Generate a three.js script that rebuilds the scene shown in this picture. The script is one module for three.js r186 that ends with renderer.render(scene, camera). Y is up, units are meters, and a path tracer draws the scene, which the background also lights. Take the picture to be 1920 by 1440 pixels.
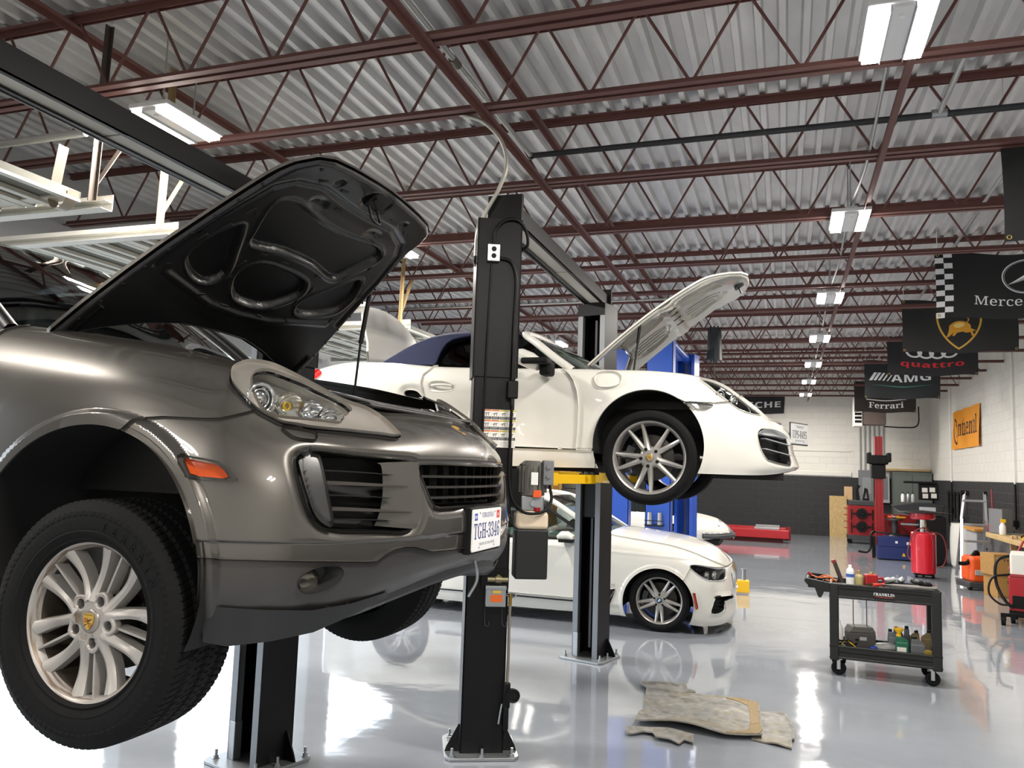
import * as THREE from 'three';
import { mergeGeometries, mergeVertices, toCreasedNormals } from 'three/addons/utils/BufferGeometryUtils.js';
import { RoundedBoxGeometry } from 'three/addons/geometries/RoundedBoxGeometry.js';
import { FontLoader } from 'three/addons/loaders/FontLoader.js';
import { RectAreaLightUniformsLib } from 'three/addons/lights/RectAreaLightUniformsLib.js';
RectAreaLightUniformsLib.init();

// ---------------------------------------------------------------- camera, daylight, exposure
const scene = new THREE.Scene();
const camera = new THREE.PerspectiveCamera(51.574, 1920 / 1440, 0.05, 120);
camera.position.set(0, 1.8, 0);
camera.rotation.order = 'YXZ';
camera.rotation.set(0.1039, 0.33262, 0.0342);
scene.add(camera);
scene.background = new THREE.Color().setRGB(4.2, 4.6, 5.0);      // overcast daylight outside the open shutters
const renderer = new THREE.WebGLRenderer({ antialias: true });
renderer.toneMapping = THREE.LinearToneMapping;
renderer.toneMappingExposure = 1.0;
renderer.shadowMap.enabled = true;
const LAMP_POWER = 420;                                           // radiance of a high-bay strip

// ---------------------------------------------------------------- helpers
const V = (x, y, z) => new THREE.Vector3(x, y, z);
const PI = Math.PI;
let seed = 7;
const rnd = (a = 0, b = 1) => { seed = (seed * 1664525 + 1013904223) >>> 0; return a + (b - a) * seed / 4294967296; };
const taken = {};
function numbered(n) { const k = (taken[n] = (taken[n] ?? -1) + 1); return k ? n + '_' + String(k).padStart(3, '0') : n; }
function merge(list) {
  const gs = [list].flat(9).filter(Boolean).map((g) => {
    let q = g.index ? g.toNonIndexed() : g.clone();
    for (const k of Object.keys(q.attributes)) if (!['position', 'normal', 'uv'].includes(k)) q.deleteAttribute(k);
    if (!q.attributes.normal) q.computeVertexNormals();
    if (!q.attributes.uv) q.setAttribute('uv', new THREE.BufferAttribute(new Float32Array(q.attributes.position.count * 2), 2));
    q.morphAttributes = {};
    return q;
  });
  return gs.length === 1 ? gs[0] : mergeGeometries(gs);
}
function shadow(m) { m.castShadow = m.receiveShadow = true; return m; }
function thing(name, label, category, pos = [0, 0, 0], turn = 0, group) {
  const o = new THREE.Group(); o.name = numbered(name); o.position.set(...pos); o.rotation.y = turn;
  o.userData = { label, category }; if (group) o.userData.group = group;
  scene.add(o); return o;
}
function part(parent, name, geo, mat, label) {
  const m = shadow(new THREE.Mesh(Array.isArray(geo) ? merge(geo) : geo, mat)); m.name = name;
  if (label) m.userData.label = label;
  parent.add(m); return m;
}
function solo(name, label, category, geo, mat, pos = [0, 0, 0], turn = 0, group) {
  const m = part(scene, numbered(name), geo, mat); m.position.set(...pos); m.rotation.y = turn;
  m.userData = { label, category }; if (group) m.userData.group = group; return m;
}
function struct(name, geo, mat, label) { const m = part(scene, name, geo, mat); m.userData = { kind: 'structure', label, category: name.split('_')[0] }; return m; }
function dup(src, pos, turn, label) { const r = src.clone(); r.name = numbered(src.name.replace(/_\d+$/, '')); r.position.set(...pos); if (turn !== undefined) r.rotation.y = turn; r.userData = { ...src.userData, label }; scene.add(r); return r; }
const box = (x0, x1, y0, y1, z0, z1) => new THREE.BoxGeometry(Math.abs(x1 - x0), Math.abs(y1 - y0), Math.abs(z1 - z0)).translate((x0 + x1) / 2, (y0 + y1) / 2, (z0 + z1) / 2);
const rbox = (x0, x1, y0, y1, z0, z1, r = 0.01, s = 2) => new RoundedBoxGeometry(x1 - x0, y1 - y0, z1 - z0, s, Math.min(r, (x1 - x0) / 2.01, (y1 - y0) / 2.01, (z1 - z0) / 2.01)).translate((x0 + x1) / 2, (y0 + y1) / 2, (z0 + z1) / 2);
const UPV = V(0, 1, 0);
function bar(a, b, r, r2 = r, n = 10, cap = true) {
  const A = V(...a), B = V(...b), d = B.clone().sub(A), g = new THREE.CylinderGeometry(r2, r, d.length(), n, 1, !cap);
  return g.applyQuaternion(new THREE.Quaternion().setFromUnitVectors(UPV, d.normalize())).translate((A.x + B.x) / 2, (A.y + B.y) / 2, (A.z + B.z) / 2);
}
function beam(a, b, w, h) {                                        // rectangular bar: w across, h in the up direction
  const A = V(...a), B = V(...b), d = B.clone().sub(A), L = d.length(); d.normalize();
  const side = Math.abs(d.y) > 0.99 ? V(1, 0, 0) : V(0, 1, 0).cross(d).normalize(), up = d.clone().cross(side);
  return new THREE.BoxGeometry(w, h, L).applyMatrix4(new THREE.Matrix4().makeBasis(side, up, d).setPosition((A.x + B.x) / 2, (A.y + B.y) / 2, (A.z + B.z) / 2));
}
const tube = (pts, r, n = 24, s = 8) => new THREE.TubeGeometry(new THREE.CatmullRomCurve3(pts.map((p) => V(...p)), false, 'centripetal'), n, r, s, false);
const lathe = (pts, n = 24) => new THREE.LatheGeometry(pts.map((p) => new THREE.Vector2(p[0], p[1])), n);
const shapeOf = (pts, holes = []) => { const s = new THREE.Shape(pts.map((p) => new THREE.Vector2(p[0], p[1]))); s.holes = holes.map((h) => new THREE.Path(h.map((p) => new THREE.Vector2(p[0], p[1])))); return s; };
function slab(pts, t, holes = [], bevel = 0) {                     // outline in x,y; thickness t along z, centred
  const g = new THREE.ExtrudeGeometry(shapeOf(pts, holes), { depth: t - 2 * bevel, bevelEnabled: bevel > 0, bevelSize: bevel, bevelThickness: bevel, bevelSegments: 2, bevelOffset: -bevel, curveSegments: 12 });
  return g.translate(0, 0, -t / 2 + bevel);
}
const ring = (cx, cy, r, n = 24, a0 = 0) => Array.from({ length: n }, (_, i) => [cx + r * Math.cos(a0 + i * 2 * PI / n), cy + r * Math.sin(a0 + i * 2 * PI / n)]);
const move = (g, x, y, z) => g.clone().translate(x, y, z);
const turnX = (g, a) => g.clone().rotateX(a), turnY = (g, a) => g.clone().rotateY(a), turnZ = (g, a) => g.clone().rotateZ(a);
// smooth normals up to a crease angle
const smooth = (g, deg = 35) => { let q = g.clone(); q.deleteAttribute('normal'); q.deleteAttribute('uv'); q = mergeVertices(q, 1e-5); return toCreasedNormals(q, deg * PI / 180); };

// ---------------------------------------------------------------- noise and textures
function lattice(s, n) { const a = new Float32Array(n * n); let q = s * 7919 + 13; for (let i = 0; i < n * n; i++) { q = (q * 1664525 + 1013904223) >>> 0; a[i] = q / 4294967296; } return a; }
function tileNoise(s, n) {                                         // periodic value noise, period 1 with n cells
  const L = lattice(s, n);
  return (u, v) => {
    const x = ((u % 1) + 1) % 1 * n, y = ((v % 1) + 1) % 1 * n, i = Math.floor(x), j = Math.floor(y), f = x - i, g = y - j, a = f * f * (3 - 2 * f), b = g * g * (3 - 2 * g);
    const q = (p, r) => L[(r % n) * n + (p % n)];
    return (q(i, j) * (1 - a) + q(i + 1, j) * a) * (1 - b) + (q(i, j + 1) * (1 - a) + q(i + 1, j + 1) * a) * b;
  };
}
function fbm(s, n, oct = 4) { const N = Array.from({ length: oct }, (_, k) => tileNoise(s + k, n << k)); return (u, v) => { let t = 0, w = 0.5, W = 0; for (const f of N) { t += w * f(u, v); W += w; w /= 2; } return t / W; }; }
function dataTex(w, h, fn, srgb = true, rep = [1, 1]) {
  const d = new Uint8Array(w * h * 4);
  for (let y = 0; y < h; y++) for (let x = 0; x < w; x++) { const c = fn((x + 0.5) / w, (y + 0.5) / h), k = (y * w + x) * 4; for (let i = 0; i < 3; i++) d[k + i] = Math.max(0, Math.min(255, (Array.isArray(c) ? c[i] : c) * 255)); d[k + 3] = 255; }
  const t = new THREE.DataTexture(d, w, h); t.magFilter = THREE.LinearFilter; t.minFilter = THREE.LinearMipmapLinearFilter; t.generateMipmaps = true;
  t.wrapS = t.wrapT = THREE.RepeatWrapping; t.repeat.set(...rep); if (srgb) t.colorSpace = THREE.SRGBColorSpace; t.needsUpdate = true; return t;
}
function canvasTex(w, h, draw) {
  const c = document.createElement('canvas'); c.width = w; c.height = h; draw(c.getContext('2d'), w, h);
  const t = new THREE.CanvasTexture(c); t.colorSpace = THREE.SRGBColorSpace; t.anisotropy = 8; return t;
}
const std = (color, roughness = 0.6, metalness = 0, more = {}) => new THREE.MeshStandardMaterial({ color, roughness, metalness, ...more });
const phys = (color, roughness, metalness, more = {}) => new THREE.MeshPhysicalMaterial({ color, roughness, metalness, ...more });
// uv in metres from position: axes chosen per geometry
function planarUV(g, a, b, s = 1) { const p = g.attributes.position, u = new Float32Array(p.count * 2), get = { x: (i) => p.getX(i), y: (i) => p.getY(i), z: (i) => p.getZ(i) }; for (let i = 0; i < p.count; i++) { u[2 * i] = get[a](i) * s; u[2 * i + 1] = get[b](i) * s; } g.setAttribute('uv', new THREE.BufferAttribute(u, 2)); return g; }
function boxUV(g, s = 1) { const q = g.index ? g.toNonIndexed() : g, p = q.attributes.position, n = q.attributes.normal, u = new Float32Array(p.count * 2); for (let i = 0; i < p.count; i++) { const X = Math.abs(n.getX(i)), Y = Math.abs(n.getY(i)), Z = Math.abs(n.getZ(i)); const [a, b] = Y >= X && Y >= Z ? [p.getX(i), p.getZ(i)] : X >= Z ? [p.getZ(i), p.getY(i)] : [p.getX(i), p.getY(i)]; u[2 * i] = a * s; u[2 * i + 1] = b * s; } q.setAttribute('uv', new THREE.BufferAttribute(u, 2)); return q; }

// ---------------------------------------------------------------- shared materials
const nA = fbm(3, 6, 5), nB = fbm(11, 24, 3), nC = fbm(23, 3, 4);
const grainTex = dataTex(256, 256, (u, v) => 0.8 + 0.2 * nB(u, v), true);
const M = {
  black: phys('#0a0a0b', 0.45, 0, { specularIntensity: 0.55 }), blackMatte: phys('#0c0d0e', 0.7, 0, { specularIntensity: 0.5 }), rubber: phys('#0c0c0d', 0.75, 0, { specularIntensity: 0.45 }), darkPlastic: std('#121314', 0.5),
  post: phys('#0b0b0d', 0.42, 0, { specularIntensity: 0.6 }),
  steel: std('#b9bcc0', 0.32, 1), galv: std('#a9adb0', 0.42, 0.85), alu: std('#c9ccd0', 0.3, 0.9), darkSteel: std('#4a4a4c', 0.4, 0.8), chrome: std('#e6e8ea', 0.08, 1),
  joist: std('#6b4641', 0.55, 0.1), white: std('#e9e9e6', 0.5), offWhite: std('#d8d6cf', 0.55), red: phys('#96101a', 0.35, 0, { clearcoat: 0.6, clearcoatRoughness: 0.15 }),
  blue: phys('#1a4db0', 0.42, 0, { clearcoat: 0.5, clearcoatRoughness: 0.2 }), yellow: phys('#e8b60a', 0.42, 0, { clearcoat: 0.4 }), orange: std('#e0571d', 0.45), cream: std('#dccbb2', 0.45),
  grey: std('#77797c', 0.5), lightGrey: std('#a9abad', 0.5), darkGrey: std('#3a3c3f', 0.5), wood: std('#d7b77e', 0.6, 0, { map: grainTex }), card: std('#b98d50', 0.8, 0, { map: grainTex }), brown: std('#6d4a2c', 0.7),
  tan: std('#cfae82', 0.6), pipe: std('#3c3e40', 0.45, 0.5), conduit: std('#b8bab8', 0.4, 0.7),
  glass: phys('#ffffff', 0.02, 0, { transmission: 1, thickness: 0, ior: 1.45 }), darkGlass: phys('#0c1211', 0.03, 0, { clearcoat: 1 }),
};

// ================================================================ THE BUILDING
const XL = -7.3, XR = 4.15, ZF = -26.9, ZB = 4.6, YC = 4.78;
// floor: grey epoxy with faint trowel marks
const floorMap = dataTex(1024, 1024, (u, v) => {
  const a = nA(u, v), s = fbmStreak(u, v), k = 0.60 + 0.05 * (a - 0.5) + 0.05 * (s - 0.5) + 0.012 * (nB(u * 3, v * 3) - 0.5);
  return [k * 0.955, k * 0.99, k * 1.04];
}, true);
function fbmStreak(u, v) { return nC(u * 1, v * 4) * 0.6 + nC(u * 2 + 0.3, v * 7) * 0.4; }
floorMap.repeat.set(0.16, 0.16);
const floorRough = dataTex(512, 512, (u, v) => { const k = 0.04 + 0.12 * Math.max(0, fbmStreak(u, v) - 0.45) + 0.03 * nA(u, v); return [0, k, 0]; }, false); floorRough.repeat.set(0.23, 0.23);
const floorBump = dataTex(512, 512, (u, v) => nC(u, v * 2) * 0.7 + nA(u, v) * 0.3, false); floorBump.repeat.set(0.5, 0.5);
const floorMat = phys('#ffffff', 1, 0, { map: floorMap, roughnessMap: floorRough, bumpMap: floorBump, bumpScale: 0.004, ior: 1.55, clearcoat: 0.4, clearcoatRoughness: 0.02 });
struct('floor', planarUV(merge(box(XL - 0.3, XR + 0.3, -0.25, 0, ZF - 0.3, ZB + 0.3)), 'x', 'z'), floorMat, 'glossy grey epoxy workshop floor');

// roof deck: fluted steel sheets running away from the viewer
const deckMap = dataTex(256, 512, (u, v) => { const k = 0.84 + 0.10 * (nA(u, v) - 0.5) + 0.06 * (nB(u, v) - 0.5); return [k, k * 1.0, k * 1.0]; });
deckMap.repeat.set(0.6, 0.25);
const deckMat = std('#ffffff', 0.5, 0.5, { map: deckMap, side: THREE.DoubleSide });
const ceilingGroup = new THREE.Group(); ceilingGroup.name = 'ceiling'; ceilingGroup.userData = { kind: 'structure', label: 'fluted steel roof deck above the joists', category: 'ceiling' }; scene.add(ceilingGroup);
part(ceilingGroup, 'roof_slab', [box(XL - 0.3, XR + 0.3, YC + 0.08, YC + 0.3, ZF - 0.3, ZB + 0.3)], M.grey);
{
  const pitch = 0.1524, prof = [];
  for (let k = 0; k < 6; k++) prof.push([k * pitch, 0], [k * pitch + 0.042, 0], [k * pitch + 0.056, 0.06], [k * pitch + 0.138, 0.06]);
  prof.push([6 * pitch + 0.004, 0]);
  const pos = [], idx = [];
  prof.forEach(([x, y], i) => { pos.push(x, y, ZB + 0.2, x, y, ZF - 0.2); });
  const flat = [];
  for (let i = 0; i + 1 < prof.length; i++) { const a = prof[i], b = prof[i + 1], z0 = ZB + 0.2, z1 = ZF - 0.2; flat.push(a[0], a[1], z0, a[0], a[1], z1, b[0], b[1], z0, b[0], b[1], z0, a[0], a[1], z1, b[0], b[1], z1); }
  const g = new THREE.BufferGeometry(); g.setAttribute('position', new THREE.Float32BufferAttribute(flat, 3)); g.computeVertexNormals(); planarUV(g, 'x', 'z');
  for (let x = XL - 0.2; x < XR + 0.2; x += 6 * pitch) { const m = part(ceilingGroup, 'deck_sheet', g, deckMat); m.position.set(x, YC, 0); }
}

// block walls: each course of blocks proud of its joints
const blockTone = (c) => [0.985, 1, 1.015].map((k) => std(new THREE.Color(c).multiplyScalar(k), 0.55));
const whiteBlock = blockTone('#e3e1d9'), darkBlock = blockTone('#202124');
const wallWhite = std('#dfddd5', 0.6), wallDark = std('#4c4d4f', 0.6);
function blockWall(name, label, u0, u1, seen, place, paintY) {
  const g = new THREE.Group(); g.name = name; g.userData = { kind: 'structure', label, category: 'wall' }; scene.add(g);
  const geo = rbox(-0.1985, 0.1985, -0.097, 0.097, -0.01, 0.01, 0.004, 1), list = [];
  for (let r = 0; r * 0.2032 < YC - 0.05; r++) for (let u = u0 + (r % 2 ? 0.2032 : 0); u < u1; u += 0.4064) list.push([u, 0.1016 + r * 0.2032]);
  list.sort((a, b) => seen(b[0]) - seen(a[0]));
  const rest = { w: [], d: [] };
  list.forEach(([u, y], i) => {
    const dark = y < paintY, k = Math.floor(rnd(0, 3));
    if (i < 300) { const m = part(g, 'block', geo, (dark ? darkBlock : whiteBlock)[k]); place(m, u, y); }
    else { const m = new THREE.Object3D(); place(m, u, y); m.updateMatrix(); rest[dark ? 'd' : 'w'].push(geo.clone().applyMatrix4(m.matrix)); }
  });
  for (const k of ['w', 'd']) if (rest[k].length) { const m = part(g, 'block_courses', rest[k], (k === 'w' ? whiteBlock : darkBlock)[1]); m.userData.kind = 'stuff'; }
  return g;
}
const wf = blockWall('wall_far', 'far block wall, dark grey below and white above', XL + 0.2, XR, (x) => -Math.abs(x - 0.9), (m, u, y) => m.position.set(u, y, ZF - 0.003), 1.86);
part(wf, 'wall_core', [box(XL - 0.3, XR + 0.3, 1.86, YC + 0.1, ZF - 0.3, ZF)], wallWhite); part(wf, 'wall_core', [box(XL - 0.3, XR + 0.3, -0.1, 1.86, ZF - 0.3, ZF)], wallDark);
const wr = blockWall('wall_right', 'right block wall, dark grey below and white above', -26.7, -9, (z) => -Math.abs(z + 17), (m, u, y) => { m.position.set(XR + 0.004, y, u); m.rotation.y = -PI / 2; }, 1.83);
part(wr, 'wall_core', [box(XR, XR + 0.3, 1.83, YC + 0.1, ZF - 0.3, ZB + 0.3)], wallWhite); part(wr, 'wall_core', [box(XR, XR + 0.3, -0.1, 1.83, ZF - 0.3, ZB + 0.3)], wallDark);
struct('wall_back', [box(XL - 0.3, XR + 0.3, -0.1, YC + 0.1, ZB, ZB + 0.3)], wallWhite, 'white wall behind the viewer');
// pale ledge on the far wall where the paint changes
part(wf, 'ledge', [rbox(XL, 1.95, 1.86, 1.99, ZF, ZF + 0.07, 0.015), rbox(XL, 1.95, 2.62, 2.67, ZF, ZF + 0.04, 0.01)], std('#e0ded6', 0.5));

// left wall with five door openings that let the daylight in
const DOORS = [[-0.6, 2.2], [-4.05, -1.2], [-7.65, -4.65], [-11.5, -8.6], [-15.1, -12.2]], DH = 3.25;
{
  const g = new THREE.Group(); g.name = 'wall_left'; g.userData = { kind: 'structure', label: 'pale grey left wall with open shutter doorways', category: 'wall' }; scene.add(g);
  const mat = std('#b9babb', 0.7), pieces = [box(XL - 0.25, XL, DH, YC + 0.1, ZF - 0.3, ZB + 0.3)];
  const edges = [ZF - 0.3, ...DOORS.slice().reverse().flat(), ZB + 0.3];
  for (let i = 0; i < edges.length; i += 2) pieces.push(box(XL - 0.25, XL, -0.1, DH, edges[i], edges[i + 1]));
  part(g, 'wall_core', pieces, mat);
}
// yard outside the doors: seen only by reflection
struct('ground_outside', [box(XL - 30, XL - 0.25, -0.25, -0.02, -40, 14)], std('#8d8d88', 0.9), 'pale concrete yard outside the doors');

// joists
const JZ = [-3.9, -4.82]; for (let z = -6.28; z > -26.6; z -= 1.462) JZ.push(z); JZ.unshift(-2.44, -0.98, 0.48);
const JB = 4.2, JT = YC - 0.02;
{
  const L = XR - XL - 0.06, x0 = XL + 0.03, ang = (s, up) => [box(x0, x0 + L, up ? JT - 0.006 : JB, up ? JT : JB + 0.006, s * 0.012, s * 0.062), box(x0, x0 + L, up ? JT - 0.05 : JB, up ? JT : JB + 0.05, s * 0.012, s * 0.018)];
  const angle = [1, -1].map((s) => [merge(ang(s, false)), merge(ang(s, true))]);
  const rod = bar([0, JB + 0.02, 0], [0.295, JT - 0.03, 0], 0.0105, 0.0105, 7), rod2 = bar([0.355, JT - 0.03, 0], [0.65, JB + 0.02, 0], 0.0105, 0.0105, 7);
  const ord = ['first', 'second', 'third', 'fourth', 'fifth', 'sixth', 'seventh', 'eighth', 'ninth', 'tenth', 'eleventh', 'twelfth', 'thirteenth', 'fourteenth', 'fifteenth', 'sixteenth', 'seventeenth', 'eighteenth', 'nineteenth'];
  JZ.forEach((z, i) => {
    const lab = i < 3 ? 'dark red open-web steel roof joist above and behind the viewer, ' + ord[i] + ' of three' : 'dark red open-web steel roof joist, ' + ord[i - 3] + ' from the top of the picture';
    const j = thing('roof_joist', lab, 'joist', [0, 0, z], 0, 'steel roof joists');
    for (const k of [0, 1]) { part(j, 'bottom_chord', angle[k][0], M.joist); part(j, 'top_chord', angle[k][1], M.joist); }
    const off = [0.12, 0.3, 0.05, 0.4, 0.22][i % 5];
    for (let x = x0 + off; x + 0.65 < XR; x += 0.65) { part(j, 'web_rod', rod, M.joist).position.x = x; part(j, 'web_rod', rod2, M.joist).position.x = x; }
  });
}
// bridging angles across the joists
const Lbar = (x, y, s = 1) => [box(x, x + 0.045 * s, y, y + 0.005, ZF + 0.3, ZB - 0.3), box(x - 0.0025, x + 0.0025, y, y + 0.045, ZF + 0.3, ZB - 0.3)].map((g) => g);
solo('bridging_angle', 'red steel bridging angle under the joists above the near lift post', 'bridging', [box(-1.95, -1.9, JB - 0.006, JB - 0.001, ZF + 0.3, ZB - 0.3), box(-1.95, -1.945, JB - 0.05, JB - 0.001, ZF + 0.3, ZB - 0.3)], M.joist, [0, 0, 0], 0, 'bridging angles');
solo('bridging_angle', 'dark bridging angle high against the deck above the near lift post', 'bridging', [box(-1.97, -1.92, JT - 0.062, JT - 0.057, ZF + 0.3, ZB - 0.3), box(-1.97, -1.965, JT - 0.11, JT - 0.057, ZF + 0.3, ZB - 0.3)], M.joist, [0, 0, 0], 0, 'bridging angles');
solo('bridging_angle', 'red steel bridging angle beside the right row of ceiling lights', 'bridging', [box(0.66, 0.71, JB - 0.006, JB - 0.001, ZF + 0.3, ZB - 0.3), box(0.66, 0.665, JB - 0.05, JB - 0.001, ZF + 0.3, ZB - 0.3)], M.joist, [0, 0, 0], 0, 'bridging angles');
solo('bridging_angle', 'dark bridging angle above the left row of ceiling lights', 'bridging', [box(-4.62, -4.57, JT - 0.062, JT - 0.057, ZF + 0.3, ZB - 0.3), box(-4.62, -4.615, JT - 0.11, JT - 0.057, ZF + 0.3, ZB - 0.3)], M.joist, [0, 0, 0], 0, 'bridging angles');

// ---------------------------------------------------------------- lamps
const lampGlow = new THREE.MeshStandardMaterial({ color: '#ffffff', emissive: '#fffaf2', emissiveIntensity: 38, roughness: 0.5 });
const lampBody = std('#dfe0e2', 0.45);
function highBay(x, z, label, group) {
  const t = thing('ceiling_light', label, 'lamp', [x, 4.1, z], 0, group);
  part(t, 'housing', [rbox(-0.055, 0.055, 0.02, 0.1, -0.27, 0.27, 0.012), rbox(-0.165, 0.165, 0.045, 0.08, -0.285, 0.285, 0.008)], lampBody);
  part(t, 'sensor', [bar([0, 0.022, 0.2], [0, 0.008, 0.2], 0.016, 0.014, 16)], M.white);
  for (const hz of [-0.15, 0.15]) part(t, 'hanger', [bar([0, 0.1, hz], [0, 0.6, hz], 0.006)], M.conduit);
  for (const s of [-1, 1]) {
    part(t, 'reflector', [beam([s * 0.058, 0.03, -0.27], [s * 0.058, 0.03, 0.27], 0.004, 0.045)], lampBody);
    part(t, 'light_strip', [rbox(s * 0.107 - 0.044, s * 0.107 + 0.044, 0.016, 0.043, -0.27, 0.27, 0.006)], lampGlow);
    const l = new THREE.RectAreaLight('#fff8ef', LAMP_POWER, 0.088, 0.54); l.position.set(s * 0.107, 0.008, 0); l.rotation.x = -PI / 2; l.castShadow = true; l.name = 'strip_glow'; t.add(l);
  }
  return t;
}
const ordL = ['nearest', 'second', 'third', 'fourth', 'fifth', 'sixth', 'seventh'];
[-4.38, -7.67, -11.0, -14.27, -17.6, -20.85, -24.1].forEach((z, i) => highBay(0.56, z, 'twin-strip high-bay light, ' + (i ? ordL[i] + ' along' : 'largest and nearest in') + ' the right row', 'right row of ceiling lights'));
[-4.34, -7.7, -11.0, -14.3, -18, -22].forEach((z, i) => highBay(-4.08, z, 'twin-strip high-bay light, ' + (i ? ordL[i] + ' along' : 'nearest in') + ' the left row above the lifts', 'left row of ceiling lights'));
[[0.56, -1.1], [0.56, 2.2], [-4.08, -1.0], [-4.08, 2.2]].forEach(([x, z], i) => highBay(x, z, 'twin-strip high-bay light overhead out of the picture, ' + ['right front', 'right rear', 'left front', 'left rear'][i], 'lights behind the viewer'));

// ================================================================ CAR TOOLS
const crw = (t) => { const a = t * t, b = a * t; return [(-t + 2 * a - b) / 2, (2 - 5 * a + 3 * b) / 2, (t + 4 * a - 3 * b) / 2, (-a + b) / 2]; };
function netSurface(cols, mirror = true) {                         // smooth surface through a net of [x, y, w] points; the last column lies on the centre line
  const nC = cols.length, nR = cols[0].length, lin = (a, b) => a.map((q, i) => 2 * q - b[i]);
  const first = cols[0].map((p, k) => lin(p, cols[1][k])), last = cols[nC - 2].map((p, k) => (mirror ? [p[0], p[1], -p[2]] : lin(cols[nC - 1][k], p)));
  const G = [first, ...cols, last].map((c) => [lin(c[0], c[1]), ...c, lin(c[nR - 1], c[nR - 2])]);
  const P = (u, v) => {
    const i = Math.max(0, Math.min(Math.floor(u), nC - 2)), k = Math.max(0, Math.min(Math.floor(v), nR - 2)), A = crw(u - i), B = crw(v - k); let x = 0, y = 0, z = 0;
    for (let m = 0; m < 4; m++) for (let n = 0; n < 4; n++) { const q = G[i + m][k + n], s = A[m] * B[n]; x += s * q[0]; y += s * q[1]; z += s * q[2]; }
    return V(x, y, z);
  };
  P.nC = nC; P.nR = nR; return P;
}
function smoothLoop(pts, k = 5) {                                  // closed smooth resample of 2-D or 3-D points
  const n = pts.length, out = [];
  for (let i = 0; i < n; i++) for (let s = 0; s < k; s++) { const A = crw(s / k), q = [0, 1, 2, 3].map((m) => pts[(i + m - 1 + n) % n]); out.push(q[0].map((_, d) => A[0] * q[0][d] + A[1] * q[1][d] + A[2] * q[2][d] + A[3] * q[3][d])); }
  return out;
}
function sdPoly(pts) {                                             // signed distance, positive inside
  const n = pts.length;
  return (x, y) => {
    let d = 1e9, inside = false;
    for (let i = 0, j = n - 1; i < n; j = i++) {
      const [ax, ay] = pts[i], [bx, by] = pts[j], ex = bx - ax, ey = by - ay, wx = x - ax, wy = y - ay, t = Math.max(0, Math.min(1, (wx * ex + wy * ey) / (ex * ex + ey * ey + 1e-12))), dx = wx - ex * t, dy = wy - ey * t;
      d = Math.min(d, dx * dx + dy * dy);
      if ((ay > y) !== (by > y) && x < (bx - ax) * (y - ay) / (by - ay) + ax) inside = !inside;
    }
    return inside ? Math.sqrt(d) : -Math.sqrt(d);
  };
}
function facet(loop) {                                             // a near-flat 3-D loop with its own plane
  const c = V(0, 0, 0), n = V(0, 0, 0), L = loop.map((p) => (p.isVector3 ? p : V(...p)));
  L.forEach((p, i) => { const q = L[(i + 1) % L.length]; c.add(p); n.add(V((p.y - q.y) * (p.z + q.z), (p.z - q.z) * (p.x + q.x), (p.x - q.x) * (p.y + q.y))); });
  c.multiplyScalar(1 / L.length); n.normalize(); if (n.x + n.z < 0) n.negate();
  const ex = V(0, 1, 0).cross(n).normalize(), ey = n.clone().cross(ex), to = (p) => { const d = p.clone().sub(c); return [d.dot(ex), d.dot(ey)]; };
  const pts = L.map(to), sd = sdPoly(pts);
  return { c, n, ex, ey, pts, L, to, at: (a, b, d = 0) => c.clone().addScaledVector(ex, a).addScaledVector(ey, b).addScaledVector(n, d), sd: (p) => { const d = p.clone().sub(c); return Math.abs(d.dot(n)) > 0.4 ? -1 : sd(d.dot(ex), d.dot(ey)); } };
}
const sstep = (a, b, x) => { const t = Math.max(0, Math.min(1, (x - a) / (b - a))); return t * t * (3 - 2 * t); };
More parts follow.
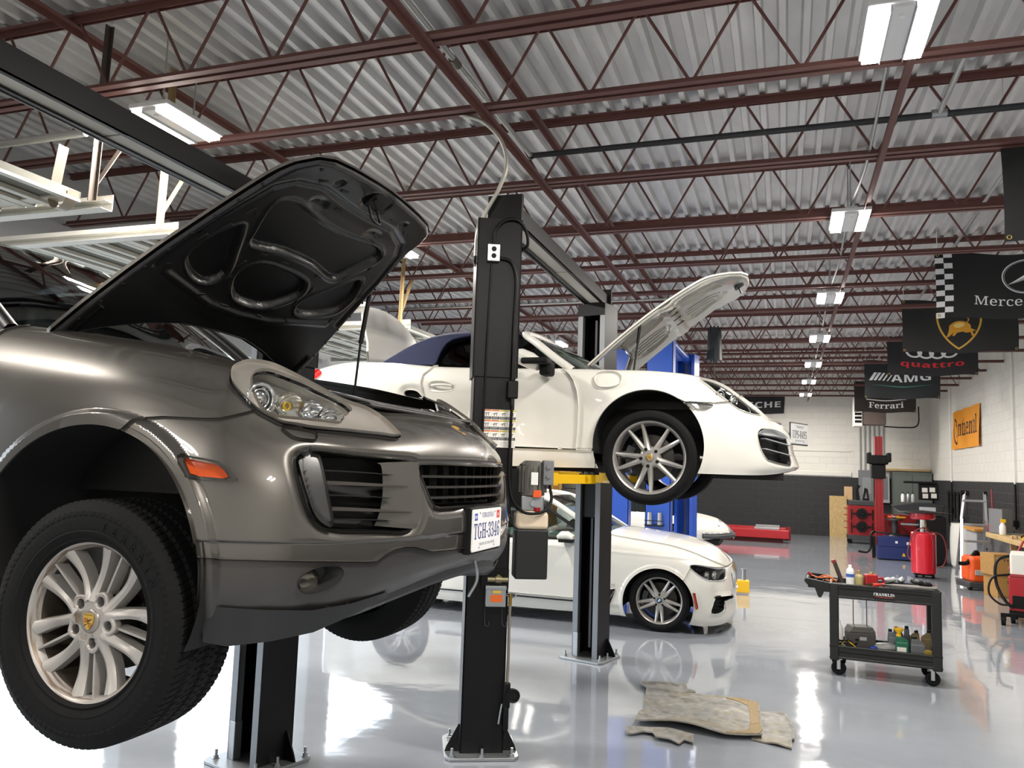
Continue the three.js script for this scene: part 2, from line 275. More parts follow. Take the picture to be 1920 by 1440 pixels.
function clipped(P, [u0, u1, nu], [v0, v1, nv], g, { skirt = 0.012, out = 1, offset = 0, flangeDir } = {}) {
  const pos = [], nor = [], idx = [], seg = [], e = 1e-3;
  const normal = (u, v) => P(u + e, v).sub(P(u - e, v)).cross(P(u, v + e).sub(P(u, v - e))).normalize().multiplyScalar(out);
  const add = (u, v) => { const n = normal(u, v), p = P(u, v).addScaledVector(n, offset); pos.push(p.x, p.y, p.z); nor.push(n.x, n.y, n.z); return pos.length / 3 - 1; };
  const val = [], id = [], U = (i) => u0 + (u1 - u0) * i / nu, W = (k) => v0 + (v1 - v0) * k / nv, at = (i, k) => i * (nv + 1) + k;
  for (let i = 0; i <= nu; i++) for (let k = 0; k <= nv; k++) { val.push(g ? g(P(U(i), W(k)), U(i), W(k)) : 1); id.push(-1); }
  const vert = (i, k) => { const q = at(i, k); return id[q] >= 0 ? id[q] : (id[q] = add(U(i), W(k))); };
  const cross = new Map();
  const cut = (a, b) => {
    const ka = at(...a), kb = at(...b), key = ka < kb ? ka * 1e6 + kb : kb * 1e6 + ka; if (cross.has(key)) return cross.get(key);
    let [p, q] = val[ka] > 0 ? [a, b] : [b, a], s0 = 0, s1 = 1;
    for (let it = 0; it < 7; it++) { const m = (s0 + s1) / 2, u = U(p[0] + (q[0] - p[0]) * m), v = W(p[1] + (q[1] - p[1]) * m); g(P(u, v), u, v) > 0 ? (s0 = m) : (s1 = m); }
    const r = add(U(p[0] + (q[0] - p[0]) * s0), W(p[1] + (q[1] - p[1]) * s0)); cross.set(key, r); return r;
  };
  for (let i = 0; i < nu; i++) for (let k = 0; k < nv; k++) for (const tri of [[[i, k], [i + 1, k], [i + 1, k + 1]], [[i, k], [i + 1, k + 1], [i, k + 1]]]) {
    const ins = tri.map((t) => val[at(...t)] > 0), c = ins.filter(Boolean).length; if (!c) continue;
    const poly = [], cuts = [];
    for (let s = 0; s < 3; s++) { const t = tri[s], n = tri[(s + 1) % 3]; if (ins[s]) poly.push(vert(...t)); if (ins[s] !== ins[(s + 1) % 3]) { const q = cut(t, n); poly.push(q); cuts.push([q, ins[s]]); } }
    for (let s = 1; s + 1 < poly.length; s++) out > 0 ? idx.push(poly[0], poly[s], poly[s + 1]) : idx.push(poly[0], poly[s + 1], poly[s]);
    if (cuts.length === 2) seg.push(cuts[0][1] ? [cuts[0][0], cuts[1][0]] : [cuts[1][0], cuts[0][0]]);
  }
  const geo = new THREE.BufferGeometry(); geo.setAttribute('position', new THREE.Float32BufferAttribute(pos, 3)); geo.setAttribute('normal', new THREE.Float32BufferAttribute(nor, 3)); geo.setIndex(idx);
  if (!pos.length) return null;
  if (!skirt) return geo.toNonIndexed();
  const sp = [];
  for (const [a, b] of seg) {
    const A = V(...pos.slice(3 * a, 3 * a + 3)), B = V(...pos.slice(3 * b, 3 * b + 3)), na = V(...nor.slice(3 * a, 3 * a + 3)), nb = V(...nor.slice(3 * b, 3 * b + 3));
    const A2 = flangeDir ? A.clone().addScaledVector(flangeDir, skirt) : A.clone().addScaledVector(na, -skirt), B2 = flangeDir ? B.clone().addScaledVector(flangeDir, skirt) : B.clone().addScaledVector(nb, -skirt);
    for (const q of [A, A2, B, B, A2, B2]) sp.push(q.x, q.y, q.z);
  }
  const sk = new THREE.BufferGeometry(); sk.setAttribute('position', new THREE.Float32BufferAttribute(sp, 3)); sk.computeVertexNormals();
  return sp.length ? merge([geo, sk]) : geo.toNonIndexed();
}
function mirrored(g) { const q = merge(g), p = q.attributes.position, n = q.attributes.normal; for (let i = 0; i < p.count; i++) { p.setZ(i, -p.getZ(i)); n.setZ(i, -n.getZ(i)); } for (const a of [p, n, q.attributes.uv]) { const s = a.itemSize, A = a.array; for (let i = 0; i < a.count; i += 3) for (let d = 0; d < s; d++) { const t = A[(i + 1) * s + d]; A[(i + 1) * s + d] = A[(i + 2) * s + d]; A[(i + 2) * s + d] = t; } } return q; }
function stripBetween(A, B, closed = true) {                       // quads between two equal loops of Vector3
  const p = [], n = A.length; for (let i = 0; i < (closed ? n : n - 1); i++) { const j = (i + 1) % n; for (const q of [A[i], B[i], A[j], A[j], B[i], B[j]]) p.push(q.x, q.y, q.z); }
  const g = new THREE.BufferGeometry(); g.setAttribute('position', new THREE.Float32BufferAttribute(p, 3)); return smooth(g, 40);
}
function plate3(f, off = 0, scale = 1) {                           // flat cap of a facet
  const tri = THREE.ShapeUtils.triangulateShape(f.pts.map((p) => new THREE.Vector2(p[0], p[1])), []), p = [];
  for (const t of tri) for (const i of t) { const q = f.at(f.pts[i][0] * scale, f.pts[i][1] * scale, off); p.push(q.x, q.y, q.z); }
  const g = new THREE.BufferGeometry(); g.setAttribute('position', new THREE.Float32BufferAttribute(p, 3)); g.computeVertexNormals(); return g;
}
function pocket(f, dir, depth, scale = 0.9) { const B = f.L.map((p) => p.clone().sub(f.c).multiplyScalar(scale).add(f.c).addScaledVector(dir, depth)); return { wall: stripBetween(f.L, B), B, back: capLoop(B) }; }
function capLoop(B) { const f = facet(B), tri = THREE.ShapeUtils.triangulateShape(f.pts.map((p) => new THREE.Vector2(p[0], p[1])), []), p = []; for (const t of tri) for (const i of t) p.push(B[i].x, B[i].y, B[i].z); const g = new THREE.BufferGeometry(); g.setAttribute('position', new THREE.Float32BufferAttribute(p, 3)); g.computeVertexNormals(); return g; }

// wheels: axis along z, outer face towards +z, centre at origin
function tyreGeo(R, rIn, W, { tread = 0.008, blocks = 64, ribs = 4, seg = 192, letters = 0 } = {}) {
  const prof = [], h = R - rIn, half = W / 2;                      // [r, z] across from inner bead to outer bead
  const S = [[rIn, -half * 0.80], [rIn + 0.012, -half * 0.86], [rIn + h * 0.35, -half * 0.99], [rIn + h * 0.6, -half * 1.0], [R - 0.03, -half * 0.95], [R - 0.012, -half * 0.88]];
  S.forEach((p) => prof.push([...p, 0]));
  const nT = 24; for (let i = 0; i <= nT; i++) { const z = -half * 0.84 + half * 1.68 * i / nT; prof.push([R - 0.006 * Math.pow(Math.abs(z) / half, 3), z, 1]); }
  const So = [[R - 0.012, half * 0.88], [R - 0.03, half * 0.95], [R - 0.036, half * 0.985], [R - 0.040, half * 0.975, 2], [R - 0.048, half * 0.985, 2], [R - 0.052, half * 0.985], [R - 0.06, half * 1.0], [rIn + h * 0.5, half * 1.0], [rIn + h * 0.35, half * 0.985], [rIn + h * 0.30, half * 0.975], [rIn + h * 0.27, half * 0.99], [rIn + 0.016, half * 0.9], [rIn + 0.01, half * 0.93], [rIn, half * 0.80]]; (R - rIn > 0.1 ? So : S.slice().reverse().map((p) => [p[0], -p[1]])).forEach((p) => prof.push([p[0], p[1], p[2] || 0]));
  const nP = prof.length, pos = [], idx = [];
  for (let a = 0; a <= seg; a++) {
    const th = a / seg * 2 * PI;
    for (let [r, z, t] of prof) {
      let q = r;
      if (t === 2) z += 0.0035 * Math.abs(((a / seg * 90) % 1) * 2 - 1);
      else if (t) { const k = z / half, f = ((a / seg * blocks + Math.abs(k) * 1.6) % 1 + 1) % 1; const rib = Math.abs(((k * 0.5 + 0.5) * ribs + 0.5) % 1 - 0.5) < 0.11; if (rib) q -= tread; else if (Math.abs(k) > 0.34 && f < 0.16) q -= tread * 0.5; else if (Math.abs(k) <= 0.34 && f > 0.5 && f < 0.62) q -= tread * 0.6; }
      else if (r > R - 0.035 && r < R - 0.008) { const f = (a / seg * blocks) % 1; if (f < 0.25) q -= tread * 0.15; }
      pos.push(q * Math.cos(th), q * Math.sin(th), z);
    }
  }
  for (let a = 0; a < seg; a++) for (let i = 0; i + 1 < nP; i++) { const A = a * nP + i, B = A + nP; idx.push(A, B, A + 1, A + 1, B, B + 1); }
  const g = new THREE.BufferGeometry(); g.setAttribute('position', new THREE.Float32BufferAttribute(pos, 3)); g.setIndex(idx); 
  return toCreasedNormals(g.toNonIndexed(), 0.6);
}
const latheZ = (pts, n = 48) => lathe(pts, n).rotateX(PI / 2);      // profile [r, z]
function rib(pts, prof, closed = true) {                            // loft of a section prof(i) -> [[along normal-to-path in plane, z]...] placed at planar path points
  const rows = pts.map(([x, y], i) => { const a = pts[Math.max(0, i - 1)], b = pts[Math.min(pts.length - 1, i + 1)], dx = b[0] - a[0], dy = b[1] - a[1], l = Math.hypot(dx, dy), nx = -dy / l, ny = dx / l; return prof(i / (pts.length - 1)).map(([o, z]) => V(x + nx * o, y + ny * o, z)); });
  const p = []; for (let i = 0; i + 1 < rows.length; i++) { const n = rows[i].length; for (let k = 0; k < n; k++) { const j = (k + 1) % n; for (const q of [rows[i][k], rows[i + 1][k], rows[i][j], rows[i][j], rows[i + 1][k], rows[i + 1][j]]) p.push(q.x, q.y, q.z); } }
  for (const [row, s] of [[rows[0], 1], [rows[rows.length - 1], -1]]) for (let k = 1; k + 1 < row.length; k++) for (const q of s > 0 ? [row[0], row[k], row[k + 1]] : [row[0], row[k + 1], row[k]]) p.push(q.x, q.y, q.z);
  const g = new THREE.BufferGeometry(); g.setAttribute('position', new THREE.Float32BufferAttribute(p, 3)); return smooth(g, 38);
}
const spin = (g, a) => g.clone().rotateZ(a);
const paintMat = (c, r = 0.32, m = 0, more = {}) => phys(c, r, m, { clearcoat: 1, clearcoatRoughness: 0.03, ...more });
const whitePaint = paintMat('#dddbd3', 0.4);
const tyreMat = phys('#0d0d0e', 0.72, 0, { specularIntensity: 0.4 }), rimMat = std('#a9a6a2', 0.34, 0.6), rimDark = std('#1d1c1b', 0.5, 0.4), discMat = std('#3f3d3b', 0.45, 0.8);

// ================================================================ GREY SUV ON THE NEAR LIFT
const CAY = {"net":[[[-3.75,0.45,0.7],[-3.75,0.55,0.74],[-3.75,0.66,0.76],[-3.75,0.78,0.77],[-3.75,0.9,0.77],[-3.75,1.02,0.76],[-3.75,1.12,0.74],[-3.75,1.22,0.7],[-3.75,1.32,0.62],[-3.75,1.38,0.52]],[[-3.3,0.42,0.86],[-3.3,0.5,0.9],[-3.3,0.6,0.92],[-3.3,0.74,0.93],[-3.3,0.88,0.93],[-3.3,1.02,0.925],[-3.3,1.14,0.91],[-3.3,1.26,0.87],[-3.3,1.36,0.79],[-3.3,1.42,0.7]],[[-2.4,0.4,0.9],[-2.4,0.48,0.93],[-2.4,0.58,0.945],[-2.4,0.72,0.955],[-2.4,0.87,0.955],[-2.4,1.01,0.95],[-2.4,1.13,0.935],[-2.4,1.25,0.895],[-2.4,1.36,0.81],[-2.4,1.41,0.71]],[[-1.5,0.38,0.9],[-1.5,0.46,0.93],[-1.5,0.57,0.94],[-1.5,0.71,0.945],[-1.5,0.86,0.945],[-1.5,1.0,0.94],[-1.5,1.12,0.93],[-1.5,1.24,0.895],[-1.5,1.345,0.81],[-1.5,1.39,0.71]],[[-0.9,0.38,0.9],[-0.9,0.46,0.93],[-0.9,0.57,0.945],[-0.9,0.7,0.95],[-0.9,0.85,0.95],[-0.9,0.98,0.945],[-0.9,1.1,0.93],[-0.9,1.22,0.89],[-0.9,1.32,0.8],[-0.9,1.36,0.7]],[[-0.45,0.4,0.9],[-0.45,0.48,0.925],[-0.45,0.58,0.94],[-0.45,0.7,0.948],[-0.45,0.835,0.95],[-0.45,0.955,0.945],[-0.45,1.065,0.93],[-0.45,1.175,0.89],[-0.45,1.275,0.8],[-0.45,1.315,0.7]],[[0,0.42,0.9],[0,0.5,0.92],[0,0.6,0.935],[0,0.7,0.943],[0,0.82,0.945],[0,0.93,0.94],[0,1.03,0.925],[0,1.13,0.885],[0,1.22,0.8],[0,1.255,0.7]],[[0.3,0.4,0.9],[0.3,0.48,0.93],[0.3,0.595,0.945],[0.3,0.71,0.945],[0.3,0.82,0.935],[0.3,0.915,0.915],[0.3,1.0,0.885],[0.3,1.085,0.84],[0.3,1.165,0.765],[0.3,1.195,0.68]],[[0.44,0.37,0.87],[0.45,0.475,0.915],[0.455,0.59,0.925],[0.455,0.71,0.922],[0.45,0.82,0.91],[0.44,0.915,0.885],[0.42,1.0,0.85],[0.395,1.09,0.81],[0.355,1.168,0.75],[0.305,1.203,0.665]],[[0.57,0.37,0.8],[0.6,0.478,0.85],[0.61,0.59,0.862],[0.605,0.71,0.858],[0.59,0.82,0.845],[0.565,0.915,0.82],[0.525,0.995,0.782],[0.485,1.085,0.745],[0.425,1.16,0.69],[0.36,1.195,0.6]],[[0.67,0.385,0.7],[0.715,0.487,0.75],[0.728,0.59,0.76],[0.722,0.71,0.757],[0.705,0.82,0.745],[0.675,0.92,0.722],[0.625,0.99,0.685],[0.57,1.075,0.65],[0.49,1.14,0.6],[0.415,1.172,0.52]],[[0.74,0.41,0.58],[0.795,0.503,0.62],[0.808,0.595,0.63],[0.802,0.71,0.628],[0.787,0.82,0.618],[0.757,0.92,0.6],[0.7,0.985,0.57],[0.635,1.06,0.535],[0.542,1.115,0.485],[0.455,1.148,0.42]],[[0.79,0.44,0.44],[0.845,0.522,0.47],[0.86,0.6,0.475],[0.855,0.71,0.473],[0.842,0.82,0.465],[0.815,0.92,0.452],[0.758,0.985,0.43],[0.675,1.043,0.4],[0.575,1.092,0.36],[0.487,1.126,0.32]],[[0.82,0.465,0.29],[0.88,0.538,0.31],[0.893,0.61,0.315],[0.89,0.715,0.315],[0.88,0.82,0.31],[0.858,0.92,0.3],[0.802,0.99,0.288],[0.712,1.047,0.27],[0.606,1.092,0.24],[0.514,1.124,0.21]],[[0.84,0.48,0.15],[0.9,0.548,0.16],[0.913,0.62,0.16],[0.912,0.72,0.16],[0.905,0.82,0.16],[0.888,0.92,0.155],[0.83,0.995,0.15],[0.736,1.05,0.14],[0.626,1.093,0.12],[0.532,1.124,0.1]],[[0.85,0.485,0],[0.91,0.552,0],[0.922,0.62,0],[0.92,0.72,0],[0.915,0.82,0],[0.9,0.92,0],[0.842,0.995,0],[0.745,1.05,0],[0.634,1.094,0],[0.538,1.125,0]]],"feat":{"headlight":[[0.3656,1.1149,0.8029],[0.3505,1.1475,0.7775],[0.3544,1.1666,0.7526],[0.3639,1.1769,0.7194],[0.3832,1.1777,0.6891],[0.4085,1.1723,0.6654],[0.4559,1.1529,0.6456],[0.4932,1.1343,0.6285],[0.5307,1.1145,0.6115],[0.568,1.0943,0.5939],[0.6041,1.0742,0.5743],[0.6323,1.0607,0.5415],[0.6596,1.0472,0.4852],[0.6926,1.026,0.457],[0.7325,0.998,0.4517],[0.7648,0.9722,0.4549],[0.7794,0.9594,0.4573],[0.7741,0.9539,0.4878],[0.7508,0.9569,0.536],[0.723,0.959,0.5884],[0.6629,0.9634,0.6773],[0.6159,0.9672,0.7269],[0.5782,0.9746,0.7548],[0.544,0.9808,0.7788],[0.5126,0.9962,0.7914],[0.4808,1.014,0.8039],[0.4453,1.0417,0.8123],[0.4112,1.07,0.8156],[0.3833,1.0944,0.8122]],"lens_clear":[[0.42,1.1133,0.7728],[0.4115,1.1351,0.7545],[0.4182,1.1451,0.7331],[0.4393,1.1458,0.7055],[0.4784,1.1315,0.6759],[0.5182,1.1144,0.6461],[0.5621,1.0916,0.6212],[0.602,1.0718,0.5897],[0.6343,1.0505,0.5734],[0.6508,1.0355,0.5704],[0.6547,1.0243,0.5855],[0.6502,1.015,0.6107],[0.658,0.9911,0.6354],[0.6275,0.993,0.6777],[0.5875,0.997,0.7208],[0.553,0.9992,0.7533],[0.5243,1.0021,0.7769],[0.5034,1.0106,0.7881],[0.4843,1.0243,0.7943],[0.465,1.0482,0.7938],[0.4414,1.08,0.7885]],"intake":[[0.6178,0.8759,0.8029],[0.6204,0.8925,0.7923],[0.6313,0.9025,0.7772],[0.6575,0.9063,0.7508],[0.6909,0.9034,0.7167],[0.7525,0.8951,0.634],[0.8042,0.8906,0.523],[0.8313,0.8862,0.4463],[0.8414,0.8739,0.4246],[0.8536,0.8125,0.4293],[0.8617,0.7616,0.4277],[0.8649,0.7111,0.4351],[0.8601,0.6747,0.4658],[0.8448,0.6601,0.5235],[0.8113,0.6666,0.6173],[0.7587,0.6699,0.7149],[0.7226,0.6776,0.7614],[0.6956,0.6958,0.7878],[0.6719,0.7316,0.8042],[0.6507,0.7853,0.8101],[0.6301,0.8394,0.8091]],"turn_lamp":[[0.6244,0.8669,0.802],[0.6253,0.8809,0.7944],[0.6358,0.8871,0.7823],[0.6596,0.8873,0.7606],[0.6726,0.869,0.7576],[0.6914,0.8185,0.7606],[0.7089,0.7593,0.7609],[0.7206,0.7138,0.7578],[0.7243,0.6866,0.7582],[0.7124,0.6868,0.7716],[0.6949,0.7026,0.7874],[0.6786,0.7317,0.7981],[0.6576,0.7855,0.8044],[0.6389,0.8305,0.8053]],"grille":[[0.8433,0.8636,0.4273],[0.8438,0.8751,0.4152],[0.8718,0.8764,0.3015],[0.9058,0.8767,0.0942],[0.9101,0.8768,-0.0078],[0.9197,0.7291,0.0018],[0.9041,0.729,0.2233],[0.8878,0.7282,0.3218],[0.8803,0.7344,0.3575],[0.8727,0.7608,0.3815],[0.8593,0.8125,0.4074]],"fenderline":[[0.0762,0.9322,0.9352],[0.0905,0.9445,0.9327],[0.121,0.9764,0.9243],[0.1543,0.9892,0.9167],[0.2095,0.993,0.9063],[0.2846,0.9911,0.892],[0.3488,0.9895,0.8792],[0.3897,0.9918,0.8668],[0.4271,1.0047,0.8438],[0.4671,1.022,0.809],[0.4821,1.0408,0.7852]],"lowersplit":[[0.4028,0.5916,0.937],[0.4774,0.5875,0.9185],[0.5605,0.588,0.8876],[0.6357,0.5877,0.8449],[0.7338,0.5841,0.7524],[0.7895,0.578,0.6659],[0.8107,0.5765,0.6216],[0.8237,0.5964,0.5924],[0.8367,0.6094,0.5562],[0.849,0.6132,0.5159],[0.861,0.6109,0.4725],[0.8722,0.6005,0.4243],[0.8813,0.5898,0.3757],[0.8991,0.5867,0.2658],[0.9091,0.5852,0.177]],"marker":[[0.3187,0.8684,0.9244],[0.3442,0.8692,0.9212],[0.4247,0.8559,0.9091],[0.4482,0.8408,0.9059],[0.4654,0.8211,0.9047],[0.451,0.817,0.9103],[0.3812,0.8203,0.9264],[0.3527,0.8238,0.9295]],"marker_rim":[[0.2986,0.8757,0.9249],[0.342,0.877,0.9196],[0.4271,0.8642,0.9062],[0.4584,0.8435,0.9018],[0.4874,0.8174,0.8975],[0.4777,0.8125,0.902],[0.3629,0.8119,0.9303],[0.3431,0.8212,0.931]],"fog":[[0.6631,0.5183,0.8159],[0.6677,0.5363,0.8156],[0.6792,0.5515,0.8074],[0.6977,0.5638,0.791],[0.7157,0.5693,0.7725],[0.7366,0.5697,0.748],[0.75,0.5609,0.7292],[0.7522,0.5448,0.7232],[0.742,0.5243,0.7323],[0.7237,0.507,0.7497],[0.7053,0.4976,0.7675],[0.6831,0.4925,0.7887],[0.6674,0.4997,0.8067]],"chin":[[0.7934,0.5384,0.6495],[0.8129,0.5722,0.6159],[0.8287,0.5969,0.5785],[0.8433,0.6089,0.5352],[0.8571,0.6114,0.4872],[0.8681,0.6062,0.4435],[0.8808,0.5923,0.3792],[0.8794,0.5671,0.3736],[0.87,0.5487,0.4004],[0.8511,0.5344,0.4667],[0.8297,0.532,0.5494]],"washer":[[0.5475,0.9735,0.7829],[0.5802,0.9707,0.7574],[0.626,0.9613,0.7246],[0.6354,0.9517,0.7279],[0.6417,0.937,0.7396],[0.6258,0.936,0.7556],[0.5997,0.9394,0.7747],[0.5767,0.9503,0.7826]],"pods":[[0.4725,1.0643,0.7762],[0.542,1.0448,0.7256],[0.596,1.0295,0.6766],[0.6332,1.0125,0.6434]],"slat1":[[0.6986,0.8141,0.7545],[0.7697,0.8113,0.6556],[0.8406,0.8049,0.4799]],"slat2":[[0.7196,0.7366,0.7543],[0.78,0.7338,0.6656],[0.8544,0.7222,0.4707]],"spoiler":[[0.4098,0.4537,0.9169],[0.4291,0.4641,0.9168],[0.5396,0.4556,0.8739],[0.6564,0.4666,0.8002]],"crestbox":[[0.7997,1.0222,0.0515],[0.795,1.0254,-0.0052],[0.8419,0.9949,0.0187],[0.858,0.979,0.0487],[0.8486,0.9865,0.0731],[0.8312,0.9998,0.0933]]}};
const crestTex = canvasTex(128, 160, (c) => {
  c.fillStyle = '#c9a44a'; c.fillRect(0, 0, 128, 160); c.fillStyle = '#8f1d1b'; for (const [x, y] of [[6, 48], [70, 96]]) for (let i = 0; i < 3; i++) c.fillRect(x, y + i * 16, 52, 8);
  c.fillStyle = '#161412'; for (const [x, y] of [[70, 48], [6, 100]]) { c.beginPath(); c.moveTo(x, y + 30); c.quadraticCurveTo(x + 24, y - 6, x + 52, y + 10); c.quadraticCurveTo(x + 30, y + 8, x + 4, y + 40); c.fill(); }
  c.fillStyle = '#2a1c0c'; c.fillRect(10, 12, 108, 5); c.beginPath(); c.moveTo(50, 60); c.lineTo(80, 60); c.lineTo(80, 90); c.lineTo(65, 108); c.lineTo(50, 90); c.fill(); c.fillStyle = '#d9b55e'; c.fillRect(62, 66, 6, 30);
});
const crestMat = std('#ffffff', 0.35, 0.4, { map: crestTex });
function crest(w, h) {                                             // small shield badge in x,y plane
  const pts = smoothLoop([[-0.5, 0.42], [0, 0.5], [0.5, 0.42], [0.48, -0.1], [0.25, -0.38], [0, -0.5], [-0.25, -0.38], [-0.48, -0.1]], 4).map(([x, y]) => [x * w, y * h]);
  const g = slab(pts, 0.003), p = g.attributes.position, u = g.attributes.uv; for (let i = 0; i < p.count; i++) u.setXY(i, p.getX(i) / w + 0.5, p.getY(i) / h + 0.5); return g;
}
const platePrint = (num, o = {}) => canvasTex(512, 256, (c) => {
  c.fillStyle = '#e9e9ea'; c.fillRect(0, 0, 512, 256); c.fillStyle = o.ink || '#25346f'; c.textAlign = 'center';
  c.font = 'bold 44px serif'; c.fillText('VIRGINIA', 262, 50);
  c.save(); c.translate(256, 184); c.scale(0.72, 1); c.font = 'bold 138px serif'; c.fillText(num, 0, 0); c.restore();
  c.font = 'bold 22px serif'; c.fillStyle = '#333'; c.fillText('VIRGINIA IS FOR LOVERS', 256, 226);
  if (o.stickers) { c.fillStyle = '#3f57a8'; c.fillRect(28, 20, 52, 46); c.fillStyle = '#fff'; c.font = 'bold 24px sans-serif'; c.fillText('SEP', 54, 52); c.fillStyle = '#cf3f36'; c.fillRect(428, 12, 58, 52); c.fillStyle = '#fff'; c.fillText('23', 457, 48); }
  c.fillStyle = '#444'; for (const [x, y] of [[120, 20], [392, 20], [120, 240], [392, 240]]) { c.beginPath(); c.arc(x, y, 7, 0, 7); c.fill(); }
});
function licensePlate(parent, num, o, pos, rot = [0, 0, 0]) {        // face towards +z before rotation
  const p = part(parent, 'license_plate', [slab(smoothLoop([[-0.152, -0.07], [-0.146, -0.076], [0.146, -0.076], [0.152, -0.07], [0.152, 0.07], [0.146, 0.076], [-0.146, 0.076], [-0.152, 0.07]], 1), 0.003)], M.white);
  p.position.set(...pos); p.rotation.set(...rot);
  const pr = part(p, 'plate_print', new THREE.PlaneGeometry(0.296, 0.146).translate(0, 0, 0.0022), std('#ffffff', 0.4, 0, { map: platePrint(num, o) })); pr.userData.label = 'registration number ' + num;
  return p;
}
{
  const car = thing('suv', 'dark grey metallic SUV raised on the nearest lift with its hood propped open', 'car', [-2, 0.92, -2.85]);
  const paint = paintMat('#56534f', 0.34, 0.7), satin = phys('#3b3937', 0.36, 0.25, { clearcoat: 0.3, clearcoatRoughness: 0.3 }), blk = std('#0c0c0d', 0.5), plast = std('#26272a', 0.42);
  const F = Object.fromEntries(Object.entries(CAY.feat).map(([k, v]) => [k, v])), loop = (k, s = 4) => facet(smoothLoop(F[k], s));
  const FH = loop('headlight'), FC = loop('lens_clear'), FI = loop('intake'), FT = loop('turn_lamp'), FM = facet(F.marker), FR = facet(smoothLoop(F.marker_rim, 2)), FW = loop('washer', 3), FF = loop('fog', 3);
  const half = F.grille.filter((p) => p[2] > 0.06), top = half.filter((p, i) => p[1] > 0.8635), bot = half.filter((p) => p[1] <= 0.8635).sort((a, b) => a[2] - b[2]), mz = (l) => l.map(([x, y, w]) => [x, y, -w]).reverse();
  const FG = facet([...top.sort((a, b) => b[2] - a[2]), ...mz(top), ...mz(bot), ...bot]);
  const Pb = netSurface(CAY.net), ARCH = [[-0.02, 0.53, 0.435], [-2.87, 0.53, 0.435]];
  const arch = (p) => Math.min(...ARCH.map(([x, y, r]) => Math.hypot(p.x - x, p.y - y) - r));
  const P = (u, v) => {
    const p = Pb(u, v);
    if (p.z > 0.5) { const d = arch(p); if (d < 0.09) p.z += 0.016 * (1 - sstep(0.034, 0.056, d)); }
    let inw = 0;
    if (p.x > 0.4) { inw += 0.009 * (1 - sstep(0.632, 0.645, p.y)); const a = Math.max(FI.sd(p), FG.sd(p)); if (a > -0.035 && a <= 0.02) inw += 0.016 * Math.pow(1 - Math.max(0, -a) / 0.035, 2); }
    if (inw) { const n = V(p.x - 0.2, 0, p.z * 0.7).normalize(); p.addScaledVector(n, -inw); }
    return p;
  };
  const bumperArea = sdPoly([[0.02, 0.86], ...F.fenderline.map((p) => [p[0], p[1]]), [0.5, 1.09], [0.5, 1.3], [1.4, 1.3], [1.4, -0.4], [-0.02, -0.4], [-0.02, 0.8]]);
  const ls = F.lowersplit.map((p) => [p[2], p[1]]).sort((a, b) => b[0] - a[0]), splitY = (w) => { if (w >= ls[0][0]) return ls[0][1]; for (let i = 0; i + 1 < ls.length; i++) if (w <= ls[i][0] && w >= ls[i + 1][0]) { const t = (ls[i][0] - w) / (ls[i][0] - ls[i + 1][0] + 1e-9); return ls[i][1] + (ls[i + 1][1] - ls[i][1]) * t; } return ls[ls.length - 1][1]; };
  const gap = 0.0022;
  const inBump = (p) => (p.x > -0.1 ? bumperArea(p.x, p.y) : -1);
  const vOpen = (u, v) => (u > 7 ? 7.0 + 2 * (1 - sstep(8.8, 10.8, u)) : 9) - v;
  const gBumper = (p, u, v) => Math.min(inBump(p) - gap, -FH.sd(p) - gap, -FI.sd(p), -FG.sd(p), p.y - splitY(Math.abs(p.z)) - gap / 2, arch(p), -FW.sd(p) - gap / 2, -FR.sd(p), vOpen(u, v) * 0.05);
  const gLower = (p, u, v) => Math.min(inBump(p) - gap, splitY(Math.abs(p.z)) - gap / 2 - p.y, arch(p), -FF.sd(p));
  const gFender = (p, u, v) => Math.min(-inBump(p) - gap, -FH.sd(p) - gap, arch(p), p.x + 0.6225, vOpen(u, v) * 0.05 + 0.001);
  const gRear = (p) => Math.min(-0.624 - p.x, arch(p));
  const UR = [6, 15, 260], VR = [0, 9, 150];
  const bump = clipped(P, UR, VR, gBumper, { out: -1 }), low = clipped(P, UR, [0.35, 3.4, 60], gLower, { out: -1 }), fend = clipped(P, [4, 11, 240], [0, 9, 180], gFender, { out: -1, skirt: 0.008 }), rear = clipped(P, [0, 5, 140], [0, 9, 70], gRear, { out: -1, skirt: 0.008 });
  part(car, 'front_bumper', [bump, mirrored(bump)], paint);
  part(car, 'bumper_valance', [low, mirrored(low)], satin, 'dark satin lower bumper');
  for (const m of [0, 1]) { part(car, 'front_fender', m ? mirrored(fend) : fend, paint); part(car, 'body_side', m ? mirrored(rear) : rear, paint); }
  // washer covers
  const wash = clipped(P, [8, 12, 60], [4.4, 7, 40], (p) => FW.sd(p) - gap / 2, { out: -1 }); part(car, 'washer_cover', wash, paint); part(car, 'washer_cover', mirrored(wash), paint);
  // rear end and roof
  const roof = netSurface([[-1.30, 1.79, 0.62], [-1.9, 1.86, 0.64], [-2.8, 1.84, 0.62], [-3.5, 1.75, 0.56]].map(([x, y, w]) => [0, 0.3, 0.6, 0.85, 1].map((t) => [x, y - 0.06 * t ** 3, w * t])), false);
  const rg = clipped(roof, [0, 3, 24], [0, 4, 16], null, { out: 1, skirt: 0 }); part(car, 'roof', [rg, mirrored(rg)], paint);
  const glassM = phys('#c9d4d0', 0.02, 0, { transmission: 1, thickness: 0, ior: 1.5, side: THREE.DoubleSide });
  const ws = netSurface([0, 0.25, 0.5, 0.75, 1].map((s) => [0, 0.35, 0.7, 1].map((t) => { const w = (0.74 - 0.12 * s) * t; return [-0.50 - 0.16 * t * t * (1 - 0.4 * s) - 0.78 * s, 1.33 + 0.47 * s - 0.03 * t * t + 0.03 * Math.sin(s * PI), w]; })), false);
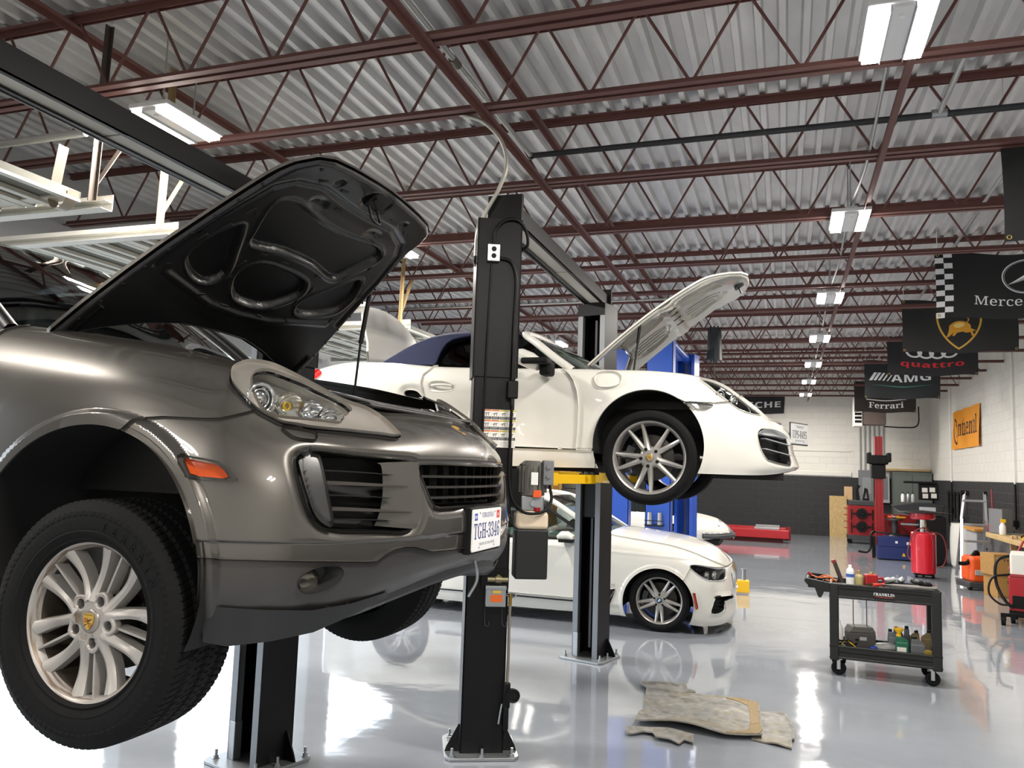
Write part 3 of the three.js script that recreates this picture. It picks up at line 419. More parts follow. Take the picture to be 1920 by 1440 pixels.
  const wg = clipped(ws, [0, 4, 20], [0, 3, 16], null, { out: 1, skirt: 0 }); part(car, 'windshield', [wg, mirrored(wg)], glassM);
  for (const s of [1, -1]) {
    part(car, 'pillar', [tube([[-0.66, 1.31, 0.745 * s], [-1.0, 1.56, 0.70 * s], [-1.42, 1.80, 0.62 * s]], 0.032), tube([[-1.42, 1.80, 0.625 * s], [-2.2, 1.85, 0.635 * s], [-3.4, 1.74, 0.57 * s]], 0.03)], M.black);
    part(car, 'side_window', stripBetween([V(-0.8, 1.37, 0.735 * s), V(-1.5, 1.40, 0.735 * s), V(-2.4, 1.42, 0.73 * s), V(-3.3, 1.44, 0.7 * s)], [V(-1.2, 1.66, 0.66 * s), V(-1.6, 1.80, 0.63 * s), V(-2.4, 1.83, 0.63 * s), V(-3.3, 1.74, 0.58 * s)], false), M.darkGlass);
  }
  part(car, 'tail', [rbox(-3.86, -3.6, 0.5, 1.42, -0.68, 0.68, 0.1, 4), rbox(-3.8, -3.35, 1.38, 1.75, -0.58, 0.58, 0.08, 4)], paint);
  part(car, 'dashboard', [rbox(-1.05, -0.72, 1.15, 1.33, -0.68, 0.68, 0.06, 3)], blk);
  for (const s of [1, -1]) part(car, 'seat', [rbox(-1.9, -1.72, 0.95, 1.48, s * 0.36 - 0.24, s * 0.36 + 0.24, 0.07, 3), rbox(-1.88, -1.78, 1.5, 1.68, s * 0.36 - 0.13, s * 0.36 + 0.13, 0.05, 3)], M.darkGrey);
  part(car, 'floor_pan', [box(-3.5, -0.5, 0.44, 0.52, -0.78, 0.78), box(-0.6, 0.78, 0.5, 0.56, -0.42, 0.42), box(0.43, 0.74, 0.43, 0.47, -0.66, 0.66)], blk);
  for (const s of [1, -1]) for (const [ax] of [[-0.02], [-2.87]]) part(car, 'wheel_liner', [new THREE.CylinderGeometry(0.452, 0.452, 0.47, 40, 1, true, 0, PI * 1.3).rotateX(PI / 2).rotateZ(-PI * 0.15 + PI).scale(1, 1, 1).rotateZ(-PI / 2).translate(ax, 0.53, s * 0.712), new THREE.CircleGeometry(0.46, 32, -0.5, PI + 1.0).translate(ax, 0.53, s * 0.50)], std('#0b0b0c', 0.85, 0, { side: THREE.DoubleSide }));
  part(car, 'suspension_arm', [bar([-0.1, 0.62, 0.5], [0.02, 0.42, 0.72], 0.03), bar([0.16, 0.78, 0.55], [0.1, 0.45, 0.66], 0.035, 0.045), bar([0.2, 0.72, 0.5], [0.22, 0.62, 0.62], 0.018), tube([[-0.12, 0.55, 0.5], [0.1, 0.46, 0.6], [0.18, 0.45, 0.72]], 0.022)], M.darkSteel);
  // headlights
  for (const m of [0, 1]) {
    const fix = (g) => (m ? mirrored(g) : merge(g)), hl = new THREE.Group(); hl.name = 'headlight'; car.add(hl);
    const shroud = clipped(P, [7.4, 13, 150], [4.6, 9, 110], (p) => Math.min(FH.sd(p) - 0.004, -FC.sd(p)), { out: -1, offset: -0.012, skirt: 0.012 });
    part(hl, 'shroud', fix(shroud), std('#a09b94', 0.32, 0.6));
    const pk = pocket(FC, V(-0.8, -0.05, -0.35).normalize(), 0.085, 0.93);
    part(hl, 'lamp_bowl', fix([pk.wall, pk.back]), std('#b9b7b2', 0.2, 0.45, { side: THREE.DoubleSide }));
    const dirF = V(0.93, -0.05, 0.36).normalize(), q = new THREE.Quaternion().setFromUnitVectors(V(0, 0, 1), dirF), put = (g, c, d) => g.applyQuaternion(q).translate(c[0] + dirF.x * d, c[1] + dirF.y * d, c[2] + dirF.z * d);
    const pods = F.pods;
    part(hl, 'projector', fix([put(new THREE.TorusGeometry(0.045, 0.007, 10, 32), pods[0], -0.02), put(latheZ([[0.05, 0], [0.046, -0.02], [0.036, -0.035]], 32), pods[0], -0.012), put(new THREE.SphereGeometry(0.036, 24, 12), pods[0], -0.05), put(new THREE.TorusGeometry(0.03, 0.003, 8, 28), pods[0], -0.02)]), M.chrome);
    part(hl, 'reflector', fix([put(latheZ([[0.046, 0.0], [0.04, -0.025], [0.02, -0.05], [0, -0.055]], 28), pods[1], -0.012)]), std('#d6d5cf', 0.12, 0.9)); part(hl, 'amber_bulb', fix([put(new THREE.SphereGeometry(0.010, 14, 10).scale(0.8, 1.3, 0.8), pods[1], -0.045), put(new THREE.TorusGeometry(0.012, 0.003, 6, 16), pods[1], -0.03)]), std('#b89a2c', 0.2, 0.3));
    part(hl, 'reflector', fix([put(latheZ([[0.04, 0.0], [0.034, -0.025], [0.016, -0.045], [0, -0.05]], 28), pods[2], -0.02), put(latheZ([[0.034, 0.0], [0.028, -0.02], [0.012, -0.04], [0, -0.045]], 28), pods[3], -0.016), put(new THREE.SphereGeometry(0.01, 12, 8), pods[2], -0.02), put(new THREE.SphereGeometry(0.01, 12, 8), pods[3], -0.02)]), M.chrome);
    const lens = clipped(P, [7.4, 13, 150], [4.6, 9, 110], (p) => FH.sd(p) - 0.003, { out: -1, offset: 0.001, skirt: 0.01 });
    part(hl, 'lens', fix(lens), phys('#ffffff', 0.015, 0, { transmission: 1, thickness: 0, ior: 1.45 }));
    const seal = FH.L.map((p) => p.clone()), sg = new THREE.TubeGeometry(new THREE.CatmullRomCurve3(seal.filter((_, i) => i % 2 === 0), true), 120, 0.0035, 6, true); part(hl, 'seal', fix(sg), blk);
    // side intake with lamp and blades
    const it = new THREE.Group(); it.name = 'side_intake'; car.add(it);
    const dirI = V(-0.93, 0, -0.28).normalize(), ip = pocket(FI, dirI, 0.085, 0.97), wl = Math.min(...FI.L.map((p) => p.z)), edge = FI.L.filter((p) => p.z < wl + 0.055).sort((a, b) => b.y - a.y), rampIn = edge.map((p, i) => V(0.775 + 0.012 * Math.sin(i / (edge.length - 1) * PI), p.y + (0.79 - p.y) * 0.1, wl + 0.165 - 0.025 * Math.sin(i / (edge.length - 1) * PI)));
    part(it, 'surround', fix([stripBetween(edge, rampIn, false)]), paintMat('#56534f', 0.34, 0.7, { side: THREE.DoubleSide })); part(it, 'duct', fix([ip.wall]), std('#161617', 0.5, 0, { side: THREE.DoubleSide })); part(it, 'mesh_panel', fix([ip.back]), std('#0c0c0d', 0.6, 0, { side: THREE.DoubleSide }));
    const blade = (pts, th, name, mat) => {                         // knife-like slat from the lamp to a point
      const N = 14, A = [], B = [], C = [], D = []; for (let i = 0; i <= N; i++) { const t = i / N, q2 = crw3(pts, t), k = th * (1 - Math.pow(t, 3) * 0.75), din = dirI.clone().multiplyScalar(0.052 * (1 - t * 0.65)); A.push(q2.clone().add(V(0, k, 0)).addScaledVector(dirI, 0.006)); B.push(q2.clone().add(V(0, -k, 0)).addScaledVector(dirI, 0.006)); C.push(A[i].clone().add(din)); D.push(B[i].clone().add(din)); }
      part(it, name, fix([stripBetween(A, B, false), stripBetween(C, A, false), stripBetween(B, D, false)]), mat);
    };
    const crw3 = (pts, t) => { const a = V(...pts[0]), b = V(...pts[1]), c = V(...pts[2]); return a.multiplyScalar((1 - t) * (1 - 2 * t)).addScaledVector(b, 4 * t * (1 - t)).addScaledVector(c, t * (2 * t - 1)); };
    const silv = phys('#55514c', 0.3, 0.5, { clearcoat: 0.6, side: THREE.DoubleSide }), dk = std('#101011', 0.42, 0, { side: THREE.DoubleSide });
    blade(F.slat1, 0.0055, 'slat', silv); blade(F.slat2, 0.0055, 'slat', silv);
    for (const dy of [0.036, -0.037, -0.108]) blade(F.slat1.map(([x, y, w], i) => [x - (i === 2 ? 0.02 : 0.004), y + dy, w + (i === 2 ? 0.07 : 0.0)]), 0.0022, 'thin_slat', dk);
    const tl = clipped(P, [8.5, 11, 90], [2.6, 6, 90], (p) => FT.sd(p) - 0.003, { out: -1, offset: -0.022 }), tl2 = clipped(P, [8.5, 11, 90], [2.6, 6, 90], (p) => FT.sd(p) - 0.001, { out: -1, offset: -0.008, skirt: 0.03 });
    part(it, 'turn_lamp', fix(tl), std('#4a4a4a', 0.3, 0.6), 'clear turn signal strip');
    part(it, 'turn_lamp_lens', fix(tl2), phys('#d8dadb', 0.05, 0, { transmission: 1, thickness: 0 }));
    for (let k = 0; k < 9; k++) { const t = k / 8, c = V(0.640 + 0.04 * t, 0.868 - 0.15 * t, 0.793 - 0.005 * t + 0.012 * Math.sin(t * PI)); part(it, 'lamp_bead', fix([new THREE.SphereGeometry(0.0125, 12, 9).scale(1, 1.0, 1).translate(c.x + 0.006, c.y, c.z - 0.022)]), M.chrome); }
    // side marker
    const rimG = clipped(P, [6, 9.5, 100], [3, 6, 80], (p) => Math.min(FR.sd(p), -FM.sd(p)), { out: -1, offset: 0.004, skirt: 0.01 }); part(car, 'marker_surround', fix(rimG), paint);
    const mk = clipped(P, [6, 9.5, 120], [3, 6, 90], (p) => FM.sd(p), { out: -1, offset: 0.009, skirt: 0.014 }); part(car, 'side_marker', fix(mk), phys('#c04a06', 0.12, 0, { clearcoat: 1, bumpMap: floorBump, bumpScale: 0.01 }), 'amber side marker lamp');
    // fog lamp recess
    const fp = pocket(FF, V(-0.95, 0, -0.25).normalize(), 0.06, 0.82); part(car, 'fog_lamp_recess', fix([fp.wall, fp.back]), std('#2a2a2a', 0.5, 0, { side: THREE.DoubleSide }));
    const fl = facet(ring(0, 0, 0.042, 28).map(([a, b]) => [0.675 + 0.012 - Math.abs(a) * 0.0, 0.515 + b, 0.782 + a * 0.9])); const fq = new THREE.Quaternion().setFromUnitVectors(V(0, 0, 1), V(0.8, -0.05, 0.6).normalize());
    part(car, 'fog_lamp', fix([latheZ([[0.0, 0.012], [0.02, 0.01], [0.036, 0.004], [0.042, -0.006], [0.044, -0.03]], 32).applyQuaternion(fq).translate(0.658, 0.520, 0.770)]), phys('#57544a', 0.06, 0.5, { clearcoat: 1 }));
    // dark deflector below the bumper corner
    const top3 = [V(0.41, 0.455, 0.915), V(0.47, 0.45, 0.90), V(0.58, 0.445, 0.85), V(0.68, 0.44, 0.77), V(0.75, 0.45, 0.66), V(0.80, 0.47, 0.52)], bot3 = [V(0.405, 0.345, 0.895), V(0.47, 0.335, 0.87), V(0.58, 0.35, 0.815), V(0.67, 0.37, 0.735), V(0.74, 0.41, 0.63), V(0.79, 0.45, 0.50)], in3 = bot3.map((p, i) => p.clone().add(V(-0.06, 0.05, -0.08)));
    part(car, 'air_deflector', fix([stripBetween(top3, bot3, false), stripBetween(bot3, in3, false), stripBetween([top3[0], bot3[0]], [V(0.36, 0.46, 0.75), in3[0]], false)]), std('#1d1e20', 0.5, 0, { side: THREE.DoubleSide }));
  }
  // front lip running across under the valance
  { const path = [[0.69, 0.40, 0.72], [0.77, 0.43, 0.55], [0.82, 0.46, 0.36], [0.85, 0.48, 0.18], [0.86, 0.485, 0], [0.85, 0.48, -0.18], [0.82, 0.46, -0.36], [0.77, 0.43, -0.55], [0.69, 0.40, -0.72]].map((p) => V(...p));
    part(car, 'front_lip', [stripBetween(path, path.map((p) => p.clone().add(V(-0.05, -0.03, 0))), false), stripBetween(path.map((p) => p.clone().add(V(-0.05, -0.03, 0))), path.map((p) => p.clone().add(V(-0.4, -0.0, -p.z * 0.3))), false), stripBetween(path.map((p) => p.clone().add(V(0.01, 0.05, 0))), path, false)], std('#242527', 0.45, 0, { side: THREE.DoubleSide })); }
  // centre grille
  const gp = pocket(FG, V(-1, 0, 0), 0.07, 0.93); part(car, 'grille_frame', [gp.wall], paintMat('#5d5852', 0.36, 0.55, { side: THREE.DoubleSide })); const gr = part(car, 'grille', [gp.back], std('#0a0a0b', 0.6, 0, { side: THREE.DoubleSide }));
  const gx = (w) => 0.918 - 0.065 * Math.pow(Math.abs(w) / 0.42, 2.2);
  for (const [y, hw, d] of [[0.838, 0.405, 0.016], [0.802, 0.385, 0.012], [0.766, 0.362, 0.012]]) { const A = [], B = []; for (let i = 0; i <= 16; i++) { const w = hw * (i / 8 - 1); A.push(V(gx(w) - d, y, w)); B.push(V(gx(w) - d - 0.055, y, w)); } const up = (l, k) => l.map((p) => p.clone().add(V(0, k, 0))); part(gr, 'grille_slat', [stripBetween(up(A, 0.004), up(A, -0.004), false), stripBetween(up(B, 0.004), up(A, 0.004), false), stripBetween(up(A, -0.004), up(B, -0.004), false)], phys('#3a3836', 0.3, 0.4, { clearcoat: 0.5, side: THREE.DoubleSide })); }
  for (let w = -0.32; w < 0.33; w += 0.08) part(gr, 'grille_bar', [box(gx(w) - 0.07, gx(w) - 0.045, 0.745, 0.875, w - 0.003, w + 0.003)], M.blackMatte);
  // badge and plate
  const cb = part(car, 'hood_badge', crest(0.05, 0.064), crestMat, 'gold crest badge'); cb.position.set(0.815, 1.012, 0.02); cb.rotation.set(0, PI / 2, 0); cb.rotation.order = 'YXZ'; cb.rotateX(-1.0);
  part(car, 'plate_bracket', [rbox(0.90, 0.931, 0.56, 0.728, -0.158, 0.158, 0.006)], M.blackMatte);
  licensePlate(car, 'TGH-3346', { stickers: true }, [0.934, 0.645, 0], [0, PI / 2, 0]);
  part(car, 'tow_strap', [tube([[0.86, 0.55, -0.05], [0.88, 0.45, -0.06], [0.85, 0.38, -0.05]], 0.006)], M.galv);

  // engine bay
  part(car, 'engine_bay', [box(-0.5, 0.5, 0.75, 0.95, -0.62, 0.62), rbox(0.42, 0.66, 0.98, 1.06, -0.5, 0.5, 0.02), rbox(-0.38, 0.28, 0.95, 1.10, -0.28, 0.28, 0.04, 3), rbox(-0.35, 0.05, 0.95, 1.12, 0.36, 0.62, 0.04), rbox(-0.3, 0.15, 0.95, 1.13, -0.62, -0.36, 0.04), box(-0.56, -0.48, 0.8, 1.26, -0.66, 0.66)], std('#141415', 0.45));
  part(car, 'radiator_cover', [rbox(0.46, 0.67, 1.06, 1.082, -0.46, 0.46, 0.01), tube([[0.3, 1.13, 0.6], [0.45, 1.12, 0.48], [0.58, 1.09, 0.25], [0.62, 1.085, 0], [0.58, 1.09, -0.25], [0.45, 1.12, -0.48], [0.3, 1.13, -0.6], [-0.1, 1.2, -0.68]], 0.012, 60)], M.black);
  part(car, 'cowl', [rbox(-0.72, -0.5, 1.24, 1.315, -0.7, 0.7, 0.02)], M.blackMatte);

  // hood, hinged behind the engine bay and swung up
  const hood = new THREE.Group(); hood.name = 'hood'; car.add(hood); hood.position.set(-0.5, 1.30, 0); hood.rotation.z = 36.5 * PI / 180;
  const outlineHalf = [[0.165, 0.0], [0.16, 0.2], [0.12, 0.38], [0.06, 0.56], [0.0, 0.70], [-0.005, 0.735], [0.03, 0.745], [0.18, 0.725], [0.36, 0.692], [0.533, 0.655], [0.70, 0.613], [0.87, 0.572], [0.995, 0.54], [1.065, 0.522], [1.135, 0.475], [1.165, 0.40], [1.178, 0.28], [1.188, 0.1], [1.19, 0]];
  const OUT = sdPoly([...outlineHalf, ...outlineHalf.slice(1, -1).reverse().map(([a, w]) => [a, -w])]);
  const crown = (a, w) => 0.05 * (1 - Math.pow(Math.abs(w) / 0.76, 2.4)) + 0.015 * Math.sin(Math.max(0, Math.min(1, a / 1.2)) * PI) - 0.05 * sstep(0.95, 1.25, a);
  const PO = [[[0.665, 0.293], [0.732, 0.344], [0.858, 0.40], [0.905, 0.37], [0.915, 0.30], [0.90, 0.2], [0.885, 0.08], [0.885, -0.08], [0.90, -0.2], [0.915, -0.30], [0.905, -0.37], [0.858, -0.40], [0.732, -0.344], [0.665, -0.293], [0.69, -0.1], [0.69, 0.1]],
    [[0.5, 0.507], [0.56, 0.525], [0.632, 0.51], [0.719, 0.453], [0.706, 0.42], [0.611, 0.35], [0.485, 0.27], [0.42, 0.31], [0.437, 0.412]], [[0.502, 0.21], [0.577, 0.18], [0.60, 0.09], [0.60, -0.09], [0.577, -0.18], [0.502, -0.21], [0.40, -0.12], [0.375, 0], [0.40, 0.12]]];
  PO.push(PO[1].map(([a, w]) => [a, -w]).reverse());
  const pock = PO.map((p) => sdPoly(smoothLoop(p, 4)));
  const lineSd = (pts) => (x, y) => { let d = 9; for (let i = 0; i + 1 < pts.length; i++) { const [ax, ay] = pts[i], [bx, by] = pts[i + 1], ex = bx - ax, ey = by - ay, t = Math.max(0, Math.min(1, ((x - ax) * ex + (y - ay) * ey) / (ex * ex + ey * ey))); d = Math.min(d, Math.hypot(x - ax - ex * t, y - ay - ey * t)); } return d; };
  const ribs = [lineSd([[0.42, 0.54], [0.374, 0.38], [0.324, 0.2], [0.31, 0], [0.324, -0.2], [0.374, -0.38], [0.42, -0.54]]), lineSd([[0.44, 0.615], [0.581, 0.588], [0.767, 0.545], [0.93, 0.49], [0.997, 0.42], [1.035, 0.28], [1.02, 0.08], [1.02, -0.08], [1.035, -0.28], [0.997, -0.42], [0.93, -0.49], [0.767, -0.545], [0.581, -0.588], [0.44, -0.615]])];
  const inner = (a, w) => {
    let h = crown(a, w) - 0.034; for (const s of pock) { const d = s(a, w); h += 0.024 * sstep(-0.006, 0.012, d) - 0.006 * Math.exp(-Math.pow((d + 0.014) / 0.008, 2)); }
    h -= 0.012 * Math.exp(-Math.pow(ribs[0](a, w) / 0.014, 2)); h += 0.010 * Math.exp(-Math.pow(ribs[1](a, w) / 0.013, 2));
    for (const s of [1, -1]) h += 0.012 * Math.exp(-Math.pow((Math.hypot(a - 1.09, w - s * 0.27)) / 0.02, 4)) + 0.008 * Math.exp(-Math.pow(Math.hypot((a - 0.96) * 1.6, w - s * 0.22) / 0.05, 4));
    h += 0.02 * (1 - sstep(0, 0.03, OUT(a, w))); h += 0.014 * Math.exp(-Math.pow(Math.hypot(a - 1.11, w * 0.75) / 0.06, 6)); return h;
  };
  const hs = (f) => { const q = (u, v) => V(u, f(u, v), v); return q; };
  part(hood, 'hood_skin', [clipped(hs((a, w) => crown(a, w)), [-0.02, 1.22, 90], [-0.76, 0.76, 110], (p) => OUT(p.x, p.z), { out: -1, skirt: 0.012 })], paint);
  part(hood, 'hood_frame', [clipped(hs(inner), [-0.02, 1.22, 190], [-0.76, 0.76, 230], (p) => OUT(p.x, p.z) - 0.012, { out: 1, skirt: 0 })], phys('#1f1f20', 0.30, 0.2, { clearcoat: 0.4, clearcoatRoughness: 0.2 }));
  for (const s of [1, -1]) {
    const eg = outlineHalf.slice(6, 14).map(([a, w]) => V(a, crown(a, w) - 0.016, s * (w - 0.014)));
    part(hood, 'hem_flange', [stripBetween(eg, eg.map((p) => p.clone().add(V(0, -0.006, -s * 0.03))), false)], std('#77706a', 0.35, 0.5, { side: THREE.DoubleSide }));
    for (let i = 0; i < 9; i++) { const a = 0.12 + i * 0.1, w = 0.742 - 0.19 * Math.pow(a / 1.0, 1.25) * 0.98; part(hood, 'rubber_stop', [bar([a, crown(a, w) - 0.026, s * (w - 0.03)], [a, crown(a, w) - 0.034, s * (w - 0.03)], 0.006, 0.005, 10)], M.black); }
    part(hood, 'hinge_arm', [beam([0.02, -0.02, s * 0.68], [0.2, -0.01, s * 0.665], 0.02, 0.03)], M.black);
    for (const [a, w, r] of [[1.092, 0.27, 0.016], [0.447, 0.56, 0.018], [0.80, 0.43, 0.012], [1.1, 0.42, 0.008], [0.63, 0.565, 0.01]]) part(hood, 'frame_hole', [bar([a, inner(a, w) - 0.001, s * w], [a, inner(a, w) - 0.003, s * w], r, r, 18)], blk);
  }
  for (const [a, w, t] of [[0.36, 0.3, 1.2], [0.335, 0.12, 1.5], [0.335, -0.12, -1.5], [0.36, -0.3, -1.2], [0.47, 0.24, 0.4], [0.47, -0.24, -0.4], [0.56, 0.25, 0.2], [0.56, -0.25, -0.2], [0.64, 0.2, 1.5], [0.64, 0.05, 1.57], [0.64, -0.2, -1.5], [0.7, 0.5, 0.35], [0.62, 0.55, 0.3], [0.8, 0.47, 0.4], [0.7, -0.5, -0.35], [0.96, 0.24, 1.2], [0.96, -0.24, -1.2], [0.98, 0.1, 1.5], [1.06, 0.34, 0.9], [1.07, 0.2, 1.3], [1.06, -0.34, -0.9], [1.07, -0.2, -1.3]]) part(hood, 'frame_slot', [rbox(-0.022, 0.022, -0.003, 0.001, -0.006, 0.006, 0.002).rotateY(t).translate(a, inner(a, w) - 0.0005, w)], blk);
  const latch = part(hood, 'hood_latch', [rbox(1.07, 1.16, crown(1.1, 0) - 0.045, crown(1.1, 0) - 0.02, -0.06, 0.06, 0.006), tube([[1.08, crown(1.1, 0) - 0.04, 0.035], [1.06, crown(1.1, 0) - 0.10, 0.03], [1.06, crown(1.1, 0) - 0.10, -0.03], [1.08, crown(1.1, 0) - 0.04, -0.035]], 0.006, 30), beam([1.12, crown(1.1, 0) - 0.05, 0.05], [1.09, crown(1.1, 0) - 0.06, -0.05], 0.02, 0.006)], M.black);
  part(car, 'hood_strut', [bar([-0.04, 1.21, -0.64], [-0.015, 1.52, -0.64], 0.006), bar([-0.018, 1.47, -0.64], [0.02, 1.735, -0.64], 0.012)], M.black);

  // wheels
  const dirt = dataTex(256, 256, (u, v) => { const k = nA(u, v), s = sstep(0.52, 0.75, k + 0.1 * nB(u, v)); return [0.68 - 0.2 * s, 0.665 - 0.25 * s, 0.65 - 0.29 * s]; }); dirt.repeat.set(3, 3);
  const rimM = std('#ffffff', 0.4, 0.35, { map: dirt });
  const wheel = new THREE.Group(); wheel.name = 'wheel'; car.add(wheel);
  part(wheel, 'tyre', [tyreGeo(0.37, 0.236, 0.262, { seg: 480, blocks: 96, ribs: 4, tread: 0.008 })], tyreMat);
  const rimParts = [latheZ([[0.221, 0.07], [0.227, 0.098], [0.236, 0.106], [0.244, 0.112], [0.247, 0.108], [0.24, 0.1], [0.236, 0.08]], 96)]; part(wheel, 'rim_barrel', [latheZ([[0.213, -0.11], [0.213, 0.03], [0.2215, 0.071]], 72)], std('#4a423b', 0.5, 0.4));
  const path = (a, b, k, n = 10) => Array.from({ length: n }, (_, i) => { const t = i / (n - 1), r = a[0] + (b[0] - a[0]) * t, th = a[1] + (b[1] - a[1]) * Math.pow(t, k); return [r * Math.cos(th), r * Math.sin(th)]; });
  for (let k = 0; k < 5; k++) {
    const th = (63 + 72 * k) * PI / 180, D = PI / 180;
    for (const s of [-1, 1]) rimParts.push(rib(path([0.062, th + s * 30 * D], [0.226, th + s * 16.5 * D], 0.55, 12), (t) => { const w = 0.021 - 0.006 * Math.sin(t * PI) + 0.004 * t, z = 0.098 - 0.022 * Math.sin(t * PI) * 0.8; return [[-w, z - 0.045], [-w * 0.8, z - 0.006], [-w * 0.2, z], [w * 0.3, z - 0.002], [w * 0.9, z - 0.012], [w, z - 0.045]]; }));
    rimParts.push(rib(path([0.09, th], [0.226, th], 1, 8), (t) => { const w = 0.006, z = 0.078 + 0.012 * t; return [[-w, z - 0.04], [-w * 0.6, z], [w * 0.6, z], [w, z - 0.04]]; }));
  }
  const star = smoothLoop(Array.from({ length: 10 }, (_, i) => { const a = (63 + 36 * i) * PI / 180, r = i % 2 ? 0.076 : 0.098; return [r * Math.cos(a), r * Math.sin(a)]; }), 5);
  const lug = Array.from({ length: 5 }, (_, k) => (63 + 72 * k) * PI / 180);
  rimParts.push(slab(star, 0.03, lug.map((a) => ring(0.066 * Math.cos(a), 0.066 * Math.sin(a), 0.0155, 18)), 0.005).translate(0, 0, 0.075));
  part(wheel, 'rim', rimParts, rimM, 'five-spoke alloy rim stained with brake dust');
  for (const a of lug) part(wheel, 'lug_bolt', [new THREE.CylinderGeometry(0.011, 0.011, 0.02, 6).rotateX(PI / 2).translate(0.066 * Math.cos(a), 0.066 * Math.sin(a), 0.065)], M.darkSteel);
  part(wheel, 'centre_cap', [latheZ([[0, 0.096], [0.03, 0.095], [0.036, 0.092], [0.037, 0.08]], 32)], std('#9b968f', 0.35, 0.7)); part(wheel, 'cap_crest', crest(0.036, 0.048).translate(0, 0, 0.0975), crestMat);
  part(wheel, 'brake_disc', [latheZ([[0.09, -0.03], [0.165, -0.03], [0.165, -0.055], [0.07, -0.055]], 48), latheZ([[0, 0.055], [0.055, 0.055], [0.085, 0.0], [0.09, -0.03]], 36)], discMat);
  part(wheel, 'brake_caliper', [rib(path([0.15, 150 * PI / 180], [0.15, 215 * PI / 180], 1, 8), () => [[-0.035, -0.1], [-0.035, 0.005], [0.03, 0.005], [0.03, -0.1]])], M.darkSteel);
  { const font = await new FontLoader().loadAsync('fonts/droid/droid_sans_bold.typeface.json'), letters = [], word = 'TERRAIN', size = 0.026;
    [...word].forEach((ch, i) => { const g = new THREE.ExtrudeGeometry(font.generateShapes(ch, size), { depth: 0.0022, bevelEnabled: false, curveSegments: 3 }); g.computeBoundingBox(); const w = g.boundingBox.max.x, a = (78 - i * 8.2) * PI / 180; letters.push(g.translate(-w / 2, 0, 0).rotateZ(a - PI / 2).translate(0.283 * Math.cos(a), 0.283 * Math.sin(a), 0.1303)); });
    part(wheel, 'sidewall_lettering', letters, tyreMat); }
  const place = (w, x, z, flip) => { w.position.set(x, 0.37, z); if (flip) w.rotation.y = PI; };
  place(wheel, 0, 0.822, false);
  for (const [x, z, f] of [[0, -0.822, 1], [-2.855, 0.83, 0], [-2.855, -0.83, 1]]) { const w = wheel.clone(); car.add(w); place(w, x, z, f); }
}

// ================================================================ OTHER CARS
function spokeWheel(name, { R, rIn, W, rimR, V: vees, half, hubHalf, a0, pairs, spokeW, cap, dark, capTex, discR = 0.16, big }) {
  const w = new THREE.Group(); w.name = name;
  part(w, 'tyre', [tyreGeo(R, rIn, W, { seg: big ? 256 : 160, blocks: 64, ribs: 3, tread: 0.006 })], tyreMat);
  const D = PI / 180, g = [latheZ([[rIn - 0.022, -W * 0.4], [rIn - 0.022, W * 0.2], [rIn - 0.012, W * 0.36], [rIn + 0.003, W * 0.41], [rIn + 0.009, W * 0.40], [rIn + 0.003, W * 0.36], [rIn, W * 0.3]], 72)];
  const ln = (ra, ta, rb, tb, n = 8) => { const x0 = ra * Math.cos(ta), y0 = ra * Math.sin(ta), x1 = rb * Math.cos(tb), y1 = rb * Math.sin(tb); return Array.from({ length: n }, (_, i) => [x0 + (x1 - x0) * i / (n - 1), y0 + (y1 - y0) * i / (n - 1)]); };
  for (let k = 0; k < vees; k++) for (const s of [-1, 1]) {
    const th = (a0 + 360 / vees * k) * D;
    g.push(rib(ln(0.052, th + s * hubHalf * D, rIn - 0.012, th + s * half * D), (t) => { const q = spokeW * (1.5 - 0.75 * t), z = W * 0.30 + 0.012 * t - 0.02 * Math.sin(PI * t) * 0.6; return [[-q, z - 0.03], [-q * 0.75, z - 0.006], [0, z], [q * 0.75, z - 0.006], [q, z - 0.03]]; }));
  }
  const lug = Array.from({ length: 5 }, (_, k) => (a0 + 36 + 72 * k) * D);
  g.push(latheZ([[0, W * 0.27], [0.05, W * 0.28], [0.072, W * 0.26], [0.082, W * 0.1]], 40));
  part(w, 'rim', g, dark ? std('#8d8d90', 0.3, 0.8) : rimMat);
  for (const a of lug) part(w, 'lug_bolt', [new THREE.CylinderGeometry(0.0125, 0.0125, 0.012, 14).rotateX(PI / 2).translate(0.062 * Math.cos(a), 0.062 * Math.sin(a), W * 0.275)], M.black);
  part(w, 'centre_cap', [latheZ([[0, W * 0.32], [0.026, W * 0.315], [0.031, W * 0.30], [0.031, W * 0.25]], 28)], std('#a09c94', 0.3, 0.7)); if (capTex) { if (capTex === 'crest') part(w, 'cap_crest', crest(0.032, 0.042).translate(0, 0, W * 0.325), crestMat); else part(w, 'cap_badge', new THREE.CircleGeometry(0.028, 28).translate(0, 0, W * 0.323), std('#ffffff', 0.3, 0, { map: capTex })); }
  part(w, 'brake_disc', [latheZ([[0.07, 0.0], [discR, 0.0], [discR, -0.03], [0.07, -0.03]], 44), latheZ([[0.075, 0.03], [0.085, 0.0]], 24)], discMat);
  part(w, 'brake_caliper', [rib(Array.from({ length: 7 }, (_, i) => { const a = (150 + i * 10) * D; return [discR * 0.92 * Math.cos(a), discR * 0.92 * Math.sin(a)]; }), () => [[-0.03, -0.06], [-0.03, 0.025], [0.028, 0.025], [0.028, -0.06]])], M.darkGrey);
  return w;
}
function putWheels(car, proto, xs, y, z) { let first = true; for (const x of xs) for (const s of [1, -1]) { const w = first ? proto : proto.clone(); first = false; car.add(w); w.position.set(x, y, s * z); w.rotation.y = s < 0 ? PI : 0; } }
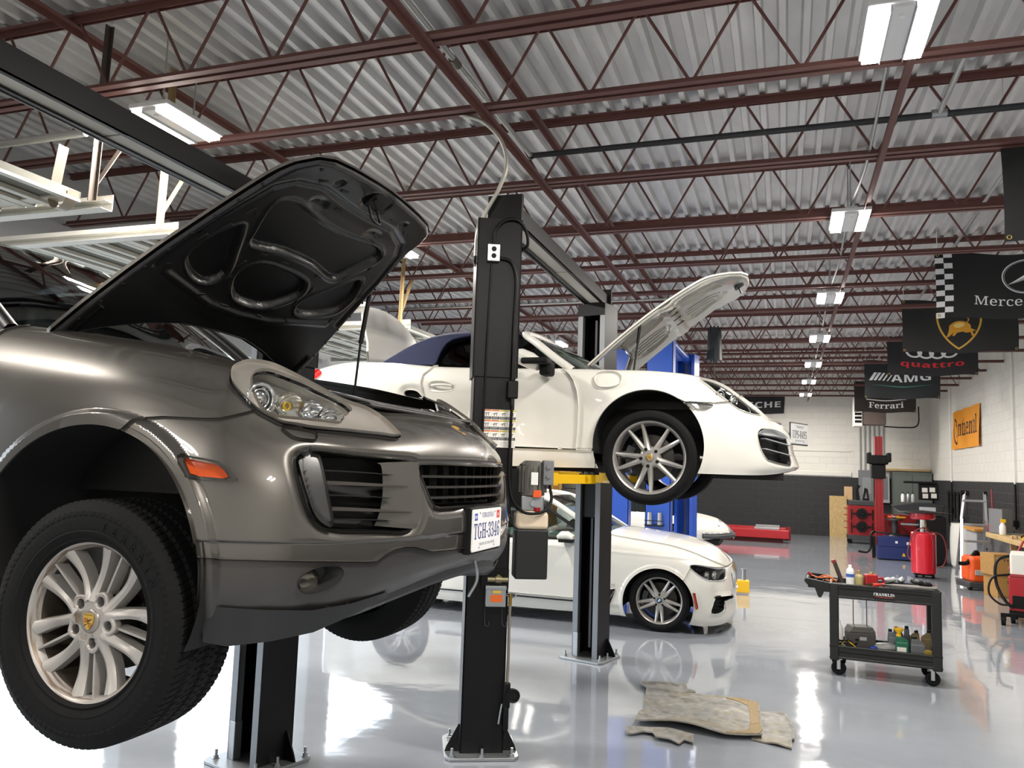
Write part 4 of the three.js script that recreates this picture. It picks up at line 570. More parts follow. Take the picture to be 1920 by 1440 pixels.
function liners(car, arches, wOut, depth = 0.34) { for (const s of [1, -1]) for (const [x, y, r] of arches) part(car, 'wheel_liner', [new THREE.CylinderGeometry(r + 0.015, r + 0.015, depth, 36, 1, true, 0, PI * 1.1).rotateX(PI / 2).rotateZ(PI - PI * 0.05 - PI / 2).translate(x, y, s * (wOut - depth / 2 - 0.02)), new THREE.CircleGeometry(r + 0.02, 30, -0.15, PI + 0.3).translate(x, y, s * (wOut - depth))], linerMat); }
const linerMat = std('#0b0b0c', 0.85, 0, { side: THREE.DoubleSide });
const lampLens = phys('#ffffff', 0.02, 0, { transmission: 1, thickness: 0, ior: 1.45 }), lampDark = std('#141618', 0.2, 0.2, { side: THREE.DoubleSide });

// ---------------------------------------------------------------- white roadster on the second lift
{
  const D = {"net":[[[-3.1,0.36,0.3],[-3.1,0.42,0.34],[-3.1,0.51,0.36],[-3.1,0.62,0.37],[-3.1,0.74,0.37],[-3.1,0.84,0.36],[-3.1,0.92,0.33],[-3.1,0.965,0.28],[-3.1,0.985,0.2]],[[-3.02,0.34,0.6],[-3.02,0.4,0.64],[-3.02,0.5,0.66],[-3.02,0.62,0.67],[-3.02,0.75,0.66],[-3.02,0.86,0.64],[-3.02,0.94,0.6],[-3.02,0.99,0.53],[-3.02,1.01,0.44]],[[-2.8,0.3,0.78],[-2.8,0.37,0.81],[-2.8,0.48,0.83],[-2.8,0.62,0.835],[-2.8,0.76,0.83],[-2.8,0.88,0.81],[-2.8,0.97,0.76],[-2.8,1.02,0.68],[-2.8,1.04,0.58]],[[-2.5,0.28,0.85],[-2.5,0.35,0.87],[-2.5,0.47,0.882],[-2.5,0.62,0.888],[-2.5,0.77,0.89],[-2.5,0.9,0.88],[-2.5,1.0,0.835],[-2.5,1.05,0.76],[-2.5,1.065,0.66]],[[-2.1,0.27,0.86],[-2.1,0.34,0.875],[-2.1,0.46,0.88],[-2.1,0.62,0.885],[-2.1,0.77,0.895],[-2.1,0.89,0.89],[-2.1,0.985,0.855],[-2.1,1.035,0.79],[-2.1,1.05,0.7]],[[-1.7,0.25,0.86],[-1.7,0.33,0.87],[-1.7,0.46,0.862],[-1.7,0.61,0.862],[-1.7,0.76,0.875],[-1.7,0.87,0.878],[-1.7,0.955,0.85],[-1.7,1.0,0.8],[-1.7,1.015,0.73]],[[-1.2,0.245,0.855],[-1.2,0.33,0.862],[-1.2,0.46,0.85],[-1.2,0.61,0.845],[-1.2,0.75,0.855],[-1.2,0.86,0.853],[-1.2,0.94,0.825],[-1.2,0.985,0.785],[-1.2,1.0,0.72]],[[-0.7,0.245,0.85],[-0.7,0.33,0.86],[-0.7,0.46,0.855],[-0.7,0.61,0.85],[-0.7,0.75,0.855],[-0.7,0.86,0.85],[-0.7,0.935,0.82],[-0.7,0.98,0.775],[-0.7,0.995,0.7]],[[-0.3,0.25,0.85],[-0.3,0.33,0.865],[-0.3,0.46,0.87],[-0.3,0.61,0.875],[-0.3,0.75,0.872],[-0.3,0.86,0.85],[-0.3,0.93,0.81],[-0.3,0.972,0.755],[-0.3,0.985,0.67]],[[0,0.235,0.84],[0,0.32,0.855],[0,0.45,0.868],[0,0.6,0.875],[0,0.74,0.872],[0,0.85,0.85],[0,0.92,0.81],[0,0.962,0.75],[0,0.975,0.66]],[[0.25,0.235,0.84],[0.25,0.31,0.855],[0.25,0.44,0.865],[0.25,0.58,0.868],[0.25,0.7,0.862],[0.25,0.8,0.84],[0.25,0.88,0.8],[0.25,0.932,0.735],[0.25,0.95,0.65]],[[0.45,0.235,0.83],[0.45,0.31,0.845],[0.45,0.43,0.852],[0.45,0.55,0.85],[0.45,0.66,0.835],[0.445,0.755,0.8],[0.44,0.83,0.755],[0.43,0.882,0.69],[0.42,0.905,0.6]],[[0.62,0.235,0.77],[0.62,0.3,0.79],[0.625,0.42,0.8],[0.62,0.52,0.795],[0.61,0.61,0.78],[0.6,0.695,0.75],[0.59,0.755,0.7],[0.58,0.8,0.625],[0.56,0.828,0.53]],[[0.765,0.24,0.67],[0.775,0.3,0.7],[0.775,0.42,0.7],[0.765,0.51,0.7],[0.755,0.58,0.68],[0.745,0.635,0.655],[0.73,0.68,0.605],[0.71,0.715,0.535],[0.68,0.742,0.45]],[[0.875,0.255,0.53],[0.885,0.305,0.55],[0.875,0.42,0.55],[0.865,0.5,0.545],[0.855,0.555,0.53],[0.835,0.595,0.5],[0.81,0.625,0.46],[0.78,0.655,0.4],[0.745,0.685,0.33]],[[0.95,0.275,0.36],[0.965,0.31,0.37],[0.94,0.42,0.37],[0.93,0.495,0.37],[0.92,0.545,0.36],[0.9,0.58,0.34],[0.87,0.61,0.31],[0.835,0.64,0.27],[0.79,0.675,0.22]],[[0.985,0.285,0.18],[1.0,0.315,0.18],[0.965,0.42,0.18],[0.955,0.49,0.18],[0.945,0.54,0.18],[0.925,0.575,0.17],[0.895,0.605,0.155],[0.855,0.64,0.135],[0.81,0.675,0.11]],[[0.995,0.29,0],[1.01,0.32,0],[0.975,0.42,0],[0.965,0.49,0],[0.955,0.54,0],[0.935,0.575,0],[0.905,0.605,0],[0.865,0.64,0],[0.82,0.675,0]]],"feat":{"headlight":[[0.3316,0.8945,0.7515],[0.3818,0.8933,0.7178],[0.4386,0.8782,0.6874],[0.5186,0.8396,0.647],[0.6009,0.7765,0.6445],[0.6766,0.7141,0.6413],[0.7452,0.6585,0.6172],[0.6959,0.6597,0.6926],[0.618,0.6825,0.7444],[0.5386,0.7338,0.7662],[0.4692,0.787,0.7711],[0.4102,0.8355,0.7677]],"marker":[[0.2506,0.7204,0.859],[0.3596,0.719,0.8414],[0.4368,0.7104,0.8228],[0.3949,0.681,0.8435],[0.3496,0.6739,0.8533],[0.2978,0.6789,0.8594]],"intake":[[0.7315,0.519,0.728],[0.7422,0.5474,0.7091],[0.7696,0.5618,0.6726],[0.8418,0.5574,0.5556],[0.9045,0.5308,0.4315],[0.9278,0.4715,0.391],[0.9427,0.3859,0.3892],[0.9506,0.3184,0.4095],[0.8873,0.3206,0.546],[0.8092,0.34,0.6664],[0.7706,0.3852,0.7058],[0.7429,0.4544,0.7273]],"drl":[[0.7402,0.5316,0.7169],[0.7697,0.5544,0.6765],[0.8418,0.5498,0.5627],[0.8987,0.5235,0.4536],[0.908,0.4998,0.4419],[0.8309,0.5089,0.6069],[0.7536,0.5144,0.7098]],"filler":[[-0.4109,0.8972,0.835],[-0.3914,0.9313,0.8122],[-0.3313,0.9454,0.7971],[-0.2544,0.9382,0.8013],[-0.2107,0.9035,0.8285],[-0.2179,0.8576,0.8508],[-0.2783,0.8346,0.8576],[-0.3537,0.8347,0.8571],[-0.3936,0.8578,0.8507]],"vent":[[-1.9245,0.7888,0.8886],[-1.8996,0.8087,0.8882],[-1.829,0.8052,0.8844],[-1.7862,0.7703,0.8799],[-1.7689,0.738,0.8767],[-1.8278,0.7504,0.881],[-1.9124,0.7653,0.8869]],"handle":[[-1.7216,0.8554,0.8802],[-1.6933,0.8793,0.8762],[-1.6106,0.8823,0.8712],[-1.533,0.8628,0.8696],[-1.5039,0.8368,0.8696],[-1.5302,0.807,0.8702],[-1.6057,0.7975,0.8734],[-1.6889,0.8008,0.8774],[-1.7145,0.8228,0.8799]],"taillamp":[[-2.8944,0.8776,0.7566],[-2.8613,0.9502,0.7402],[-2.8601,1.0005,0.6788],[-2.7335,0.9636,0.7978],[-2.7371,0.9262,0.8184],[-2.8024,0.9006,0.8011]]}};
  const car = thing('roadster', 'white roadster with navy soft top raised on the second lift, front lid open', 'car', [-0.91, 1.563, -6.5]);
  const F = D.feat, Pb = netSurface(D.net), ARCH = [[-0.01, 0.42, 0.392], [-2.43, 0.42, 0.395]], arch = (p) => Math.min(...ARCH.map(([x, y, r]) => Math.hypot(p.x - x, p.y - y) - r));
  const loop = (k, s = 4) => facet(smoothLoop(F[k], s)), FH = loop('headlight'), FI = loop('intake', 3), FD = loop('drl', 3), FM = loop('marker', 2), FF = loop('filler'), FV = loop('vent', 3), FT = loop('taillamp', 3), FHD = loop('handle');
  const P = (u, v) => { const p = Pb(u, v); if (p.z > 0.5) { const d = arch(p); if (d < 0.1) p.z += 0.010 * (1 - sstep(0.02, 0.07, d)); if (p.y < 0.385 && p.x > -2.1 && p.x < -0.36) p.z -= 0.006; const h = FHD.sd(p); if (h > -0.01) p.z -= 0.022 * sstep(-0.004, 0.03, h) * sstep(-0.05, 0.02, -Math.abs(p.y - 0.845) + 0.045); const iv = FV.sd(p); if (iv > -0.06 && p.x < -1.75) p.z -= 0.02 * sstep(-0.06, 0, iv); } const ii = FI.sd(p); if (p.x > 0.6 && ii > -0.03) p.x -= 0.012 * Math.pow(1 - Math.max(0, -ii) / 0.03, 2); return p; };
  const g = 0.0014, doorSd = sdPoly([[-1.70, 1.05], [-1.729, 0.975], [-1.775, 0.93], [-1.783, 0.87], [-1.77, 0.80], [-1.732, 0.70], [-1.66, 0.55], [-1.6, 0.45], [-1.54, 0.40], [-1.45, 0.388], [-1.0, 0.388], [-0.531, 0.382], [-0.518, 0.5], [-0.514, 0.696], [-0.53, 0.80], [-0.565, 0.88], [-0.61, 0.93], [-0.66, 0.965], [-0.7, 1.05]]);
  const vTop = (u, v) => (u > 9 ? 8 - 1.3 * sstep(12.6, 14.2, u) : 8) - v;
  const front = (p) => sdPoly([[0.23, 0.9], [0.225, 0.738], [0.25, 0.725], [0.44, 0.722], [0.52, 0.74], [0.56, 0.80], [0.6, 1.2], [1.4, 1.2], [1.4, -0.2], [0.1, -0.2], [0.1, 0.9]])(p.x, p.y);
  const fsd = sdPoly([[0.20, 0.75], [0.25, 0.728], [0.44, 0.724], [0.54, 0.735], [0.62, 0.80], [0.66, 1.2], [1.4, 1.2], [1.4, -0.2], [0.05, -0.2], [0.05, 0.75]]);
  const G = [0, 0, 0];
  const gBump = (p, u, v) => Math.min(fsd(p.x, p.y) - g, arch(p), -FH.sd(p) - g, -FI.sd(p), -FM.sd(p) - g, vTop(u, v) * 0.05);
  const gFend = (p, u, v) => Math.min(-fsd(p.x, p.y) - g, arch(p), -FH.sd(p) - g, -doorSd(p.x, p.y) - g, p.x + 0.9, -FF.sd(p) - g, p.y > 0.385 || p.x > -0.38 ? 1 : (p.y - 0.385), vTop(u, v) * 0.05 + 0.001);
  const gDoor = (p) => doorSd(p.x, p.y) - g;
  const gRear = (p) => Math.min(-doorSd(p.x, p.y) - g, arch(p), -0.95 - p.x, -FV.sd(p), -FT.sd(p) - g, p.y - (p.x > -2.05 ? 0.382 : -1));
  const gSill = (p) => Math.min(0.378 - p.y, arch(p), -0.385 - p.x, p.x + 2.06);
  const B = clipped(P, [9, 17, 190], [0, 8, 110], gBump, { out: -1 }), FE = clipped(P, [6, 14, 170], [0, 8, 100], gFend, { out: -1, skirt: 0.02 }), DO = clipped(P, [4, 9, 130], [0, 8, 90], gDoor, { out: -1 }), RE = clipped(P, [0, 7, 130], [0, 8, 90], gRear, { out: -1 }), SI = clipped(P, [3.5, 9, 80], [0, 3, 30], gSill, { out: -1 }), FL = clipped(P, [7, 9.5, 70], [4.5, 8, 50], (p) => FF.sd(p), { out: -1 });
  part(car, 'front_bumper', [B, mirrored(B)], whitePaint);
  for (const f of [(x) => x, mirrored]) {
    part(car, 'front_fender', f(FE), whitePaint); part(car, 'door', f(DO), whitePaint); part(car, 'rear_quarter', f(RE), whitePaint); part(car, 'sill', f(SI), whitePaint);
    const hl = new THREE.Group(); hl.name = 'headlight'; car.add(hl); const pk = pocket(FH, V(-0.6, -0.2, -0.6).normalize(), 0.07, 0.9);
    part(hl, 'lamp_bowl', f(merge([pk.wall, pk.back])), lampDark); part(hl, 'lens', f(clipped(P, [10, 14.5, 100], [3.5, 8, 80], (p) => FH.sd(p) - 0.002, { out: -1, offset: 0.001 })), lampLens);
    for (const [t, r] of [[0.28, 0.05], [0.6, 0.042]]) { const a = FH.L[Math.floor(FH.L.length * 0.0)], c = FH.at((t - 0.45) * 0.36, (t - 0.45) * -0.06, -0.02); part(hl, 'projector', f(merge([new THREE.TorusGeometry(r, 0.007, 8, 28).rotateY(PI / 2 - 0.5).translate(c.x, c.y, c.z), new THREE.SphereGeometry(r * 0.8, 20, 12).translate(c.x - 0.015, c.y, c.z - 0.012)])), M.chrome); }
    part(hl, 'light_blade', f(merge([tube([F.headlight[5], F.headlight[7], F.headlight[8]].map(([x, y, w]) => [x - 0.02, y + 0.012, w - 0.02]), 0.006)])), M.chrome);
    const ip = pocket(FI, V(-0.9, 0, -0.4).normalize(), 0.07, 0.92); part(car, 'intake', f(merge([ip.wall, ip.back])), std('#111214', 0.5, 0, { side: THREE.DoubleSide }));
    for (const y of [0.472, 0.402]) part(car, 'intake_blade', f(merge([beam([0.765, y + 0.02, 0.715], [0.935, y - 0.015, 0.40], 0.04, 0.007)])), M.alu);
    part(car, 'daytime_lamp', f(clipped(P, [11, 16, 90], [2, 6, 60], (p) => FD.sd(p), { out: -1, offset: 0.0, skirt: 0.03 })), std('#d4d6d8', 0.15, 0.5), 'clear running lamp');
    part(car, 'side_marker', f(clipped(P, [9.5, 12.5, 80], [3, 6, 50], (p) => FM.sd(p), { out: -1, offset: 0.001 })), phys('#8f8f8c', 0.1, 0.5, { clearcoat: 1 }));
    const vp = pocket(FV, V(-0.3, 0, -0.9).normalize(), 0.06, 0.9); part(car, 'side_vent', f(merge([vp.wall, vp.back])), linerMat);
    part(car, 'tail_lamp', f(clipped(P, [0, 3.5, 80], [4, 8, 60], (p) => FT.sd(p), { out: -1, offset: 0.002 })), phys('#c20f17', 0.1, 0, { clearcoat: 1 }), 'red tail lamp');
    part(car, 'door_handle', f(merge([tube([[-1.70, 0.845, 0.868], [-1.66, 0.85, 0.885], [-1.58, 0.85, 0.885], [-1.53, 0.843, 0.868]], 0.011, 20), new THREE.TubeGeometry(new THREE.CatmullRomCurve3(FHD.L.map((p) => p.clone()), true), 60, 0.002, 5, true)])), whitePaint);
    part(car, 'mirror', f(merge([rib([[-0.79, 0.985], [-0.86, 1.02], [-0.93, 1.05], [-0.99, 1.06]], (t) => ring(0, 0, 1, 14).map(([a, b]) => [a * (0.045 + 0.018 * Math.sin(t * PI)), 0.98 + b * 0.09 * (0.75 + 0.4 * Math.sin(t * PI))]))])), whitePaint);
    part(car, 'mirror_foot', f(merge([rbox(-0.905, -0.70, 0.985, 1.03, 0.93, 1.09, 0.018, 3), rbox(-0.79, -0.70, 0.91, 1.02, 0.86, 1.0, 0.025, 3)])), M.blackMatte, 'black mirror arm');
    part(car, 'windscreen_frame', f(merge([tube([[-0.60, 0.975, 0.74], [-0.74, 1.07, 0.715], [-0.90, 1.19, 0.67], [-1.02, 1.27, 0.60], [-1.05, 1.295, 0.52], [-1.03, 1.31, 0.3], [-1.02, 1.315, 0]], 0.03, 60)])), whitePaint);
    part(car, 'side_window', f(stripBetween([V(-0.72, 1.0, 0.72), V(-1.05, 1.01, 0.735), V(-1.4, 1.02, 0.735), V(-1.70, 1.03, 0.72)], [V(-0.95, 1.21, 0.655), V(-1.1, 1.27, 0.61), V(-1.42, 1.27, 0.615), V(-1.66, 1.2, 0.65)], false)), phys('#5f6a66', 0.02, 0, { transmission: 1, thickness: 0, side: THREE.DoubleSide }));
  }
  part(car, 'filler_flap', FL, whitePaint);
  // soft top
  const ST = netSurface([[-2.32, 1.05, 0.62, 1.07], [-2.2, 1.05, 0.66, 1.15], [-2.0, 1.04, 0.70, 1.27], [-1.8, 1.03, 0.725, 1.345], [-1.55, 1.02, 0.735, 1.37], [-1.3, 1.015, 0.735, 1.36], [-1.05, 1.01, 0.73, 1.325]].map(([x, yb, wb, yt]) => [[0, 1], [0.3, 0.98], [0.6, 0.94], [0.85, 0.80], [0.93, 0.62], [0.97, 0.32], [1, 0]].map(([w, h]) => [x, yb + (yt - yb) * h, wb * w])), false);
  const win = sdPoly(smoothLoop([[-1.73, 1.0], [-1.725, 1.05], [-1.71, 1.11], [-1.66, 1.205], [-1.55, 1.252], [-1.3, 1.275], [-1.0, 1.275], [-0.9, 1.0], [-1.3, 0.99]], 2));
  const st = clipped(ST, [0, 6, 90], [0, 6, 80], (p) => (p.z > 0.5 ? -win(p.x, p.y) : 1), { out: 1, skirt: 0.015 }); part(car, 'soft_top', [st, mirrored(st)], std('#1b2140', 0.85));
  const tint = phys('#9aa6a0', 0.02, 0, { transmission: 1, thickness: 0, side: THREE.DoubleSide });
  const ws = netSurface([0, 0.33, 0.66, 1].map((s) => [0, 0.4, 0.75, 1].map((t) => [-0.36 - 0.22 * t * t - (0.66 - 0.2 * t * t) * s, 0.985 + 0.32 * s + 0.025 * Math.sin(s * PI), (0.73 - 0.12 * s) * t])), false), wsg = clipped(ws, [0, 3, 16], [0, 3, 14], null, { out: 1, skirt: 0 }); part(car, 'windscreen', [wsg, mirrored(wsg)], tint);
  part(car, 'interior', [rbox(-0.95, -0.55, 0.75, 0.97, -0.66, 0.66, 0.05), box(-2.2, -0.5, 0.3, 0.4, -0.7, 0.7), box(-2.25, -2.15, 0.4, 1.04, -0.68, 0.68), rbox(-1.95, -1.78, 0.5, 1.12, 0.12, 0.58, 0.06), rbox(-1.95, -1.78, 0.5, 1.12, -0.58, -0.12, 0.06)], M.blackMatte);
  part(car, 'underbody', [box(-2.9, -0.42, 0.22, 0.3, -0.74, 0.74), box(-0.4, 0.42, 0.27, 0.33, -0.46, 0.46), box(0.4, 0.9, 0.205, 0.26, -0.5, 0.5), box(-0.42, 0.75, 0.55, 0.62, -0.5, 0.5)], M.black);
  part(car, 'rear_deck', [rbox(-3.06, -2.45, 0.86, 1.0, -0.60, 0.60, 0.05, 3), rbox(-3.13, -2.9, 0.36, 0.98, -0.42, 0.42, 0.08, 3)], whitePaint);
  // rear lid standing open
  const rl = (s, w) => V(-2.42 - 0.26 * s / 0.6 + 0.05 * (1 - (w / 0.56) ** 2) + 0.07 * Math.sin(s / 0.6 * PI) * 0.8, 1.05 + s * 0.98, w), rlS = sdPoly(smoothLoop([[0, -0.54], [0, 0], [0, 0.54], [0.2, 0.55], [0.42, 0.5], [0.55, 0.36], [0.6, 0.15], [0.6, -0.15], [0.55, -0.36], [0.42, -0.5], [0.2, -0.55]], 3));
  part(car, 'rear_lid', [clipped(rl, [-0.02, 0.62, 50], [-0.57, 0.57, 60], (p, u, v) => rlS(u, v), { out: 1, skirt: 0.02 }), clipped((s, w) => rl(s, w).add(V(-0.02, 0, 0)), [-0.02, 0.62, 40], [-0.57, 0.57, 40], (p, u, v) => rlS(u, v), { out: -1, skirt: 0 })], whitePaint);
  // front lid swung up
  const lid = new THREE.Group(); lid.name = 'front_lid'; car.add(lid); lid.position.set(-0.53, 1.02, 0); lid.rotation.z = 35.5 * PI / 180;
  const oh = [[0.27, 0], [0.25, 0.28], [0.14, 0.48], [0.0, 0.575], [0.02, 0.615], [0.25, 0.635], [0.6, 0.625], [0.95, 0.585], [1.15, 0.53], [1.28, 0.44], [1.36, 0.31], [1.40, 0.15], [1.41, 0]], OUT = sdPoly([...oh, ...oh.slice(1, -1).reverse().map(([a, w]) => [a, -w])]);
  const crown = (a, w) => 0.05 * (1 - Math.pow(Math.abs(w) / 0.64, 2.2)) + 0.05 * Math.sin(Math.min(1, a / 1.4) * PI) - 0.09 * sstep(1.05, 1.45, a);
  const pk2 = [[[0.25, 0.1], [0.33, 0.44], [0.62, 0.42], [0.66, 0.1]], [[0.84, 0.09], [0.86, 0.40], [1.12, 0.33], [1.2, 0.09]]].flatMap((p) => [p, p.map(([a, w]) => [a, -w])]).map((p) => sdPoly(smoothLoop(p, 4)));
  const inner = (a, w) => { let h = crown(a, w) - 0.035; for (const s of pk2) { const d = s(a, w); h += 0.026 * sstep(-0.01, 0.02, d) - 0.02 * sstep(0.035, 0.045, d) * sstep(-0.2, 0.35, Math.sin(w * 82)); } h -= 0.012 * Math.exp(-Math.pow((a - 0.75) / 0.05, 4)); h += 0.022 * (1 - sstep(0, 0.035, OUT(a, w))); return h; };
  part(lid, 'lid_skin', [clipped((a, w) => V(a, crown(a, w), w), [-0.01, 1.42, 70], [-0.65, 0.65, 70], (p) => OUT(p.x, p.z), { out: -1, skirt: 0.014 })], whitePaint);
  part(lid, 'lid_frame', [clipped((a, w) => V(a, inner(a, w), w), [-0.01, 1.42, 150], [-0.65, 0.65, 150], (p) => OUT(p.x, p.z) - 0.012, { out: 1, skirt: 0 })], paintMat('#cfcdc4', 0.4));
  for (let k = 0; k < 4; k++) { const a = 0.775, w = 0.27 - k * 0.18; part(lid, 'lid_slot', [box(a - 0.04, a + 0.03, inner(a, w) - 0.003, inner(a, w) + 0.002, w - 0.01, w + 0.01)], M.black); }
  part(lid, 'lid_latch', [rbox(1.27, 1.35, inner(1.3, 0) - 0.02, inner(1.3, 0), -0.05, 0.05, 0.006), bar([1.3, inner(1.3, 0) - 0.01, 0], [1.29, inner(1.3, 0) - 0.07, 0], 0.008)], M.darkGrey);
  part(car, 'lid_strut', [bar([-0.17, 0.98, 0.58], [-0.13, 1.33, 0.56], 0.007), bar([-0.145, 1.2, 0.568], [-0.13, 1.34, 0.56], 0.012)], M.black);
  part(car, 'strut_tower', [lathe([[0.1, 0], [0.1, 0.16], [0.085, 0.2], [0.0, 0.21]], 24).translate(0.05, 0.78, 0.42)], std('#9c9a93', 0.5));
  part(car, 'luggage_tray', [box(-0.35, 0.5, 0.70, 0.76, -0.55, 0.55), box(0.5, 0.8, 0.5, 0.56, -0.4, 0.4)], M.black);
  licensePlate(car, 'UPS-8495', { ink: '#2b2b2e' }, [1.015, 0.56, 0.05], [0, PI / 2 - 0.42, 0]); const pf = part(car, 'plate_frame', [rbox(-0.162, 0.162, -0.086, 0.086, -0.012, -0.002, 0.005)], M.darkGrey); pf.position.set(1.015, 0.56, 0.05); pf.rotation.y = PI / 2 - 0.42; part(car, 'plate_bracket', [rbox(0.93, 1.0, 0.52, 0.57, -0.04, 0.08, 0.01)], M.blackMatte);
  liners(car, ARCH, 0.86);
  const wh = spokeWheel('wheel', { R: 0.337, rIn: 0.256, W: 0.24, V: 5, half: 23, hubHalf: 26, a0: 8, spokeW: 0.0165, capTex: 'crest', discR: 0.165, big: true });
  putWheels(car, wh, [0, -2.43], 0.337, 0.755);
}

// ---------------------------------------------------------------- white saloon on the floor
const blueBadge = canvasTex(64, 64, (c) => { c.fillStyle = '#17181b'; c.fillRect(0, 0, 64, 64); for (let k = 0; k < 4; k++) { c.fillStyle = k % 2 ? '#e9eef2' : '#2f86c8'; c.beginPath(); c.moveTo(32, 32); c.arc(32, 32, 20, k * PI / 2, (k + 1) * PI / 2); c.fill(); } });
{
  const D = {"net":[[[-4.35,0.27,0.66],[-4.35,0.32,0.74],[-4.35,0.43,0.78],[-4.35,0.56,0.79],[-4.35,0.7,0.79],[-4.35,0.8,0.78],[-4.35,0.9,0.76],[-4.35,0.98,0.72],[-4.35,1.03,0.62],[-4.35,1.05,0.4],[-4.35,1.06,0]],[[-3.7,0.16,0.87],[-3.7,0.22,0.89],[-3.7,0.36,0.92],[-3.7,0.5,0.93],[-3.7,0.65,0.935],[-3.7,0.77,0.93],[-3.7,0.88,0.915],[-3.7,0.97,0.875],[-3.7,1.03,0.75],[-3.7,1.06,0.4],[-3.7,1.07,0]],[[-2.6,0.13,0.9],[-2.6,0.19,0.915],[-2.6,0.34,0.925],[-2.6,0.5,0.93],[-2.6,0.65,0.94],[-2.6,0.77,0.94],[-2.6,0.87,0.925],[-2.6,0.94,0.885],[-2.6,0.975,0.8],[-2.6,0.985,0.4],[-2.6,0.985,0]],[[-1.6,0.13,0.9],[-1.6,0.19,0.915],[-1.6,0.34,0.925],[-1.6,0.5,0.93],[-1.6,0.65,0.94],[-1.6,0.77,0.94],[-1.6,0.87,0.925],[-1.6,0.94,0.885],[-1.6,0.975,0.8],[-1.6,0.985,0.4],[-1.6,0.985,0]],[[-1.05,0.135,0.9],[-1.05,0.195,0.92],[-1.05,0.34,0.928],[-1.05,0.5,0.932],[-1.05,0.65,0.94],[-1.05,0.77,0.94],[-1.05,0.875,0.925],[-1.05,0.95,0.88],[-1.05,0.995,0.79],[-1.05,1.03,0.4],[-1.05,1.04,0]],[[-0.6,0.14,0.9],[-0.6,0.2,0.92],[-0.6,0.34,0.93],[-0.6,0.5,0.935],[-0.6,0.65,0.94],[-0.6,0.77,0.938],[-0.6,0.88,0.92],[-0.6,0.965,0.87],[-0.6,1.025,0.76],[-0.6,1.08,0.4],[-0.6,1.095,0]],[[-0.2,0.14,0.9],[-0.2,0.2,0.92],[-0.2,0.34,0.935],[-0.2,0.49,0.94],[-0.2,0.63,0.94],[-0.2,0.74,0.935],[-0.2,0.84,0.912],[-0.2,0.925,0.86],[-0.2,0.99,0.74],[-0.2,1.045,0.4],[-0.2,1.06,0]],[[0.15,0.14,0.9],[0.15,0.2,0.92],[0.15,0.34,0.935],[0.15,0.48,0.94],[0.15,0.62,0.935],[0.15,0.72,0.925],[0.15,0.81,0.895],[0.15,0.89,0.83],[0.15,0.955,0.7],[0.15,1.005,0.38],[0.15,1.015,0]],[[0.4,0.1,0.86],[0.4,0.17,0.89],[0.4,0.31,0.91],[0.4,0.45,0.915],[0.4,0.58,0.905],[0.4,0.68,0.885],[0.395,0.77,0.845],[0.385,0.85,0.77],[0.365,0.913,0.63],[0.33,0.962,0.35],[0.3,0.985,0]],[[0.56,0.1,0.8],[0.575,0.17,0.83],[0.58,0.31,0.85],[0.58,0.44,0.85],[0.575,0.56,0.84],[0.565,0.65,0.81],[0.555,0.735,0.765],[0.53,0.81,0.69],[0.495,0.868,0.56],[0.445,0.928,0.31],[0.42,0.953,0]],[[0.67,0.11,0.67],[0.69,0.18,0.7],[0.69,0.31,0.71],[0.685,0.43,0.71],[0.675,0.54,0.7],[0.665,0.63,0.68],[0.65,0.71,0.64],[0.62,0.775,0.57],[0.58,0.83,0.455],[0.525,0.895,0.26],[0.5,0.922,0]],[[0.735,0.12,0.48],[0.755,0.19,0.5],[0.75,0.31,0.5],[0.745,0.42,0.5],[0.735,0.53,0.49],[0.725,0.62,0.48],[0.71,0.695,0.45],[0.68,0.752,0.4],[0.64,0.803,0.32],[0.585,0.866,0.19],[0.56,0.893,0]],[[0.765,0.12,0.25],[0.785,0.19,0.26],[0.775,0.31,0.26],[0.77,0.42,0.26],[0.76,0.53,0.255],[0.75,0.62,0.25],[0.735,0.69,0.235],[0.708,0.738,0.21],[0.668,0.79,0.17],[0.615,0.847,0.1],[0.593,0.872,0]],[[0.775,0.12,0],[0.795,0.19,0],[0.785,0.31,0],[0.78,0.42,0],[0.77,0.53,0],[0.76,0.62,0],[0.745,0.69,0],[0.718,0.737,0],[0.678,0.787,0],[0.628,0.84,0],[0.604,0.865,0]]],"feat":{"headlight":[[0.3283,0.7432,0.8845],[0.3586,0.7656,0.863],[0.4531,0.759,0.8233],[0.5528,0.7375,0.7647],[0.6248,0.7205,0.6805],[0.6831,0.7094,0.5384],[0.6979,0.6615,0.5571],[0.6962,0.6136,0.6057],[0.6546,0.6,0.7184],[0.5963,0.6007,0.8052],[0.5353,0.6069,0.8518],[0.472,0.6346,0.8728],[0.3946,0.6826,0.8858]],"vent":[[-0.639,0.2532,0.9251],[-0.5646,0.4351,0.9336],[-0.5091,0.4464,0.9347],[-0.5086,0.4128,0.9338],[-0.5763,0.2384,0.9242],[-0.6319,0.2334,0.9237]],"marker":[[0.364,0.4692,0.9212],[0.3895,0.4642,0.9166],[0.4069,0.3808,0.913],[0.4237,0.2967,0.9041],[0.3982,0.2886,0.9082],[0.3814,0.3793,0.9177]],"fog":[[0.5604,0.2535,0.8555],[0.574,0.3349,0.8553],[0.5977,0.4121,0.8375],[0.6356,0.4289,0.7953],[0.7553,0.4067,0.4393],[0.7603,0.3721,0.4102],[0.6959,0.3737,0.6932],[0.6944,0.2829,0.7007],[0.6365,0.2462,0.7909]]}};
  const car = thing('saloon_car', 'white saloon standing on the floor behind the raised roadster', 'car', [-1.348, 0, -10.2]);
  const F = D.feat, Pb = netSurface(D.net), ARCH = [[-0.02, 0.31, 0.398], [-3.23, 0.31, 0.398]], arch = (p) => Math.min(...ARCH.map(([x, y, r]) => Math.hypot(p.x - x, p.y - y) - r));
